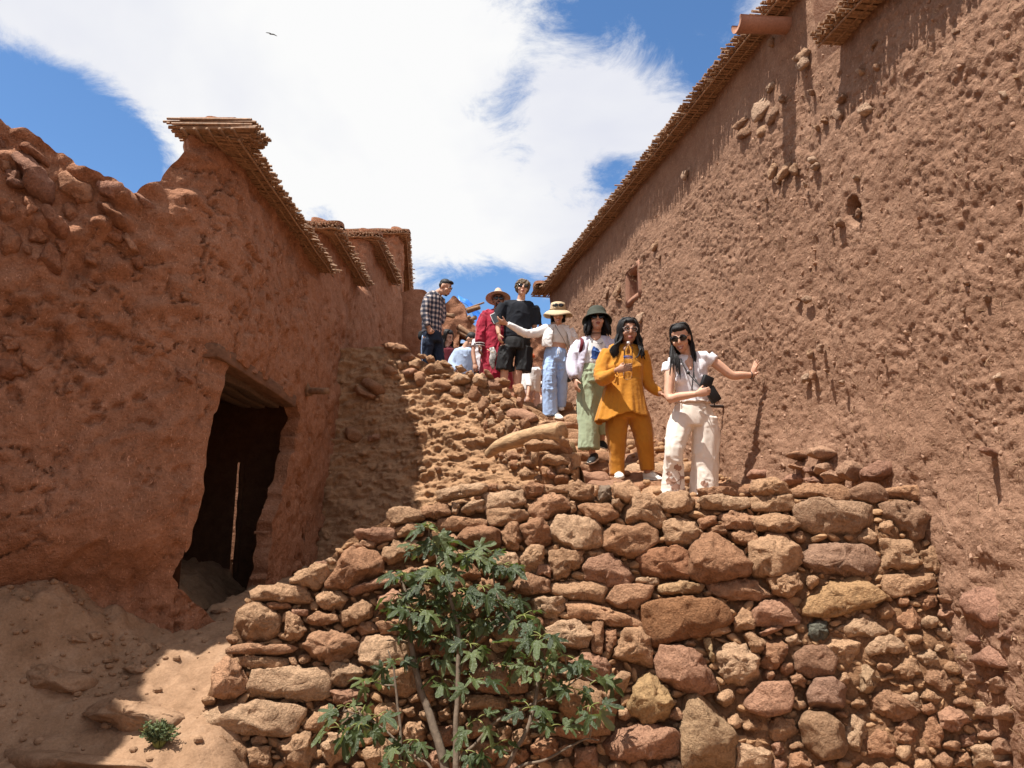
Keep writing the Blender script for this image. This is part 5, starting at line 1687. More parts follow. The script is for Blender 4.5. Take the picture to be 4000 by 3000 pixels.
M['iris'] = plain_mat('iris', (.03, .018, .012), .2)
M['white_tee'] = cloth_mat('white_tee', (.76, .73, .76), var=.04)
M['white_shirt'] = cloth_mat('white_shirt', (.80, .78, .76), var=.04)
M['cream'] = cloth_mat('cream', (.74, .70, .65), var=.04)
M['ivory_satin'] = cloth_mat('ivory_satin', (.76, .68, .60), rough=.5, bump=.10, var=.03)
M['mustard'] = cloth_mat('mustard', (.52, .215, .022), bump=.4, var=.10)
M['mustard_b'] = cloth_mat('mustard_b', (.44, .175, .018), bump=.35, var=.10)
M['lilac'] = cloth_mat('lilac', (.64, .61, .72), bump=.4, var=.07)
M['sage'] = cloth_mat('sage', (.36, .42, .27), bump=.4, var=.10)
M['pale_blue'] = cloth_mat('pale_blue', (.36, .50, .76), bump=.35, var=.09)
M['sky_shirt'] = cloth_mat('sky_shirt', (.42, .53, .72), bump=.35, var=.07)
M['black_tee'] = cloth_mat('black_tee', (.013, .015, .021), bump=.3, var=.25, sheen=0)
M['black_shorts'] = cloth_mat('black_shorts', (.020, .020, .021), rough=.6, bump=.3, var=.25, sheen=0)
M['red_robe'] = cloth_mat('red_robe', (.34, .010, .035), bump=.4, var=.22, sheen=.3)
M['maroon'] = cloth_mat('maroon', (.12, .012, .02))
M['jeans'] = cloth_mat('jeans', (.018, .027, .050), bump=.35, var=.35, sheen=0)
M['dark_cloth'] = cloth_mat('dark_cloth', (.02, .02, .022), sheen=0)
M['pink_cloth'] = cloth_mat('pink_cloth', (.62, .46, .43))
M['orange'] = cloth_mat('orange', (.58, .12, .03))
M['plaid'] = plaid_mat()
M['shoe_white'] = plain_mat('shoe_white', (.72, .68, .60), .6, .06, 30)
M['shoe_black'] = plain_mat('shoe_black', (.014, .014, .015), .6)
M['sole'] = plain_mat('sole', (.70, .66, .58), .7)
M['straw'] = plain_mat('straw', (.54, .41, .26), .8, .18, 60, .4, vscale=(1, 1, 3))
M['straw_pink'] = plain_mat('straw_pink', (.50, .35, .26), .8, .2, 60, .4)
M['olive'] = cloth_mat('olive', (.052, .056, .043), bump=.4, var=.35, sheen=0)
M['black_bag'] = plain_mat('black_bag', (.010, .010, .011), .5, .2, 50, .3, .4)
M['phone'] = plain_mat('phone', (.035, .04, .045), .15, spec=.6)
M['phone_edge'] = plain_mat('phone_edge', (.75, .75, .75), .3)
M['print_brown'] = plain_mat('print_brown', (.33, .19, .135), .7)
M['print_blue'] = plain_mat('print_blue', (.03, .085, .30), .7, .5, 20)
M['ink'] = plain_mat('ink', (.03, .03, .04), .7)
M['bracelet'] = plain_mat('bracelet', (.05, .025, .02), .5)

c1 = lambda x, y: (1600 + x / 2.765, 1050 + y / 2.765)
c2 = lambda x, y: (2100 + x / 2.074, 1150 + y / 2.074)


def remesh(name, parts, mat, parent, voxel=.012, smooth=3, wr=0.0, wk=(9, 9, 3), seed=1, fold=0.0):
    """one continuous skin round all the parts"""
    V, F = merge(parts)
    me = mesh(name, V, F, mat)
    tmp = bpy.data.objects.new('tmp', me)
    COL.objects.link(tmp)
    r = tmp.modifiers.new('r', 'REMESH'); r.mode = 'VOXEL'; r.voxel_size = voxel; r.use_smooth_shade = True
    s = tmp.modifiers.new('s', 'SMOOTH'); s.iterations = smooth; s.factor = .5
    dg = bpy.context.evaluated_depsgraph_get()
    ev = tmp.evaluated_get(dg)
    out = bpy.data.meshes.new_from_object(ev, depsgraph=dg)
    bpy.data.objects.remove(tmp); bpy.data.meshes.remove(me)
    out.name = name
    n = len(out.vertices)
    co = np.empty(n * 3); out.vertices.foreach_get('co', co); co = co.reshape(-1, 3)
    if wr or fold:
        no = np.empty(n * 3); out.vertex_normals.foreach_get('vector', no); no = no.reshape(-1, 3)
        q = co * np.array(wk)
        q = q + .6 * np.stack([fbm(co * 4 + 3 * k, 2, seed + k) for k in range(3)], -1)
        f1, f2 = fbm(q, 2, seed), fbm(q * np.array((1.7, 1.7, 1.3)) + 5, 2, seed + 2)
        d = wr * (np.exp(-(f1 / .13) ** 2) + .6 * np.exp(-(f2 / .10) ** 2) - .45) * sstep(-.5, .3, fbm(co * 4.5, 2, seed + 9))
        if fold:
            q2 = co * np.array((6, 6, 19)) + .5 * fbm(co * 5, 2, seed + 4)[..., None]
            d = d + fold * 1.6 * (np.exp(-(fbm(q2 + 8, 2, seed + 3) / .14) ** 2) - .3) * sstep(.0, .35, fbm(co * 5, 2, seed + 6))
        co = co + no * d[:, None]
    co = local(parent, co)
    out.vertices.foreach_set('co', co.ravel())
    out.polygons.foreach_set('use_smooth', np.ones(len(out.polygons), bool))
    out.materials.clear(); out.materials.append(mat)
    out.update()
    o = bpy.data.objects.new(name, out)
    return put(o, parent)


def addm(name, parts, mat, parent, smooth=True):
    V, F = merge(parts) if isinstance(parts, list) else parts
    return obj(name, local(parent, V), F, mat, parent, smooth)


class Head:
    def __init__(s, c, fwd, up, k=1.0):
        s.c = np.asarray(c, float); s.k = k
        f = np.asarray(fwd, float); f /= np.linalg.norm(f)
        u = np.asarray(up, float); u = u - f * np.dot(u, f); u /= np.linalg.norm(u)
        s.f, s.u, s.r = f, u, np.cross(f, u)
        s.R = np.stack([s.r, s.f, s.u], 1)

    def p(s, x, y, z):
        return s.c + s.k * (s.r * x + s.f * y + s.u * z)

    def ell(s, c, ax, nu=14, nv=9):
        return ellipsoid(s.p(*c), np.array(ax) * s.k, s.R, nu, nv)

    def parts(s, jaw=1.0):
        P = [s.ell((0, -.012, .032), (.076, .094, .086)), s.ell((0, .022, -.045), (.058 * jaw, .066, .072)), s.ell((0, .062, -.098), (.026, .022, .020)),
             s.ell((0, .098, -.030), (.017, .015, .011)), tube([s.p(0, .083, .02), s.p(0, .102, -.026)], [.009 * s.k, .013 * s.k], 8, 4)]
        for q in (-1, 1):
            P += [s.ell((q * .030, .080, .026), (.028, .011, .009)), s.ell((q * .038, .055, -.034), (.029, .028, .026)), s.ell((q * .077, -.012, -.008), (.009, .021, .031))]
        P += [s.ell((0, .086, -.064), (.026, .011, .008)), s.ell((0, .084, -.077), (.021, .011, .007))]
        return P


def glasses(h, parent, name='sunglasses', rx=.031, rz=.022, rim='rim', lens='lens', dy=.094, z=.008, thick=.0035):
    g = empty(name); g.parent = parent
    ri, le = [], []
    for q in (-1, 1):
        pts = [h.p(q * .034 + rx * math.cos(a), dy - .012 * abs(q * .034 + rx * math.cos(a)) / .065, z + rz * math.sin(a)) for a in np.linspace(0, 2 * math.pi, 19)]
        ri.append(tube(pts, [thick] * 19, 6, cap=False))
        if lens:
            le.append(h.ell((q * .034, dy - .007, z), (rx, .006, rz)))
        ri.append(tube([h.p(q * .066, dy - .012, z + .008), h.p(q * .080, .02, z + .010), h.p(q * .080, -.02, z)], [thick] * 3, 6, 6))
    ri.append(tube([h.p(-.006, dy, z + .006), h.p(.006, dy, z + .006)], [thick, thick], 6))
    V, F = merge(ri); obj('frame', local(parent, V), F, M[rim], g)
    if le:
        V, F = merge(le); obj('lenses', local(parent, V), F, M[lens], g)
    return g


def face_bits(h, parent, smile=False, eyes=True, brow='hair_black', lips='lips'):
    w = .027 if smile else .022
    P = [tube([h.p(-w, .086, -.066 + (.006 if smile else 0)), h.p(-w * .5, .0955, -.067), h.p(0, .0985, -.066), h.p(w * .5, .0955, -.067), h.p(w, .086, -.066 + (.006 if smile else 0))], [.0025, .0055, .0065, .0055, .0025], 8, 13),
         tube([h.p(-w, .085, -.069 + (.006 if smile else 0)), h.p(-w * .5, .0935, -.078), h.p(0, .0955, -.081), h.p(w * .5, .0935, -.078), h.p(w, .085, -.069 + (.006 if smile else 0))], [.0025, .0055, .007, .0055, .0025], 8, 13)]
    addm('mouth', P, M[lips], parent)
    if smile:
        addm('teeth', [tube([h.p(-w * .8, .089, -.068), h.p(0, .0990, -.0735), h.p(w * .8, .089, -.068)], [.003, .0058, .003], 8, 9)], M['teeth'], parent)
    if eyes:
        for q in (-1, 1):
            e = addm('eye', [h.ell((q * .031, .080, .008), (.014, .010, .0085))], M['eye_white'], parent)
            V, F = h.ell((q * .031, .0875, .008), (.0065, .004, .0068))
            obj('iris', local(parent, V), F, M['iris'], e)
            lid = tube([h.p(q * .016, .086, .011), h.p(q * .031, .0915, .0165), h.p(q * .047, .082, .012)], [.0022, .003, .002], 6, 8)
            V, F = lid
            obj('eyelash', local(parent, V), F, M['iris'], e)
    for q in (-1, 1):
        addm('eyebrow', [tube([h.p(q * .014, .091, .030), h.p(q * .032, .0925, .036), h.p(q * .053, .078, .030)], [.004, .0048, .002], 6, 8)], M[brow], parent)


def locks(h, n, length, rng, spread=1.0, gap=55, wave=.012, r0=.019, fwd=0.0, skull=1.0, part=(0, .02), tips=.35, mat='hair_black', parent=None, name='hair', zend=None):
    """hair as many locks: up from the parting, over the skull, then hanging down"""
    P = [h.ell((0, -.028, .045), (.084 * skull, .092 * skull, .086 * skull)), h.ell((0, .030, .086), (.060 * skull, .050, .036))]
    for i in range(n):
        a = math.radians(gap) + (2 * math.pi - 2 * math.radians(gap)) * (i + rng.random()) / n        # 0 = straight ahead
        q = 1 if math.sin(a) > 0 else -1
        sx, sy = math.sin(a), math.cos(a)
        kr = .094 * skull * spread
        pts = [h.p(part[0] + .01 * q, part[1] + .02 * sy, .122 * skull), h.p(sx * .060, sy * .062 - .01, .112), h.p(sx * kr, sy * kr * 1.05 - .012, .050), h.p(sx * kr * 1.05, sy * kr * 1.05 - .018, -.03)]
        L = length * rng.uniform(.82, 1.06)
        base = pts[-1]
        out = h.r * sx * .03 + h.f * (sy * .02 + fwd * (abs(sx) > .5))
        ph = rng.random() * 6
        for t in (.25, .5, .75, 1.0):
            d = np.array((0, 0, -1.0)) * L * t
            wv = h.r * wave * math.sin(ph + 7 * t) + h.f * wave * math.cos(ph * 1.7 + 6 * t)
            pts.append(base + d + out * t * spread + wv)
        rr = r0 * rng.uniform(.75, 1.2)
        P.append(tube(pts, [rr * .6, rr, rr, rr, rr * .95, rr * .85, rr * .65, rr * tips], 7, 16))
    V, F = merge(P)
    V = V + .004 * np.stack([fbm(V * np.array((60, 60, 14)) + 4 * k, 2, k) for k in range(3)], -1)
    return obj(name, local(parent, V), F, M[mat], parent)


def tufts(h, n, rng, mat, parent, rad=.016, length=.05, low=-.01, front=.055, droop=.6, skull=1.05):
    P = [h.ell((0, -.022, .042), (.082 * skull, .096 * skull, .084 * skull))]
    for i in range(n):
        th = rng.uniform(0, 2 * math.pi); z = rng.uniform(low, .115)
        c = math.sqrt(max(.0, 1 - ((z - .035) / .10) ** 2)) * .084
        x, y = c * math.sin(th), c * math.cos(th) * 1.1 - .018
        if y > front and z < .05: continue
        p0 = h.p(x, y, z)
        nrm = p0 - h.p(0, -.02, .03); nrm /= np.linalg.norm(nrm)
        tg = np.array((rng.normal(), rng.normal(), rng.normal() - droop)); tg -= nrm * np.dot(tg, nrm); tg /= np.linalg.norm(tg) + 1e-9
        L = length * rng.uniform(.6, 1.3)
        P.append(tube([p0 - nrm * .01, p0 + nrm * .010 + tg * L * .4, p0 + nrm * .004 + tg * L], [rad, rad * .9, rad * .2], 6, 6))
    V, F = merge(P)
    return obj('hair', local(parent, V), F, M[mat], parent)


def hand(w, d, n, thumb, curl=(.35, .4, .3), spread=.10, k=1.0, thumb_out=.7, thumb_curl=.3):
    """palm, four fingers of different length, a thumb from the side of the palm; n: where the palm faces; thumb: direction the thumb side points"""
    w, d, n = (np.asarray(v, float) for v in (w, d, n))
    d = d / np.linalg.norm(d); n = n - d * np.dot(n, d); n /= np.linalg.norm(n)
    s = np.cross(d, n)
    if np.dot(s, np.asarray(thumb, float)) < 0: s = -s
    k = k * 1.0
    P = [tube([w - d * .015, w + d * .02 * k, w + d * .06 * k, w + d * .092 * k], [(.026 * k, .018 * k), (.033 * k, .017 * k), (.040 * k, .016 * k), (.036 * k, .011 * k)], 12, 9, side=s),
         ellipsoid(w + d * .035 * k + s * .024 * k + n * .007 * k, np.array((.030, .017, .016)) * k, np.stack([d, s, n], 1))]
    offs = [.029, .010, -.010, -.028]; lens = [.070, .078, .072, .056]
    for i in range(4):
        b = w + d * (.085 - (.006 if i in (0, 3) else 0)) * k + s * offs[i] * k
        ang = 0.0
        side = spread * (1.5 - i)
        pts = [b - d * .02 * k, b]
        cur = b
        for j, frac in enumerate((.45, .30, .25)):
            ang += curl[j] * (1 + .12 * i)
            dd = (d * math.cos(ang) + n * math.sin(ang)) + s * side
            dd /= np.linalg.norm(dd)
            cur = cur + dd * lens[i] * frac * k
            pts.append(cur)
        P.append(tube(pts, [.0088 * k, .0092 * k, .0086 * k, .0080 * k, .0068 * k], 8, 12, side=s))
    tb = w + d * .022 * k + s * .022 * k + n * .004 * k
    td = d * (1 - thumb_out * .55) + s * thumb_out + n * thumb_curl * .5
    td /= np.linalg.norm(td)
    td2 = td + d * .35 + n * thumb_curl; td2 /= np.linalg.norm(td2)
    P.append(tube([tb - td * .012, tb + td * .03 * k, tb + td * .03 * k + td2 * .025 * k, tb + td * .03 * k + td2 * .05 * k], [.013 * k, .0115 * k, .0098 * k, .0072 * k], 8, 10, side=n))
    return P


def shoe(a, t, parent, mat, sole_mat='sole', w=.046, h=.085, laces=True, open_top=True):
    """a: heel on the ground, t: toe on the ground"""
    s = empty('shoe'); s.parent = parent
    a, t = np.asarray(a, float), np.asarray(t, float)
    d = t - a; L = np.linalg.norm(d); d /= L
    up = np.array((0, 0, 1.0)); up = up - d * np.dot(up, d); up /= np.linalg.norm(up)
    sd = np.cross(d, up)
    prof = [(-.02, .5, .3), (.04, .82, .95), (.22, .92, 1.0), (.42, .90, .92), (.60, 1.0, .68), (.80, .98, .50), (.94, .72, .40), (1.01, .3, .18)]
    pts = [a + d * L * x + up * h * zz * .5 for x, _, zz in prof]
    V, F = tube(pts, [(w * ww, h * .5 * zz) for _, ww, zz in prof], 14, 22, side=sd)
    obj('upper', local(parent, V), F, M[mat], s)
    V, F = tube([a + d * L * x + up * .010 for x, _, _ in prof], [(w * ww * 1.09, .015) for _, ww, _ in prof], 14, 22, side=sd)
    obj('sole', local(parent, V), F, M[sole_mat], s)
    if laces:
        P = []
        for x in (.40, .48, .56, .64):
            zz = float(np.interp(x, [.42, .60, .80], [.92, .68, .50]))
            c = a + d * L * x + up * (h * zz + .003)
            P.append(tube([c - sd * .022 - up * .006, c + up * .002, c + sd * .022 - up * .006], [.0035] * 3, 6, 6))
        V, F = merge(P); obj('laces', local(parent, V), F, M['sole'], s)
    return s


def lathe_hat(h, prof, parent, mat, tilt=(0, 0, 0), base=.055, wav=.0, name='hat', n=40, dip=0.0, oval=1.14):
    """prof: (radius, height) in metres from the brim's edge inwards and over the crown; set on the head"""
    up = h.u + h.f * tilt[1] + h.r * tilt[0]; up /= np.linalg.norm(up)
    f = h.f - up * np.dot(h.f, up); f /= np.linalg.norm(f); r = np.cross(f, up)
    o = h.p(0, -.012, base)
    V, F = [], []
    for j, (ra, z) in enumerate(prof):
        for k in range(n):
            a = 2 * math.pi * k / n
            edge = max(0, (ra - .10) / .10)
            zz = z + wav * edge * math.sin(3 * a + .6) - dip * edge * (math.sin(a) ** 2)
            V.append(o + ra * h.k * (r * math.cos(a) + f * math.sin(a) * (oval if ra < .115 else 1.03)) + up * zz * h.k)
    m = len(prof)
    for j in range(m - 1):
        for k in range(n):
            F.append((j * n + k, j * n + (k + 1) % n, (j + 1) * n + (k + 1) % n, (j + 1) * n + k))
    ht = obj(name, local(parent, V), F, M[mat], parent)
    md = ht.modifiers.new('thickness', 'SOLIDIFY'); md.thickness = .006; md.offset = 0
    return ht, o, up, f, r


def decal(target, pts_px, name, mat, parent, off=.004, res=9, depth=None):
    """flat print laid on a garment: the outline pts_px is meshed and pressed on the cloth along the direction from the front"""
    tree = bvh_of(target)
    pl = np.array(pts_px)
    lo, hi = pl.min(0), pl.max(0)
    st = max(hi - lo) / res
    bm = bmesh.new()
    vs = [bm.verts.new((x, y, 0)) for x, y in pts_px]
    try:
        bm.faces.new(vs)
    except Exception:
        bm.free(); return None
    for _ in range(2):
        bmesh.ops.triangulate(bm, faces=bm.faces[:])
        long = [e for e in bm.edges if e.calc_length() > st]
        if long: bmesh.ops.subdivide_edges(bm, edges=long, cuts=2)
    bmesh.ops.triangulate(bm, faces=bm.faces[:])
    bad = []
    for v in bm.verts:
        x, y = v.co.x, v.co.y
        hit = tree.ray_cast(Vector((0, 0, 0)), Vector(ray(x, y)))
        if hit[0] is None:
            bad.append(v); continue
        v.co = Vector(local(parent, [np.array(hit[0]) + np.array(hit[1]) * off * (1 if hit[1].y < 0 else -1)])[0])
    bmesh.ops.delete(bm, geom=bad, context='VERTS')
    me = bpy.data.meshes.new(name); bm.to_mesh(me); bm.free()
    me.materials.append(M[mat])
    return put(bpy.data.objects.new(name, me), parent)


def J(c, Y):
    return P4(c[0], c[1], Y)


def limb(pts, rad, n=10, seg=14):
    return tube(pts, rad, n, seg)


def torso(pts, rad, n=18, seg=22, side=(1, 0, 0)):
    return tube(pts, rad, n, seg, side=side)


def shoulders(a, b, r):
    return tube([a, (a + b) / 2 + np.array((0, 0, .012)), b], [r, r * 1.12, r], 12, 9)


PR = np.random.default_rng(99)


def person_white_trousers():
    Y = 7.1
    j = lambda x, y, dy=0.0: J(c2(x, y), Y + dy)
    root = empty('person', (float(j(1260, 1000)[0]), Y, .34), 'woman in a white T-shirt and ivory floral trousers, one hand against the mud wall', 'person', 'visitors on the stone stair')
    h = Head(j(1158, 352, -.08), (-.34, -.86, -.38), (-.20, -.30, .93), 1.08)
    shL, shR = j(1068, 568), j(1378, 508)
    ne = j(1222, 500, .0)
    elR, wrR = j(1572, 655, -.02), j(1738, 655, .02)
    elL, wrL = j(1066, 838, -.12), j(1292, 806, -.30)
    hipL, hipR = j(1170, 985), j(1345, 985)
    knL, knR = j(1105, 1280, -.10), j(1345, 1290, .0)
    anL, anR = j(1095, 1650, -.02), j(1385, 1655, .02)
    B = h.parts() + [tube([h.p(0, -.02, -.06), ne], [.052, .055], 12, 6), torso([ne, j(1235, 640), j(1255, 850), j(1250, 960)], [(.07, .06), (.135, .09), (.115, .085), (.14, .10)]),
         limb([shL, (shL * .5 + elL * .5) + (0, -.01, 0), elL, elL * .6 + wrL * .4, wrL], [.052, .047, .041, .040, .027]), limb([shR, (shR + elR) / 2, elR, elR * .55 + wrR * .45, wrR], [.050, .048, .042, .039, .027]),
         limb([hipL, knL, anL], [.08, .05, .035]), limb([hipR, knR, anR], [.08, .05, .035]),
         tube([ne + (0, -.02, -.01), j(1228, 545, -.085), j(1240, 610, -.128)], [(.06, .03), (.052, .02), (.012, .012)], 12, 8)]
    wp = wrR
    B += hand(wp, (.16, -.50, .78), (.95, .22, .0), (.3, -.9, -.3), (.05, .10, .08), .13, 1.0, .95, .0)
    B += hand(wrL, (.93, -.12, .22), (.12, .95, .1), (0, 0, 1), (.45, .5, .4), .03, 1.0, .6, .6)
    remesh('body', B, M['skin_light'], root, .0065, 2)
    face_bits(h, root, smile=True, eyes=False)
    glasses(h, root, rx=.031, rz=.022)
    locks(h, 64, .36, PR, .90, gap=98, wave=.016, r0=.012, parent=root, part=(.0, .0))
    P = []
    for k in range(12):
        ex = 1075 + 85 * k / 11 + PR.normal(0, 6)
        ey = 560 + 130 * PR.random()
        P.append(tube([h.p(.072, .01, .03), h.p(.084, .0, -.05), j(1085 + 3 * k, 480, -.10), j(1080 + 6 * k, 530, -.13), j(ex, ey, -.15)], [.008, .010, .012, .009, .002], 6, 16))
    V, F = merge(P)
    obj('hair_front', local(root, V), F, M['hair_black'], root)
    tee = [torso([j(1228, 530, .01), j(1232, 560), j(1240, 640), j(1245, 740), j(1255, 830), j(1255, 890)], [(.08, .065), (.165, .10), (.160, .125), (.150, .118), (.150, .112), (.158, .118)]),
           ellipsoid(j(1165, 690, -.075), (.062, .05, .055)), ellipsoid(j(1305, 680, -.075), (.062, .05, .055)),
           shoulders(shL, shR, .062), limb([shL, j(1052, 640, -.02)], [.068, .064]), limb([shR, j(1432, 545, -.01)], [.068, .064])]
    remesh('shirt', tee, M['white_tee'], root, .011, 3, .006, (10, 10, 5), 3)
    tr = [torso([j(1255, 875), j(1254, 930), j(1254, 1000), j(1256, 1070)], [(.148, .110), (.178, .125), (.200, .135), (.19, .13)]),
          limb([j(1170, 1000), j(1135, 1130, -.04), knL, j(1100, 1450, -.04), anL], [.115, .112, .090, .098, .122]), limb([j(1352, 1000), j(1365, 1130), j(1358, 1290), j(1352, 1450), j(1345, 1655)], [.12, .128, .126, .130, .140])]
    tro = remesh('trousers', tr, M['ivory_satin'], root, .011, 3, .009, (9, 9, 1.5), 8, .003)
    # drawstring waist
    P = [tube([j(1255, 880) + (.158 * math.cos(a), .120 * math.sin(a), .004 * math.sin(9 * a)) for a in np.linspace(0, 2 * math.pi, 40)], [.012] * 40, 6, cap=False)]
    addm('waistband', P, M['print_cream'], root)
    # printed leaves near the hems
    def leaf(cx, cy, s, rot, n=7):
        pts = []
        for k in range(n * 2 + 2):
            a = rot + (k / (n * 2 + 2)) * 6.283
            r = s * (1.0 if k % 2 == 0 else .52) * (1 + .25 * math.cos(a - rot))
            pts.append((c2(cx, cy)[0] + r * math.cos(a), c2(cx, cy)[1] + r * .9 * math.sin(a)))
        return pts
    for (x, y, s, rot) in [(1135, 1410, 16, -1.6), (1085, 1520, 20, -2.0), (1110, 1560, 18, .4), (1065, 1460, 12, -1.2), (1350, 1540, 15, -1.4), (1165, 1480, 9, 1.0), (1185, 1590, 12, .2), (1300, 1590, 7, 0)]:
        decal(tro, leaf(x, y, s, rot), 'printed_leaf', 'print_brown', root)
    for a, b in [((1140, 1440), (1165, 1490)), ((1165, 1490), (1140, 1590)), ((1165, 1490), (1110, 1530))]:
        d = np.array(c2(*b)) - np.array(c2(*a)); nn = np.array((-d[1], d[0])) / np.linalg.norm(d) * 1.6
        A, Bq = np.array(c2(*a)), np.array(c2(*b))
        decal(tro, [tuple(A + nn), tuple(Bq + nn), tuple(Bq - nn), tuple(A - nn)], 'printed_stem', 'print_brown', root)
    # bracelets on the far wrist
    for t, r in ((-.035, .006), (-.012, .004)):
        c = wrR + (wrR - elR) / np.linalg.norm(wrR - elR) * (t + .02)
        d, s, q = frame_of(wrR - elR)
        addm('bracelet', [tube([c + .031 * (s * math.cos(a) + q * math.sin(a)) for a in np.linspace(0, 6.283, 18)], [r] * 18, 6, cap=False)], M['bracelet'], root)
    addm('shoe', [ellipsoid(anL + (0, -.05, -.02), (.045, .12, .04)), ellipsoid(anR + (0, -.05, -.02), (.045, .12, .04))], M['shoe_white'], root)
    # camera pouch in her hand
    cs = empty('camera_case', tuple(j(1385, 740, -.26)), 'black camera pouch on a neck strap in the hand of the woman in white trousers', 'camera case')
    R1 = np.array(Euler((.1, math.radians(20), .2)).to_matrix()); R2 = np.array(Euler((.05, math.radians(-32), .1)).to_matrix())
    V, F = box(j(1372, 705, -.24), (.10, .055, .105), R1, .012); obj('flap', local(cs, V), F, M['black_bag'], cs)
    V, F = box(j(1418, 812, -.22), (.095, .06, .150), R2, .014); obj('pouch', local(cs, V), F, M['black_bag'], cs)
    V, F = tube([j(1432, 880, -.22), j(1433, 915, -.22)], [.006, .005], 6); obj('tassel', local(cs, V), F, M['black_bag'], cs)
    V, F = merge([tube([j(1160, 520, -.10), j(1190, 590, -.15), j(1222, 640, -.17), j(1265, 690, -.20), j(1320, 745, -.25)], [.006] * 5, 6, 20), tube([j(1262, 460, -.07), j(1262, 540, -.14), j(1265, 620, -.17), j(1258, 690, -.18), j(1250, 775, -.17)], [.005] * 5, 6, 20),
                  tube([j(1265, 625, -.17), j(1275, 680, -.19), j(1320, 750, -.24)], [.005] * 3, 6, 12), ellipsoid(j(1220, 636, -.175), (.018, .012, .016))])
    obj('strap', local(cs, V), F, M['black_bag'], cs)
    return root


M['print_cream'] = plain_mat('print_cream', (.62, .50, .43), .7, .35, 45)


def person_mustard():
    Y = 7.72
    j = lambda x, y, dy=0.0: J(c2(x, y), Y + dy)
    root = empty('person', (float(j(720, 1000)[0]), Y, .5), 'woman in a mustard tunic and trousers with long black hair and clear glasses', 'person', 'visitors on the stone stair')
    h = Head(j(738, 298, -.06), (.06, -.97, -.10), (.03, -.10, 1), 1.10)
    shL, shR = j(580, 462), j(838, 462)
    ne = j(728, 430)
    elL, wrL = j(520, 682, -.10), j(648, 612, -.36)
    elR, wrR = j(895, 715, .02), j(1000, 808, -.06)
    hipL, hipR = j(640, 950), j(815, 950)
    B = h.parts(1.08) + [tube([h.p(0, -.02, -.06), ne], [.054, .06], 12, 6), torso([ne, j(715, 560), j(705, 690), j(715, 900)], [(.08, .06), (.15, .10), (.15, .11), (.16, .12)]),
         limb([shL, elL, wrL], [.05, .042, .028]), limb([shR, elR, wrR], [.05, .04, .028]), limb([hipL, j(640, 1180), j(640, 1478)], [.09, .055, .036]), limb([hipR, j(865, 1180), j(895, 1450)], [.09, .055, .036]),
         tube([ne + (0, -.02, 0), j(728, 440, -.10), j(728, 470, -.125)], [(.06, .03), (.05, .02), (.02, .012)], 12, 8)]
    B += hand(wrL, (.90, -.30, .16), (.16, .95, .05), (0, .2, 1), (.35, .75, .55), .03, 1.05, .75, .9)
    B += hand(wrR, (.62, -.25, -.45), (-.3, -.2, -.9), (-.3, -.9, 0), (.25, .3, .25), .06, .95)
    remesh('body', B, M['skin_tan'], root, .0065, 2)
    face_bits(h, root, smile=False, eyes=True)
    glasses(h, root, name='glasses', rx=.029, rz=.023, rim='clear_rim', lens=None, thick=.0028)
    locks(h, 60, .27, PR, 1.0, gap=72, wave=.022, r0=.013, parent=root, part=(-.02, .03))
    P = []
    for q in (-1, 1):
        for k in range(11):
            t = k / 10
            xs = -q * (.062 + .022 * t)
            ex = (592 + 70 * t, 530 - 60 * abs(t - .5)) if q < 0 else (834 + 30 * t, 525 - 30 * t)
            P.append(tube([h.p(-.02, .04, .118), h.p(xs * .8, .062 - .03 * t, .085), h.p(xs * 1.08, .055 - .05 * t, .01), h.p(xs * 1.12, .045 - .05 * t, -.08), j(ex[0] + 14 * math.sin(5 * t), ex[1] - 60, -.15 + .05 * t), j(ex[0] + 10 * math.cos(7 * t), ex[1], -.16 + .06 * t)],
                          [.006, .010, .012, .012, .010, .002], 7, 18))
    P.append(tube([j(835, 440, -.15), j(815, 500, -.165), j(790, 520, -.17), j(830, 552, -.17)], [.012, .007, .004, .002], 6, 14))
    V, F = merge(P); V = V + .004 * np.stack([fbm(V * 40 + 4 * k, 2, k) for k in range(3)], -1)
    obj('hair_front', local(root, V), F, M['hair_black'], root)
    top = [torso([j(726, 452, .01), j(720, 480), j(712, 560), j(706, 640), j(704, 700)], [(.085, .07), (.175, .11), (.190, .150), (.190, .150), (.185, .150)]),
           ellipsoid(j(640, 590, -.09), (.075, .055, .065)), ellipsoid(j(790, 590, -.09), (.075, .055, .065)), shoulders(shL, shR, .068),
           limb([shL, j(530, 570, -.03), elL, j(590, 655, -.25), j(636, 618, -.34)], [.076, .082, .080, .062, .042]), limb([shR, j(872, 590, .02), elR, j(960, 780, -.02), j(992, 803, -.05)], [.074, .076, .066, .052, .038])]
    remesh('tunic_top', top, M['mustard'], root, .0115, 3, .009, (9, 9, 5), 21, .004)
    # the gathered lower half of the tunic, with a wavy hem
    n, m = 90, 26
    V, F = [], []
    for i in range(m):
        t = i / (m - 1)
        for k in range(n):
            a = 2 * math.pi * k / n
            fl = math.sin(9 * a + .5) * .5 + math.sin(14 * a + 2) * .3 + .25 * math.sin(23 * a)
            sh = -.04 * t                                # blown a little to the left
            rx = .184 + .070 * t ** 1.2 + .020 * fl * t
            ry = .150 + .055 * t ** 1.2 + .018 * fl * t
            c = j(704, 690) * (1 - t) + j(690, 985) * t
            left = max(0, -math.cos(a))
            V.append(c + np.array((rx * math.cos(a) + sh * left * .6, ry * math.sin(a), .016 * math.sin(4 * a + 1) * t + .006 * fl * t - .07 * left * t ** 2)))
    for i in range(m - 1):
        for k in range(n):
            F.append((i * n + k, (i + 1) * n + k, (i + 1) * n + (k + 1) % n, i * n + (k + 1) % n))
    V = np.array(V); V = V + .008 * np.stack([fbm(V * np.array((14, 14, 5)) + 4 * q, 2, q) for q in range(3)], -1)
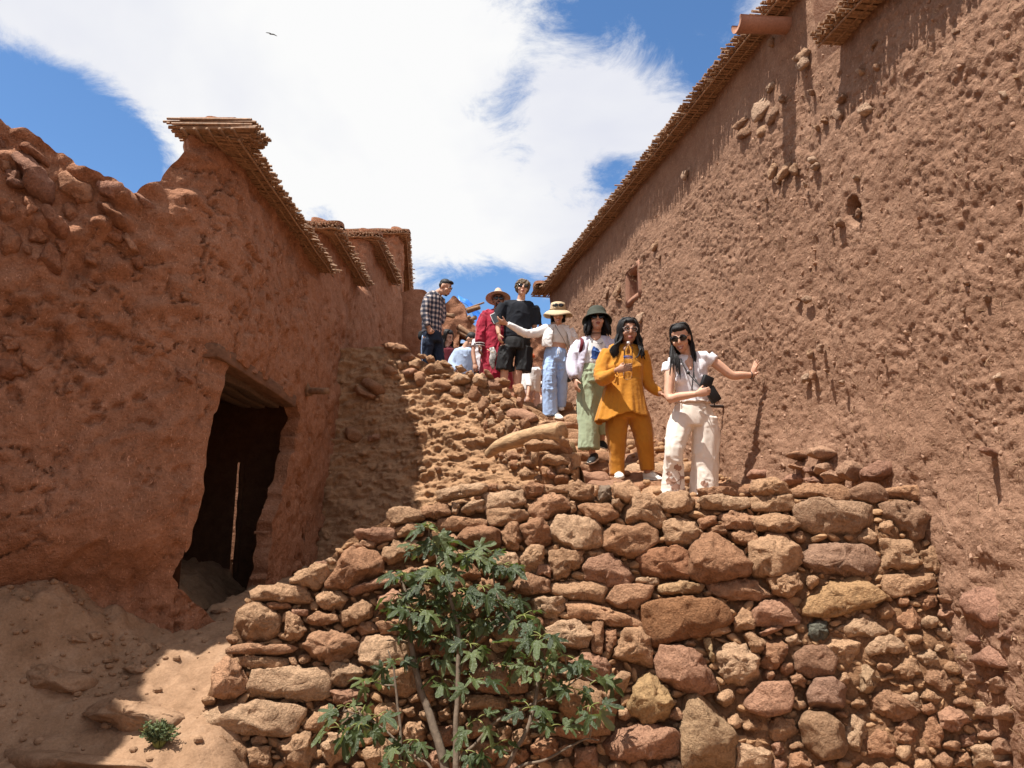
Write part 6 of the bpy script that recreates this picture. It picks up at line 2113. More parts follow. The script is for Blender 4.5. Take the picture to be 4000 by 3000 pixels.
    o = obj('tunic_skirt', local(root, V), F, M['mustard'], root)
    md = o.modifiers.new('thickness', 'SOLIDIFY'); md.thickness = .004
    tr = [torso([j(710, 850), j(718, 940), j(722, 1010)], [(.16, .13), (.185, .14), (.17, .13)]),
          limb([j(645, 960), j(640, 1080), j(640, 1190, -.02), j(642, 1330), j(642, 1468)], [.115, .115, .098, .084, .078]), limb([j(812, 960), j(845, 1080), j(866, 1190, -.02), j(882, 1330), j(892, 1428)], [.115, .112, .095, .082, .074])]
    remesh('trousers', tr, M['mustard_b'], root, .0115, 3, .009, (9, 9, 3.5), 31, .005)
    # tied cuff
    addm('cuff_bow', [tube([j(640, 625, -.36), j(655, 655, -.38), j(640, 672, -.38), j(630, 650, -.37)], [.007] * 4, 6, 12), tube([j(645, 660, -.38), j(625, 720, -.36)], [(.012, .004), (.010, .004)], 6, 6), tube([j(645, 660, -.38), j(652, 735, -.36)], [(.012, .004), (.010, .004)], 6, 6)], M['mustard'], root)
    z0 = float(stair_z(7.75))
    shoe(j(640, 1478, .10) + (0, 0, 0), j(672, 1492, -.16), root, 'shoe_white', h=.09)
    shoe(j(872, 1500, .06), j(1015, 1518, -.12), root, 'shoe_white', h=.095)
    bt = empty('water_bottle', tuple(j(728, 690, -.40)), 'clear plastic water bottle with a white cap held up by the woman in mustard', 'bottle')
    b0, b1 = j(729, 688, -.42), j(736, 384, -.42)
    ax = b1 - b0; L = np.linalg.norm(ax); ax /= L
    prof = [(0, .030), (.012, .043), (.05, .045)] + [(.07 + .016 * k, .0455 - .0018 * (k % 2)) for k in range(9)] + [(.215, .041), (.225, .044)] + [(.235 + .012 * k, .0455 - .0016 * (k % 2)) for k in range(5)] + [(.30, .043), (.325, .032), (.345, .018), (.352, .0145), (.365, .0145)]
    sc = L / .388
    V, F = tube([b0 + ax * x * sc for x, _ in prof], [r * sc for _, r in prof], 22, cap=True)
    obj('shell', local(bt, V), F, M['pet'], bt)
    V, F = tube([b0 + ax * x * sc for x in (.364, .366, .386, .388)], [.012 * sc, .0165 * sc, .0165 * sc, .014 * sc], 16)
    obj('cap', local(bt, V), F, M['cap_white'], bt)
    V, F = tube([b0 + ax * x * sc for x in (.222, .236)], [.0462 * sc] * 2, 22, cap=False)
    obj('label_band', local(bt, V), F, M['print_blue'], bt)
    return root


def pet_mat():
    m, nd, lk, bs = new_mat('pet')
    bs.inputs['Base Color'].default_value = (.93, .95, .95, 1)
    bs.inputs['Transmission Weight'].default_value = 1.0
    bs.inputs['Roughness'].default_value = .06
    bs.inputs['IOR'].default_value = 1.18
    return m


M['pet'] = pet_mat()
M['cap_white'] = plain_mat('cap_white', (.8, .8, .8), .4)


def person_sage():
    Y = 8.35
    j = lambda x, y, dy=0.0: J(c2(x, y), Y + dy)
    root = empty('person', (float(j(430, 1000)[0]), Y, .75), 'woman in a bucket hat, lilac overshirt and sage green trousers', 'person', 'visitors on the stone stair')
    h = Head(j(482, 212, -.05), (-.03, -.96, .20), (0, .20, 1), 1.05)
    shL, shR = j(352, 392), j(586, 380)
    ne = j(470, 335)
    elL, wrL = j(282, 560, -.04), j(302, 688, -.14)
    B = h.parts() + [tube([h.p(0, -.02, -.06), ne], [.050, .056], 12, 6), torso([ne, j(470, 450), j(445, 570), j(438, 640)], [(.07, .06), (.14, .09), (.12, .09), (.14, .1)]),
         limb([shL, elL, wrL], [.045, .036, .026]), limb([shR, j(640, 560), j(610, 690)], [.045, .036, .026]), limb([j(390, 660), j(395, 950), j(446, 1300, -.05)], [.08, .055, .036]), limb([j(480, 660), j(510, 900, .1), j(520, 1190, .12)], [.08, .05, .036]),
         tube([ne + (0, -.02, 0), j(470, 350, -.08), j(468, 372, -.10)], [(.06, .03), (.05, .02), (.02, .012)], 12, 8)]
    B += hand(wrL, (.12, -.18, -.97), (.85, .3, 0), (.2, -1, 0), (.25, .35, .3), .05, 1.05)
    B += hand(j(610, 690), (.1, -.1, -.97), (-.85, .3, 0), (-.2, -1, 0), (.25, .35, .3), .05)
    remesh('body', B, M['skin_light'], root, .007, 2)
    face_bits(h, root, eyes=False)
    glasses(h, root, rx=.035, rz=.023)
    P = [h.ell((0, -.035, .02), (.086, .084, .095))]
    for k in range(34):
        a = math.radians(62) + math.radians(236) * (k + PR.random()) / 34
        sx, sy = math.sin(a), math.cos(a)
        wv = PR.normal(0, .012)
        P.append(tube([h.p(sx * .07, sy * .07 - .01, .07), h.p(sx * .092, sy * .092 - .01, .0), h.p(sx * .108 + wv, sy * .10 - .01, -.075), h.p(sx * .128 + wv, sy * .105 - .01, -.145 - .02 * PR.random())], [.016, .022, .024, .006], 7, 12))
    V, F = merge(P); V = V + .005 * np.stack([fbm(V * 45 + 4 * k, 2, k) for k in range(3)], -1)
    obj('hair', local(root, V), F, M['hair_black'], root)
    lathe_hat(h, [(.158, -.062), (.150, -.050), (.122, -.012), (.104, .012), (.101, .03), (.098, .06), (.085, .082), (.05, .092), (.0, .094)], root, 'olive', tilt=(0, -.12, 0), base=.052, wav=.008)
    addm('necklace', [tube([ne + (.056 * math.cos(a), -.012 + .058 * math.sin(a), .03 + .016 * math.sin(a)) for a in np.linspace(0, 6.283, 24)], [.004] * 24, 6, cap=False)], M['ink'], root)
    tee = [torso([j(470, 350, .0), j(470, 385), j(466, 450), j(450, 530), j(440, 582)], [(.07, .06), (.15, .10), (.150, .118), (.148, .115), (.152, .118)]), ellipsoid(j(420, 470, -.07), (.06, .045, .05)), ellipsoid(j(520, 470, -.07), (.06, .045, .05))]
    ts = remesh('shirt', tee, M['white_shirt'], root, .0115, 3, .008, (9, 9, 4), 41, .003)
    over = [torso([j(470, 352, .06), j(470, 390, .05), j(470, 460, .05), j(455, 600, .05), j(450, 690, .05)], [(.07, .05), (.160, .09), (.165, .10), (.175, .10), (.18, .10)]),
            shoulders(shL, shR, .062), limb([shL, j(305, 480, -.02), elL, j(285, 630, -.10), wrL + (0, 0, .015)], [.072, .078, .076, .066, .050]), limb([shR, j(625, 480), j(640, 560), j(615, 670)], [.07, .075, .07, .05]),
            tube([j(400, 372, -.06), j(372, 450, -.10), j(350, 560, -.09), j(330, 690, -.05)], [(.030, .018), (.045, .022), (.050, .022), (.05, .022)], 10, 16, side=(.7, -.4, 0)), tube([j(545, 368, -.06), j(575, 450, -.09), j(580, 560, -.09)], [(.030, .018), (.035, .02), (.04, .02)], 10, 12, side=(.7, .4, 0))]
    remesh('overshirt', over, M['lilac'], root, .0115, 3, .012, (11, 11, 6), 43, .005)
    addm('backpack_strap', [tube([j(352, 352, -.02), j(362, 380, -.11), j(356, 420, -.13), j(345, 470, -.11)], [(.020, .006)] * 4, 8, 12, side=(1, 0, 0))], M['maroon'], root)
    tr = [torso([j(440, 570), j(436, 640), j(434, 720)], [(.145, .115), (.165, .13), (.160, .13)]), limb([j(395, 690), j(400, 900, -.02), j(412, 1080, -.05), j(414, 1255, -.06)], [.115, .118, .112, .122]),
          limb([j(480, 690), j(500, 900, .06), j(518, 1140, .10)], [.11, .10, .085])]
    remesh('trousers', tr, M['sage'], root, .0115, 3, .012, (11, 11, 3), 45, .006)
    shoe(j(470, 1340, .0), j(425, 1372, -.22), root, 'shoe_black', h=.085, laces=False)
    shoe(j(500, 1235, .16), j(560, 1255, .02), root, 'shoe_black', h=.085, laces=False)
    d, s, q = frame_of(wrL - elL)
    addm('watch', [tube([wrL + (wrL - elL) * .02 + .030 * (s * math.cos(a) + q * math.sin(a)) for a in np.linspace(0, 6.283, 18)], [(.008, .006)] * 18, 6, cap=False)], M['bracelet'], root)
    # print on the T-shirt: a blue cat and two lines of small lettering
    z = lambda pts: [(2200 + x / 5.184, 1180 + y / 5.184) for x, y in pts]
    decal(ts, z([(545, 1150), (575, 1090), (572, 1000), (590, 930), (612, 895), (640, 905), (655, 925), (690, 935), (722, 975), (742, 1020), (738, 1080), (715, 1135), (660, 1155), (590, 1150), (640, 1110), (636, 1060), (610, 1080), (580, 1130)]), 'printed_cat', 'print_blue', root, .006)
    decal(ts, z([(600, 960), (640, 950), (690, 985), (730, 1000), (728, 1018), (680, 1005), (640, 985), (600, 985)]), 'printed_band', 'print_light', root, .009)
    for pts in ([(565, 800), (575, 795), (572, 815), (580, 822), (570, 824)], [(590, 800), (602, 798), (600, 806), (592, 808)], [(596, 812), (606, 812), (604, 822)], [(678, 838), (695, 838), (694, 855), (680, 858)], [(704, 836), (722, 836), (720, 854), (706, 856)], [(745, 832), (762, 830), (760, 840), (752, 842), (750, 858), (744, 858)], [(768, 826), (776, 826), (774, 846), (768, 846)], [(782, 814), (806, 812), (806, 820), (796, 822), (794, 836), (788, 836)], [(765, 852), (800, 846), (800, 852), (768, 858)]):
        decal(ts, z(pts), 'printed_letter', 'ink', root, .005)
    return root


M['print_light'] = plain_mat('print_light', (.12, .26, .66), .7)


def person_sunhat():
    Y = 10.9
    j = lambda x, y, dy=0.0: J(c1(x, y), Y + dy)
    root = empty('person', (float(j(1570, 1000)[0]), Y, 1.64), 'smiling woman in a wide straw sun hat and pale blue trousers, arm stretched out', 'person', 'visitors on the stone stair')
    h = Head(j(1603, 500, -.04), (-.02, -.97, -.16), (0, -.12, 1), 1.06)
    shL, shR = j(1492, 645), j(1722, 655)
    ne = j(1608, 612)
    elL, wrL = j(1250, 700, -.16), j(1042, 592, -.30)
    B = h.parts() + [tube([h.p(0, -.02, -.06), ne], [.048, .054], 12, 6), torso([ne, j(1608, 720), j(1585, 850), j(1578, 930)], [(.07, .06), (.135, .09), (.132, .095), (.14, .1)]),
         limb([shL, elL, wrL], [.045, .036, .026]), limb([shR, j(1775, 800, .05), j(1760, 910, .02)], [.045, .036, .026]), limb([j(1520, 960), j(1510, 1220, -.08), j(1560, 1560, -.04)], [.08, .05, .036]), limb([j(1640, 960), j(1640, 1180, .05), j(1632, 1500, .15)], [.08, .05, .036])]
    B += hand(wrL, (-.90, -.10, .30), (-.25, .5, .8), (.2, -.3, .9), (.30, .35, .3), .10, 1.12, .8, .2)
    B += hand(j(1760, 910, .02), (0, -.1, -1), (-.9, 0, 0), (0, -1, 0))
    remesh('body', B, M['skin_light'], root, .0075, 2)
    face_bits(h, root, smile=True, eyes=True)
    P = [h.ell((0, -.04, .015), (.084, .078, .09))]
    for k in range(26):
        a = math.radians(66) + math.radians(228) * (k + PR.random()) / 26
        sx, sy = math.sin(a), math.cos(a)
        P.append(tube([h.p(sx * .07, sy * .07 - .01, .06), h.p(sx * .090, sy * .09 - .01, .0), h.p(sx * .094, sy * .09 - .01, -.085 - .02 * PR.random())], [.016, .02, .006], 7, 9))
    V, F = merge(P); obj('hair', local(root, V), F, M['hair_black'], root)
    ht, o, up, f, r = lathe_hat(h, [(.205, -.055), (.19, -.036), (.16, -.008), (.128, .008), (.108, .014), (.106, .05), (.102, .09), (.092, .118), (.06, .130), (.0, .132)], root, 'straw', tilt=(0, -.02, 0), base=.048, wav=.012, dip=.012)
    V, F = tube([o + .1085 * h.k * (r * math.cos(a) + f * 1.14 * math.sin(a)) + up * .03 for a in np.linspace(0, 6.283, 30)], [(.004, .014)] * 30, 6, cap=False, side=(0, 0, 0.01))
    obj('band', local(root, V), F, M['straw_band'], ht)
    h2 = Head(o + up * .065 + f * .035, f + up * .12, up, 1.15)
    g = glasses(h2, root, rx=.031, rz=.020, dy=.094, z=.0)
    tank = [torso([j(1610, 625), j(1610, 660), j(1610, 730), j(1604, 815)], [(.07, .06), (.125, .09), (.142, .115), (.140, .108)]), ellipsoid(j(1565, 725, -.07), (.055, .04, .05)), ellipsoid(j(1655, 725, -.07), (.055, .04, .05))]
    remesh('tank_top', tank, M['cream'], root, .012, 2, .004, (6, 6, 16), 51)
    shirt = [torso([j(1608, 622, .06), j(1608, 660, .05), j(1606, 740, .05), j(1600, 825, .05)], [(.08, .05), (.16, .09), (.17, .095), (.175, .10)]), shoulders(shL, shR, .062),
             limb([shL, j(1380, 690, -.06), elL, j(1140, 640, -.24), wrL + (.02, 0, 0)], [.080, .075, .062, .052, .040]), limb([shR, j(1765, 740, .02), j(1778, 800, .05), j(1768, 880, .04)], [.07, .08, .075, .06]),
             tube([j(1530, 628, -.05), j(1500, 700, -.11), j(1485, 770, -.12), j(1480, 842, -.10)], [(.035, .02), (.075, .03), (.085, .03), (.090, .03)], 12, 16, side=(.9, -.3, 0)), tube([j(1680, 640, -.05), j(1725, 710, -.08), j(1750, 780, -.07), j(1760, 850, -.05)], [(.025, .018), (.035, .022), (.04, .025), (.04, .025)], 10, 14, side=(.8, .4, 0))]
    remesh('shirt', shirt, M['white_shirt'], root, .012, 3, .012, (9, 9, 6), 53, .004)
    tr = [torso([j(1582, 862), j(1578, 920), j(1578, 1000)], [(.150, .112), (.168, .125), (.160, .122)]), limb([j(1530, 970), j(1510, 1100, -.05), j(1508, 1220, -.08), j(1515, 1400, -.06), j(1518, 1588, -.04)], [.105, .108, .102, .108, .116]),
          limb([j(1640, 970), j(1650, 1100, .02), j(1645, 1220, .06), j(1628, 1490, .14)], [.10, .098, .09, .082])]
    remesh('trousers', tr, M['pale_blue'], root, .012, 3, .013, (10, 10, 2.6), 55, .006)
    addm('drawstring', [tube([j(1600, 862, -.13), j(1600, 930, -.15)], [.005, .004], 6, 6), tube([j(1612, 865, -.13), j(1618, 920, -.15)], [.005, .004], 6, 6)], M['white_shirt'], root)
    shoe(j(1545, 1598, .10), j(1640, 1628, -.24), root, 'shoe_white', h=.10, w=.055)
    shoe(j(1630, 1520, .25), j(1640, 1530, .02), root, 'shoe_white', h=.09)
    bag = empty('shoulder_bag', tuple(j(1700, 1100, .06)), 'small black bag on a thin strap at the hip of the sun hat woman', 'bag')
    V, F = box(j(1702, 1150, .05), (.11, .07, .20), None, .025); obj('pouch', local(bag, V), F, M['black_bag'], bag)
    V, F = merge([tube([j(1565, 600, -.03), j(1600, 660, -.14), j(1650, 740, -.14), j(1690, 820, -.12)], [.0045] * 4, 6, 18), tube([j(1690, 820, -.12), j(1712, 900, -.04), j(1706, 1080, .03)], [.006] * 3, 6, 12)])
    obj('strap', local(bag, V), F, M['grey_strap'], bag)
    ph = empty('phone', tuple(j(918, 530, -.36)), 'dark phone with a pale edge held out by the woman in the sun hat', 'phone')
    R = np.array(Euler((math.radians(-8), math.radians(-24), math.radians(-10))).to_matrix())
    V, F = box(j(916, 535, -.37), (.078, .010, .160), R, .004); obj('case', local(ph, V), F, M['phone_edge'], ph)
    V, F = box(np.array(j(916, 535, -.37)) + R @ np.array((0.004, -.0058, -.003)), (.070, .002, .150), R); obj('screen', local(ph, V), F, M['phone'], ph, smooth=False)
    return root


M['straw_band'] = plain_mat('straw_band', (.40, .27, .13), .8, .2, 50)
M['grey_strap'] = plain_mat('grey_strap', (.18, .17, .16), .5)


def person_black():
    Y = 11.05
    j = lambda x, y, dy=0.0: J(c1(x, y), Y + dy)
    root = empty('person', (float(j(1150, 900)[0]), Y, 1.95), 'tall youth in a black T-shirt and black shorts with tousled hair and sunglasses', 'person', 'visitors on the stone stair')
    h = Head(j(1220, 212, -.04), (.10, -.97, .10), (.10, .10, 1), 1.08)
    shL, shR = j(1020, 392), j(1332, 408)
    ne = j(1202, 350)
    elL, wrL = j(958, 590, -.05), j(962, 705, -.12)
    B = h.parts() + [tube([h.p(0, -.02, -.06), ne], [.054, .062], 12, 6), torso([ne, j(1180, 480), j(1160, 700), j(1150, 800)], [(.08, .065), (.17, .105), (.15, .10), (.15, .11)]),
         limb([shL, elL, wrL], [.05, .043, .030]), limb([shR, j(1352, 590, .10), j(1320, 720, .16)], [.05, .042, .03]),
         limb([j(1045, 830), j(1025, 1090, -.02), j(1020, 1200), j(1012, 1345)], [.09, .062, .056, .038]), limb([j(1240, 830), j(1180, 1090, -.02), j(1168, 1210), j(1155, 1350)], [.09, .062, .057, .038]),
         ellipsoid(j(1012, 1352, -.08), (.045, .12, .035)), ellipsoid(j(1155, 1358, -.08), (.045, .12, .035))]
    B += hand(wrL, (.20, .0, -.97), (.8, .4, .1), (.4, -1, 0), (.3, .3, .3), .03, 1.05)
    B += hand(j(1320, 720, .16), (-.5, .1, -.8), (0, 1, 0), (-1, 0, 0))
    remesh('body', B, M['skin_light'], root, .0075, 2)
    face_bits(h, root, eyes=False, brow='hair_brown')
    glasses(h, root, rx=.033, rz=.018)
    tufts(h, 240, PR, 'hair_brown', root, .014, .062, -.02, .075, .5, 1.10)
    tee = [torso([j(1200, 362), j(1195, 395), j(1182, 480), j(1170, 600), j(1160, 755)], [(.085, .07), (.20, .12), (.215, .140), (.205, .140), (.205, .142)]), shoulders(shL, shR, .072), limb([shL, j(975, 480, -.02), j(952, 585, -.05)], [.085, .092, .094]), limb([shR, j(1352, 490, .03), j(1358, 600, .08)], [.085, .09, .09])]
    remesh('shirt', tee, M['black_tee'], root, .012, 4, .012, (5, 5, 3), 61, .0)
    sh = [torso([j(1158, 735), j(1155, 800), j(1152, 880)], [(.185, .13), (.21, .145), (.205, .145)]), limb([j(1050, 850), j(1030, 980, -.01), j(1018, 1100, -.01)], [.125, .128, .130]), limb([j(1245, 850), j(1235, 980), j(1222, 1115)], [.125, .128, .132])]
    remesh('shorts', sh, M['black_shorts'], root, .012, 3, .016, (8, 8, 3), 63, .004)
    addm('necklace', [tube([ne + (.062 * math.cos(a), -.02 + .075 * math.sin(a), .012 + .035 * math.sin(a)) for a in np.linspace(0, 6.283, 26)], [.004] * 26, 6, cap=False)], M['cap_white'], root)
    return root


def person_robe():
    Y = 11.6
    j = lambda x, y, dy=0.0: J(c1(x, y), Y + dy)
    root = empty('person', (float(j(940, 900)[0]), Y, 1.95), 'bearded man in a crimson robe and pointed straw hat, behind the youth in black', 'person', 'visitors on the stone stair')
    h = Head(j(955, 350, -.04), (.12, -.97, .16), (.02, .16, 1), 1.06)
    shL, shR = j(838, 490), j(1062, 490)
    ne = j(948, 440)
    elL, wrL = j(772, 690, -.04), j(752, 835, -.12)
    B = h.parts(1.05) + [tube([h.p(0, -.02, -.06), ne], [.056, .062], 12, 6), torso([ne, j(945, 580), j(940, 800), j(940, 900)], [(.08, .065), (.16, .10), (.15, .10), (.15, .11)]), limb([shL, elL, wrL], [.05, .042, .03]), limb([shR, j(1120, 690), j(1110, 820)], [.05, .042, .03]),
         limb([j(890, 900), j(880, 1150), j(880, 1330)], [.09, .06, .04]), limb([j(1000, 900), j(1000, 1150), j(1000, 1330)], [.09, .06, .04])]
    B += hand(wrL, (.05, -.1, -1), (.9, .2, 0), (.2, -1, 0), (.4, .4, .3), .04, 1.05)
    B += hand(j(1110, 820), (-.05, -.1, -1), (-.9, .2, 0), (-.2, -1, 0))
    remesh('body', B, M['skin_dark'], root, .0085, 2)
    face_bits(h, root, eyes=False)
    glasses(h, root, rx=.036, rz=.022)
    addm('beard', [h.ell((0, .052, -.100), (.038, .034, .026)), tube([h.p(-.03, .082, -.056), h.p(0, .097, -.052), h.p(.03, .082, -.056)], [.004, .006, .004], 6, 9), tube([h.p(-.03, .082, -.056), h.p(-.034, .07, -.09)], [.005, .008], 6), tube([h.p(.03, .082, -.056), h.p(.034, .07, -.09)], [.005, .008], 6)], M['hair_black'], root)
    lathe_hat(h, [(.185, .0), (.178, .006), (.14, .004), (.105, .004), (.098, .012), (.088, .06), (.068, .075), (.063, .11), (.048, .122), (.043, .155), (.026, .172), (.0, .178)], root, 'straw_pink', tilt=(0, -.14, 0), base=.050, n=36)
    rb = [torso([j(948, 452), j(946, 490), j(942, 600), j(936, 800), j(930, 1000), j(930, 1290)], [(.085, .07), (.20, .115), (.21, .15), (.215, .16), (.24, .18), (.29, .21)]), shoulders(shL, shR, .072),
          limb([shL, j(795, 590, -.02), elL, j(755, 800, -.10)], [.088, .098, .092, .078]), limb([shR, j(1105, 590), j(1120, 690), j(1110, 790)], [.085, .095, .09, .07]), ellipsoid(j(950, 455, .03), (.10, .085, .06))]
    remesh('robe', rb, M['red_robe'], root, .013, 3, .018, (8, 8, 2.4), 71, .006)
    for k in range(3):
        addm('cuff_trim', [tube([j(754, 808 + 13 * k, -.105) + (.080 * math.cos(a), .075 * math.sin(a), 0) for a in np.linspace(0, 6.283, 22)], [.006] * 22, 6, cap=False)], M['white_shirt' if k % 2 == 0 else 'dark_cloth'], root)
    addm('patterned_sash', [tube([j(885, 850, -.20), j(905, 920, -.24), j(890, 1000, -.25), j(905, 1080, -.24)], [(.035, .008), (.05, .009), (.045, .009), (.02, .008)], 12, 14)], M['sash'], root)
    addm('cord', [tube([j(840, 870, -.16), j(890, 900, -.24), j(960, 930, -.22)], [.006] * 3, 6, 12)], M['straw'], root)
    return root


M['sash'] = plain_mat('sash', (.05, .03, .03), .8, .2, 26, col2=(.70, .66, .62))


def person_plaid():
    Y = 11.3
    j = lambda x, y, dy=0.0: J(c1(x, y), Y + dy)
    root = empty('person', (float(j(230, 900)[0]), Y, 2.0), 'man in a dark plaid shirt and jeans seen from the side, looking down', 'person', 'visitors on the stone stair')
    h = Head(j(385, 205, -.02), (.84, -.32, -.36), (.42, -.05, .9), 1.06)
    ne = j(292, 275, .02)
    shL, shR = j(205, 318, -.14), j(330, 330, .14)
    elL, wrL = j(168, 480, -.20), j(206, 632, -.24)
    B = h.parts() + [tube([h.p(0, -.035, -.06), ne], [.055, .062], 12, 6), torso([ne, j(250, 420), j(236, 650), j(236, 730)], [(.07, .07), (.11, .14), (.10, .13), (.11, .13)]), limb([shL, elL, wrL], [.05, .042, .03]), limb([shR, j(352, 480, .16), j(330, 620, .10)], [.05, .042, .03]),
         limb([j(200, 740, -.08), j(178, 980, -.08), j(185, 1240, -.06)], [.08, .06, .04]), limb([j(285, 740, .08), j(315, 990, .06), j(325, 1250, .04)], [.08, .06, .04])]
    B += hand(wrL, (.25, -.1, -.95), (.5, .85, 0), (.8, -.5, 0), (1.1, 1.2, .6), .02, 1.05, .4, .8)
    B += hand(j(330, 620, .10), (.2, -.1, -1), (-.5, .85, 0), (.8, .5, 0))
    remesh('body', B, M['skin_mid'], root, .0085, 2)
    face_bits(h, root, eyes=True)
    addm('hair', [h.ell((0, -.020, .060), (.080, .092, .072)), h.ell((0, .050, .098), (.052, .045, .026)), h.ell((0, -.045, .02), (.078, .060, .058))], M['hair_black'], root)
    addm('chin_beard', [h.ell((0, .058, -.100), (.026, .026, .018))], M['hair_black'], root)
    sh = [torso([j(285, 285, .02), j(265, 320, .0), j(252, 430), j(240, 560), j(238, 700)], [(.075, .08), (.13, .18), (.155, .185), (.150, .175), (.150, .175)]), tube([shL, (shL + shR) / 2, shR], [.070, .078, .070], 12, 9), limb([shL, j(180, 400, -.18), elL, j(190, 580, -.23), j(204, 625, -.24)], [.078, .080, .072, .058, .048]), limb([shR, j(350, 480, .16), j(332, 600, .11)], [.075, .07, .05]),
          tube([j(255, 262, .06), j(300, 270, -.04), j(330, 300, .0)], [.03, .028, .02], 8, 9)]
    remesh('shirt', sh, M['plaid'], root, .012, 3, .012, (8, 8, 6), 81, .004)
    je = [torso([j(238, 670), j(238, 730), j(240, 800)], [(.140, .165), (.155, .175), (.150, .17)]), limb([j(200, 770, -.08), j(178, 980, -.08), j(185, 1240, -.06)], [.105, .088, .075]), limb([j(288, 770, .08), j(315, 990, .06), j(325, 1250, .04)], [.105, .09, .075])]
    remesh('jeans', je, M['jeans'], root, .012, 3, .010, (10, 10, 4), 83, .005)
    addm('side_stripe', [tube([j(140, 720, -.20), j(128, 880, -.17), j(140, 1010, -.16)], [(.010, .006)] * 3, 6, 12, side=(.7, -.7, 0))], M['pale_blue'], root)
    addm('jacket_hem', [tube([j(130, 690, .0), j(125, 740, -.02), j(140, 760, -.02)], [.05, .05, .02], 8, 8)], M['dark_cloth'], root)
    addm('shoe', [ellipsoid(j(200, 1262, -.06), (.12, .045, .04)), ellipsoid(j(345, 1270, .04), (.12, .045, .04))], M['shoe_black'], root)
    return root


def simple_person(label, Y, head, fwd, up, sh, hip, floor_z, top, bottom, skin, arms, hair='short', k=1.0, extra=None, conv=c1, r=(.165, .11), group='people further up the lane'):
    """someone mostly hidden by others: full figure, fewer details"""
    j = lambda x, y, dy=0.0: J(conv(x, y), Y + dy)
    hp = j(*hip)
    root = empty('person', (float(hp[0]), Y, floor_z), label, 'person', group)
    h = Head(j(*head), fwd, up, 1.05 * k)
    a, b = j(*sh[0]), j(*sh[1])
    ne = (a + b) / 2 + np.array((0, 0, .05))
    fl = np.array((hp[0], Y, floor_z))
    B = h.parts() + [tube([h.p(0, -.02, -.06), ne], [.05 * k, .056 * k], 12, 6), torso([ne, (ne * .6 + hp * .4), hp], [(.07, .06), (.12, .085), (.13, .1)])]
    S = [torso([ne - (0, 0, .02), (a + b) / 2, (ne * .6 + hp * .4), hp], [(.08, .065), (r[0] * .95, r[1]), (r[0], r[1] * 1.1), (r[0] * 1.02, r[1] * 1.1)]), shoulders(a, b, .062 * k)]
    for s0, pts in zip((a, b), arms):
        e, w = j(*pts[0]), j(*pts[1])
        B.append(limb([s0, e, w], [.045 * k, .038 * k, .028 * k]))
        dd = w - e
        B += hand(w, dd, (0, 1, .1), (0, 0, 1) if abs(dd[2]) < .1 else (1, 0, 0), (.4, .4, .3), .04, k)
        t = pts[2]
        S.append(limb([s0, s0 * (1 - t) + e * t] if t <= 1 else [s0, e, e * (2 - t) + w * (t - 1)], [.07 * k, .062 * k] if t <= 1 else [.07 * k, .064 * k, .05 * k]))
    kn = (hp + fl) / 2
    for q in (-1, 1):
        B.append(limb([hp + (q * .08, 0, -.03), kn + (q * .08, -.03, 0), fl + (q * .08, 0, .05)], [.08 * k, .055 * k, .038 * k]))
        B.append(ellipsoid(fl + (q * .08, -.06, .035), (.042, .12, .035)))
    remesh('body', B, M[skin], root, .010, 2)
    remesh('top', S, M[top], root, .013, 2, .010, (8, 8, 5), 7)
    tr = [torso([hp + (0, 0, .05), hp, hp - (0, 0, .1)], [(.14, .11), (.155, .12), (.14, .11)])] + [limb([hp + (q * .075, 0, -.05), kn + (q * .08, -.02, 0), fl + (q * .08, 0, .08)], [.095, .08, .07]) for q in (-1, 1)]
    remesh('trousers', tr, M[bottom], root, .014, 2, .008, (8, 8, 3), 9)
    face_bits(h, root, eyes=extra != 'shades')
    if extra == 'shades': glasses(h, root)
    if hair == 'long': locks(h, 34, .30, PR, 1.0, gap=58, parent=root)
    elif hair == 'short': addm('hair', [h.ell((0, -.024, .052), (.081, .094, .078)), h.ell((0, -.045, .015), (.079, .062, .06))], M['hair_black'], root)
    else: lathe_hat(h, [(.10, .0), (.098, .03), (.09, .06), (.05, .08), (0, .084)], root, hair, base=.045, name='cap')
    return root


person_white_trousers()
person_mustard()
person_sage()
person_sunhat()
person_black()
person_robe()
person_plaid()
simple_person('young woman with long dark hair and a dark red top, head bowed behind the parapet', 12.6, (412, 742), (.75, -.55, -.35), (.2, -.3, .9), ((345, 880), (455, 880)), (390, 1180), 1.45, 'maroon', 'dark_cloth', 'skin_light', (((330, 1020, -.05), (360, 1130, -.15), 2.0), ((480, 1020, .05), (470, 1130, 0), 2.0)), 'long', .95)
simple_person('man in a light blue shirt with short dark hair, bending his head behind the parapet', 12.3, (662, 775, -.02), (.55, -.35, -.6), (.5, -.2, .85), ((515, 895), (672, 880)), (565, 1190), 1.45, 'sky_shirt', 'dark_cloth', 'skin_mid', (((455, 1020, -.10), (520, 1110, -.2), 1.9), ((700, 1010, .05), (680, 1100, 0), 2.0)), 'short', 1.0, r=(.185, .13))
simple_person('person in a white T-shirt, almost hidden behind the man in the crimson robe', 12.05, (800, 650), (.1, -.97, 0), (0, 0, 1), ((722, 775), (880, 775)), (800, 1120), 1.8, 'white_tee', 'dark_cloth', 'skin_tan', (((688, 905, -.05), (702, 1030, -.15), .55), ((910, 905, 0), (900, 1030, 0), .55)), 'short', 1.0)
simple_person('person in a loose white shirt leaning down, partly hidden behind the black shorts', 12.7, (1300, 985), (.2, -.95, -.2), (0, -.2, 1), ((1265, 1090), (1385, 1090)), (1300, 1330), 1.25, 'white_shirt', 'pink_cloth', 'skin_light', (((1290, 1250, -.15), (1275, 1380, -.25), 1.2), ((1365, 1230, 0), (1330, 1380, -.15), 1.0)), 'orange', .85)
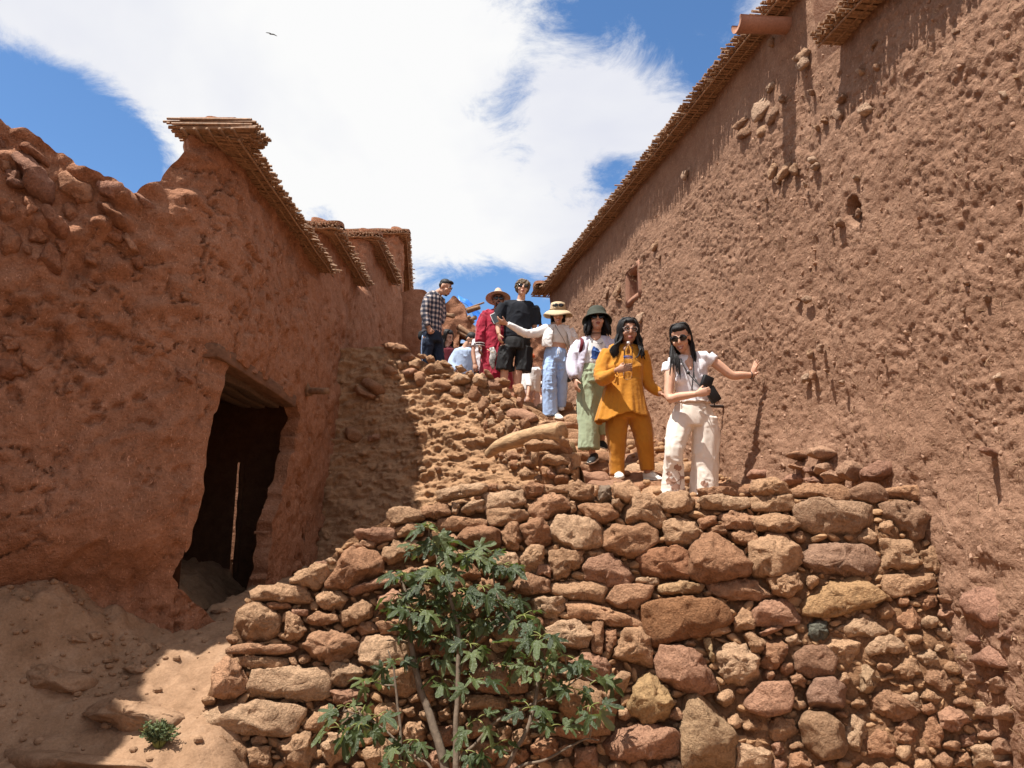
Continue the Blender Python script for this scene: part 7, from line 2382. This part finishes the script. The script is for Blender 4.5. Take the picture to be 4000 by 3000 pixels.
simple_person('person in a grey cap and sunglasses low down behind the pale blue trousers', 13.2, (1425, 1290), (.1, -.97, .1), (0, 0, 1), ((1370, 1410), (1490, 1410)), (1430, 1560), .98, 'pink_cloth', 'dark_cloth', 'skin_light', (((1360, 1480, 0), (1380, 1540, -.1), 1.5), ((1500, 1480, 0), (1480, 1540, -.1), 1.5)), 'cream', .85, 'shades')

# ---------------------------------------------------------------- the fig tree, the weed, the bird
def leaf_mat():
    m, nd, lk, bs = new_mat('fig_leaf')
    oi = N(nd, 'ShaderNodeObjectInfo')
    tc = N(nd, 'ShaderNodeTexCoord')
    r = ramp_node(nd, [(0, (.024, .038, .012)), (.55, (.046, .070, .022)), (1, (.115, .140, .048))])
    lk.new(oi.outputs['Random'], r.inputs['Fac'])
    sx = N(nd, 'ShaderNodeSeparateXYZ'); lk.new(tc.outputs['Object'], sx.inputs[0])
    ab = N(nd, 'ShaderNodeMath', operation='ABSOLUTE'); lk.new(sx.outputs['X'], ab.inputs[0])
    lt = N(nd, 'ShaderNodeMath', operation='LESS_THAN'); lk.new(ab.outputs[0], lt.inputs[0]); lt.inputs[1].default_value = .018
    col = mixc(nd, lk, lt.outputs[0], r.outputs[0], (.10, .135, .05))
    n = noise_node(nd, lk, tc.outputs['Object'], 7, 4, .6)
    g = ramp_node(nd, [(.3, (.8, .8, .8)), (.7, (1.2, 1.2, 1.2))]); lk.new(n.outputs['Fac'], g.inputs['Fac'])
    col = mixc(nd, lk, 1.0, col, g.outputs[0], 'MULTIPLY')
    geo = N(nd, 'ShaderNodeNewGeometry')
    col = mixc(nd, lk, geo.outputs['Backfacing'], col, (.15, .19, .11))
    lk.new(col, bs.inputs['Base Color'])
    bs.inputs['Roughness'].default_value = .42
    bs.inputs['Specular IOR Level'].default_value = .45
    tr = N(nd, 'ShaderNodeBsdfTranslucent'); tr.inputs['Color'].default_value = (.16, .24, .04, 1)
    mx = N(nd, 'ShaderNodeMixShader'); mx.inputs[0].default_value = .25
    out = [x for x in nd if x.type == 'OUTPUT_MATERIAL'][0]
    lk.new(bs.outputs[0], mx.inputs[1]); lk.new(tr.outputs[0], mx.inputs[2]); lk.new(mx.outputs[0], out.inputs['Surface'])
    bp = N(nd, 'ShaderNodeBump'); bp.inputs['Strength'].default_value = .4; bp.inputs['Distance'].default_value = .05
    lk.new(n.outputs['Fac'], bp.inputs['Height']); lk.new(bp.outputs[0], bs.inputs['Normal'])
    return m


M['fig_leaf'] = leaf_mat()
M['fig_bark'] = plain_mat('fig_bark', (.15, .11, .078), .85, .3, 30, .5)
M['petiole'] = plain_mat('petiole', (.22, .24, .07), .6)
M['weed'] = plain_mat('weed', (.105, .135, .060), .7, .35, 20)


def fig_leaf(seed):
    rng = np.random.default_rng(seed)
    A = np.array([0, 9, 17, 25, 33, 41, 50, 59, 69, 82, 96, 110, 128, 150, 172])
    R = np.array([.76, .71, .52, .25, .36, .56, .63, .50, .23, .30, .41, .38, .26, .17, .06])
    ang = np.concatenate([A, 360 - A[1:][::-1]])
    rad = np.concatenate([R, R[1:][::-1]]) * rng.uniform(.84, 1.14, len(ang))
    V = [(0, .22, 0)]
    for f in (.5, 1.0):
        for a, r in zip(np.radians(ang), rad):
            V.append((math.sin(a) * r * f, .22 + math.cos(a) * r * f, 0))
    V = np.array(V)
    d = np.hypot(V[:, 0], V[:, 1] - .22)
    V[:, 2] = -rng.uniform(.25, .6) * d ** 2 + .10 * np.abs(V[:, 0]) * rng.uniform(.3, 1.6) + .04 * np.sin(V[:, 1] * 9 + seed) + .05 * np.sin(V[:, 0] * 11 + seed)
    n = len(ang)
    F = [(0, 1 + (k + 1) % n, 1 + k) for k in range(n)] + [(1 + k, 1 + (k + 1) % n, 1 + n + (k + 1) % n, 1 + n + k) for k in range(n)]
    F = [tuple(reversed(f)) if False else f for f in F]
    return mesh('leaf', V, F, M['fig_leaf'])


def build_tree():
    rng = np.random.default_rng(81)
    s = 4000 / 2212.0
    base = np.array((-.36, 4.62, -2.0))
    t = empty('fig_tree', tuple(base), 'young green fig tree growing up against the stone wall', 'tree')

    def at(x, y, dy):
        p, n = ter_surf(x * s, y * s)
        return P4(x * s, y * s, p[1] - dy)
    stems = [([(965, 1690), (935, 1560), (905, 1480), (890, 1400), (880, 1300), (865, 1245)], .026, .22), ([(985, 1690), (985, 1560), (992, 1400), (975, 1300), (950, 1230), (930, 1150)], .017, .30),
             ([(875, 1690), (866, 1560), (850, 1450), (838, 1405)], .011, .30), ([(1080, 1690), (1145, 1560), (1160, 1450), (1130, 1380), (1080, 1300), (1060, 1220)], .013, .26),
             ([(978, 1690), (1030, 1600), (1100, 1540), (1200, 1500), (1270, 1450)], .011, .24), ([(940, 1690), (890, 1630), (810, 1560), (745, 1535)], .010, .28), ([(990, 1690), (985, 1500), (1020, 1400), (1100, 1340), (1160, 1370)], .012, .20),
             ([(1085, 1690), (1180, 1640), (1260, 1600), (1295, 1600)], .010, .24)]
    path = []
    for pts, r, dy in stems:
        w = [base + rng.normal(0, .05, 3) * (1, 1, 0)] + [at(x, y, dy) for x, y in pts]
        c = catmull(w, 50)
        c = c + .012 * np.stack([fbm(c * 6 + 3 * k, 2, k) for k in range(3)], -1)
        V, F = tube(c, list(np.linspace(r * 1.25, r * .35, 50)), 8)
        obj('trunk' if r > .02 else 'branch', local(t, V), F, M['fig_bark'], t)
        path.append(c[12:])
    path = np.vstack(path)
    ros = [(925, 1145), (905, 1185), (950, 1180), (870, 1240), (912, 1245), (960, 1235), (1005, 1200), (1050, 1205), (1092, 1225), (850, 1290), (892, 1310), (940, 1295), (990, 1270), (1042, 1262), (1072, 1300), (900, 1365), (950, 1375), (1000, 1335), (1012, 1385), (1050, 1350), (1100, 1310),
           (1140, 1330), (1172, 1370), (1132, 1392), (1160, 1430), (1182, 1480), (842, 1430), (812, 1472), (782, 1520), (745, 1528), (732, 1560), (772, 1572), (822, 1540), (1222, 1412), (1262, 1440), (1292, 1472), (1242, 1500), (1272, 1530), 
           (1090, 1440), (960, 1470), (1022, 1470), (1032, 1560), (1072, 1602), (1150, 1530), (1192, 1560), (862, 1620), (902, 1600), (1002, 1622), (852, 1650), (975, 1320), (925, 1420)]
    variants = [fig_leaf(i) for i in range(7)]
    tw, pet = [], []
    count = 0
    for x, y in ros:
        c = at(x + rng.normal(0, 5), y + rng.normal(0, 5), rng.uniform(.18, .42))
        k = np.argmin(((path - c) ** 2).sum(1) + 2.0 * np.clip(path[:, 2] - c[2] + .05, 0, 9) ** 2)
        q = path[k]
        tw.append(tube([q, (q + c) / 2 + rng.normal(0, .015, 3), c], [.006, .005, .004], 6, 8))
        m = 7 if y < 1400 else 4
        a0 = rng.random() * 6
        for i in range(m):
            if count >= 299: break
            a = a0 + 6.283 * i / m + rng.normal(0, .3)
            out = np.array((math.cos(a), math.sin(a) * .75 - .15, rng.uniform(-.55, .55)))
            out /= np.linalg.norm(out)
            p1 = c + out * rng.uniform(.035, .08)
            pet.append(tube([c, (c + p1) / 2 + (0, 0, .008), p1], [.003, .0027, .0025], 5, 4))
            L = rng.uniform(.070, .165)
            yv = out * .9 + np.array((0, 0, -rng.uniform(.1, .9))); yv /= np.linalg.norm(yv)
            up = np.array((rng.normal(0, .35), -.45 + rng.normal(0, .35), .8)); zv = up - yv * np.dot(up, yv); zv /= np.linalg.norm(zv)
            xv = np.cross(yv, zv)
            o = bpy.data.objects.new('leaf', variants[rng.integers(7)])
            R = Matrix(np.stack([xv, yv, zv], 1).tolist())
            o.rotation_euler = R.to_euler(); o.scale = (L, L, L); o.location = local(t, [p1 - yv * 0.0])[0]
            put(o, t); count += 1
    for v, f in tw: obj('twig', local(t, v), f, M['fig_bark'], t)
    V, F = merge(pet); obj('petioles', local(t, V), F, M['petiole'], t)['kind'] = 'stuff'
    return t


build_tree()


def build_weed():
    rng = np.random.default_rng(91)
    h = bpath.ray_cast(Vector((0, 0, 0)), Vector(ray(620, 2915)))
    c = np.array(h[0])
    t = empty('weed', tuple(c), 'small grey green weed growing from the path beside the stone wall', 'weed')
    st, lf = [], []
    for i in range(70):
        a = rng.random() * 6.283; sp = rng.uniform(.02, .11); hh = rng.uniform(.04, .13) * (1.25 - sp * 3)
        tip = c + (math.cos(a) * sp * 1.15, math.sin(a) * sp * .8, hh)
        p = [c + (math.cos(a) * .02, math.sin(a) * .02, -.01), (c + tip) / 2 + (0, 0, .02), tip]
        st.append(tube(p, [.003, .0025, .0015], 5, 6))
        for k in range(14):
            f = rng.uniform(.25, 1.05)
            q = p[0] * (1 - f) + tip * f + (0, 0, .02 * math.sin(3.1 * f))
            d = rng.normal(size=3); d[2] = abs(d[2]) * .7; d /= np.linalg.norm(d)
            s = np.cross(d, rng.normal(size=3)); s /= np.linalg.norm(s)
            L = rng.uniform(.014, .03); w = L * .28
            nn = np.cross(d, s) * .15 * L
            lf.append((np.array([q, q + d * L * .5 + s * w + nn, q + d * L, q + d * L * .5 - s * w + nn]), [(0, 1, 2), (0, 2, 3)]))
    V, F = merge(st); obj('stem', local(t, V), F, M['petiole'], t)
    V, F = merge(lf); obj('foliage', local(t, V), F, M['weed'], t)['kind'] = 'stuff'


build_weed()


def build_bird():
    c = P4(1061, 134, 42.0)
    b = empty('bird', tuple(c), 'tiny dark bird gliding in front of the big white cloud', 'bird')
    V, F = tube([c + (-.13, 0, -.01), c + (-.06, 0, 0), c + (.02, 0, .01), c + (.10, 0, .015), c + (.15, 0, .005)], [.006, .025, .033, .024, .006], 8, 12)
    obj('body', local(b, V), F, M['shoe_black'], b)
    for q in (-1, 1):
        P = np.array([(.05, 0, .01), (-.05, 0, .01), (.03, q * .15, .05), (-.06, q * .15, .045), (-.03, q * .34, .03), (-.06, q * .33, .028)])
        P = P @ np.array([[.5, .86, 0], [-.86, .5, 0], [0, 0, 1]]).T
        V = np.vstack([c + P, c + P + (0, 0, -.008)])
        F = [(0, 2, 3, 1), (2, 4, 5, 3), (6, 7, 9, 8), (8, 9, 11, 10), (0, 1, 7, 6), (4, 10, 11, 5), (0, 6, 8, 2), (2, 8, 10, 4), (1, 3, 9, 7), (3, 5, 11, 9)]
        obj('wing', local(b, V), F, M['shoe_black'], b, smooth=False)


build_bird()
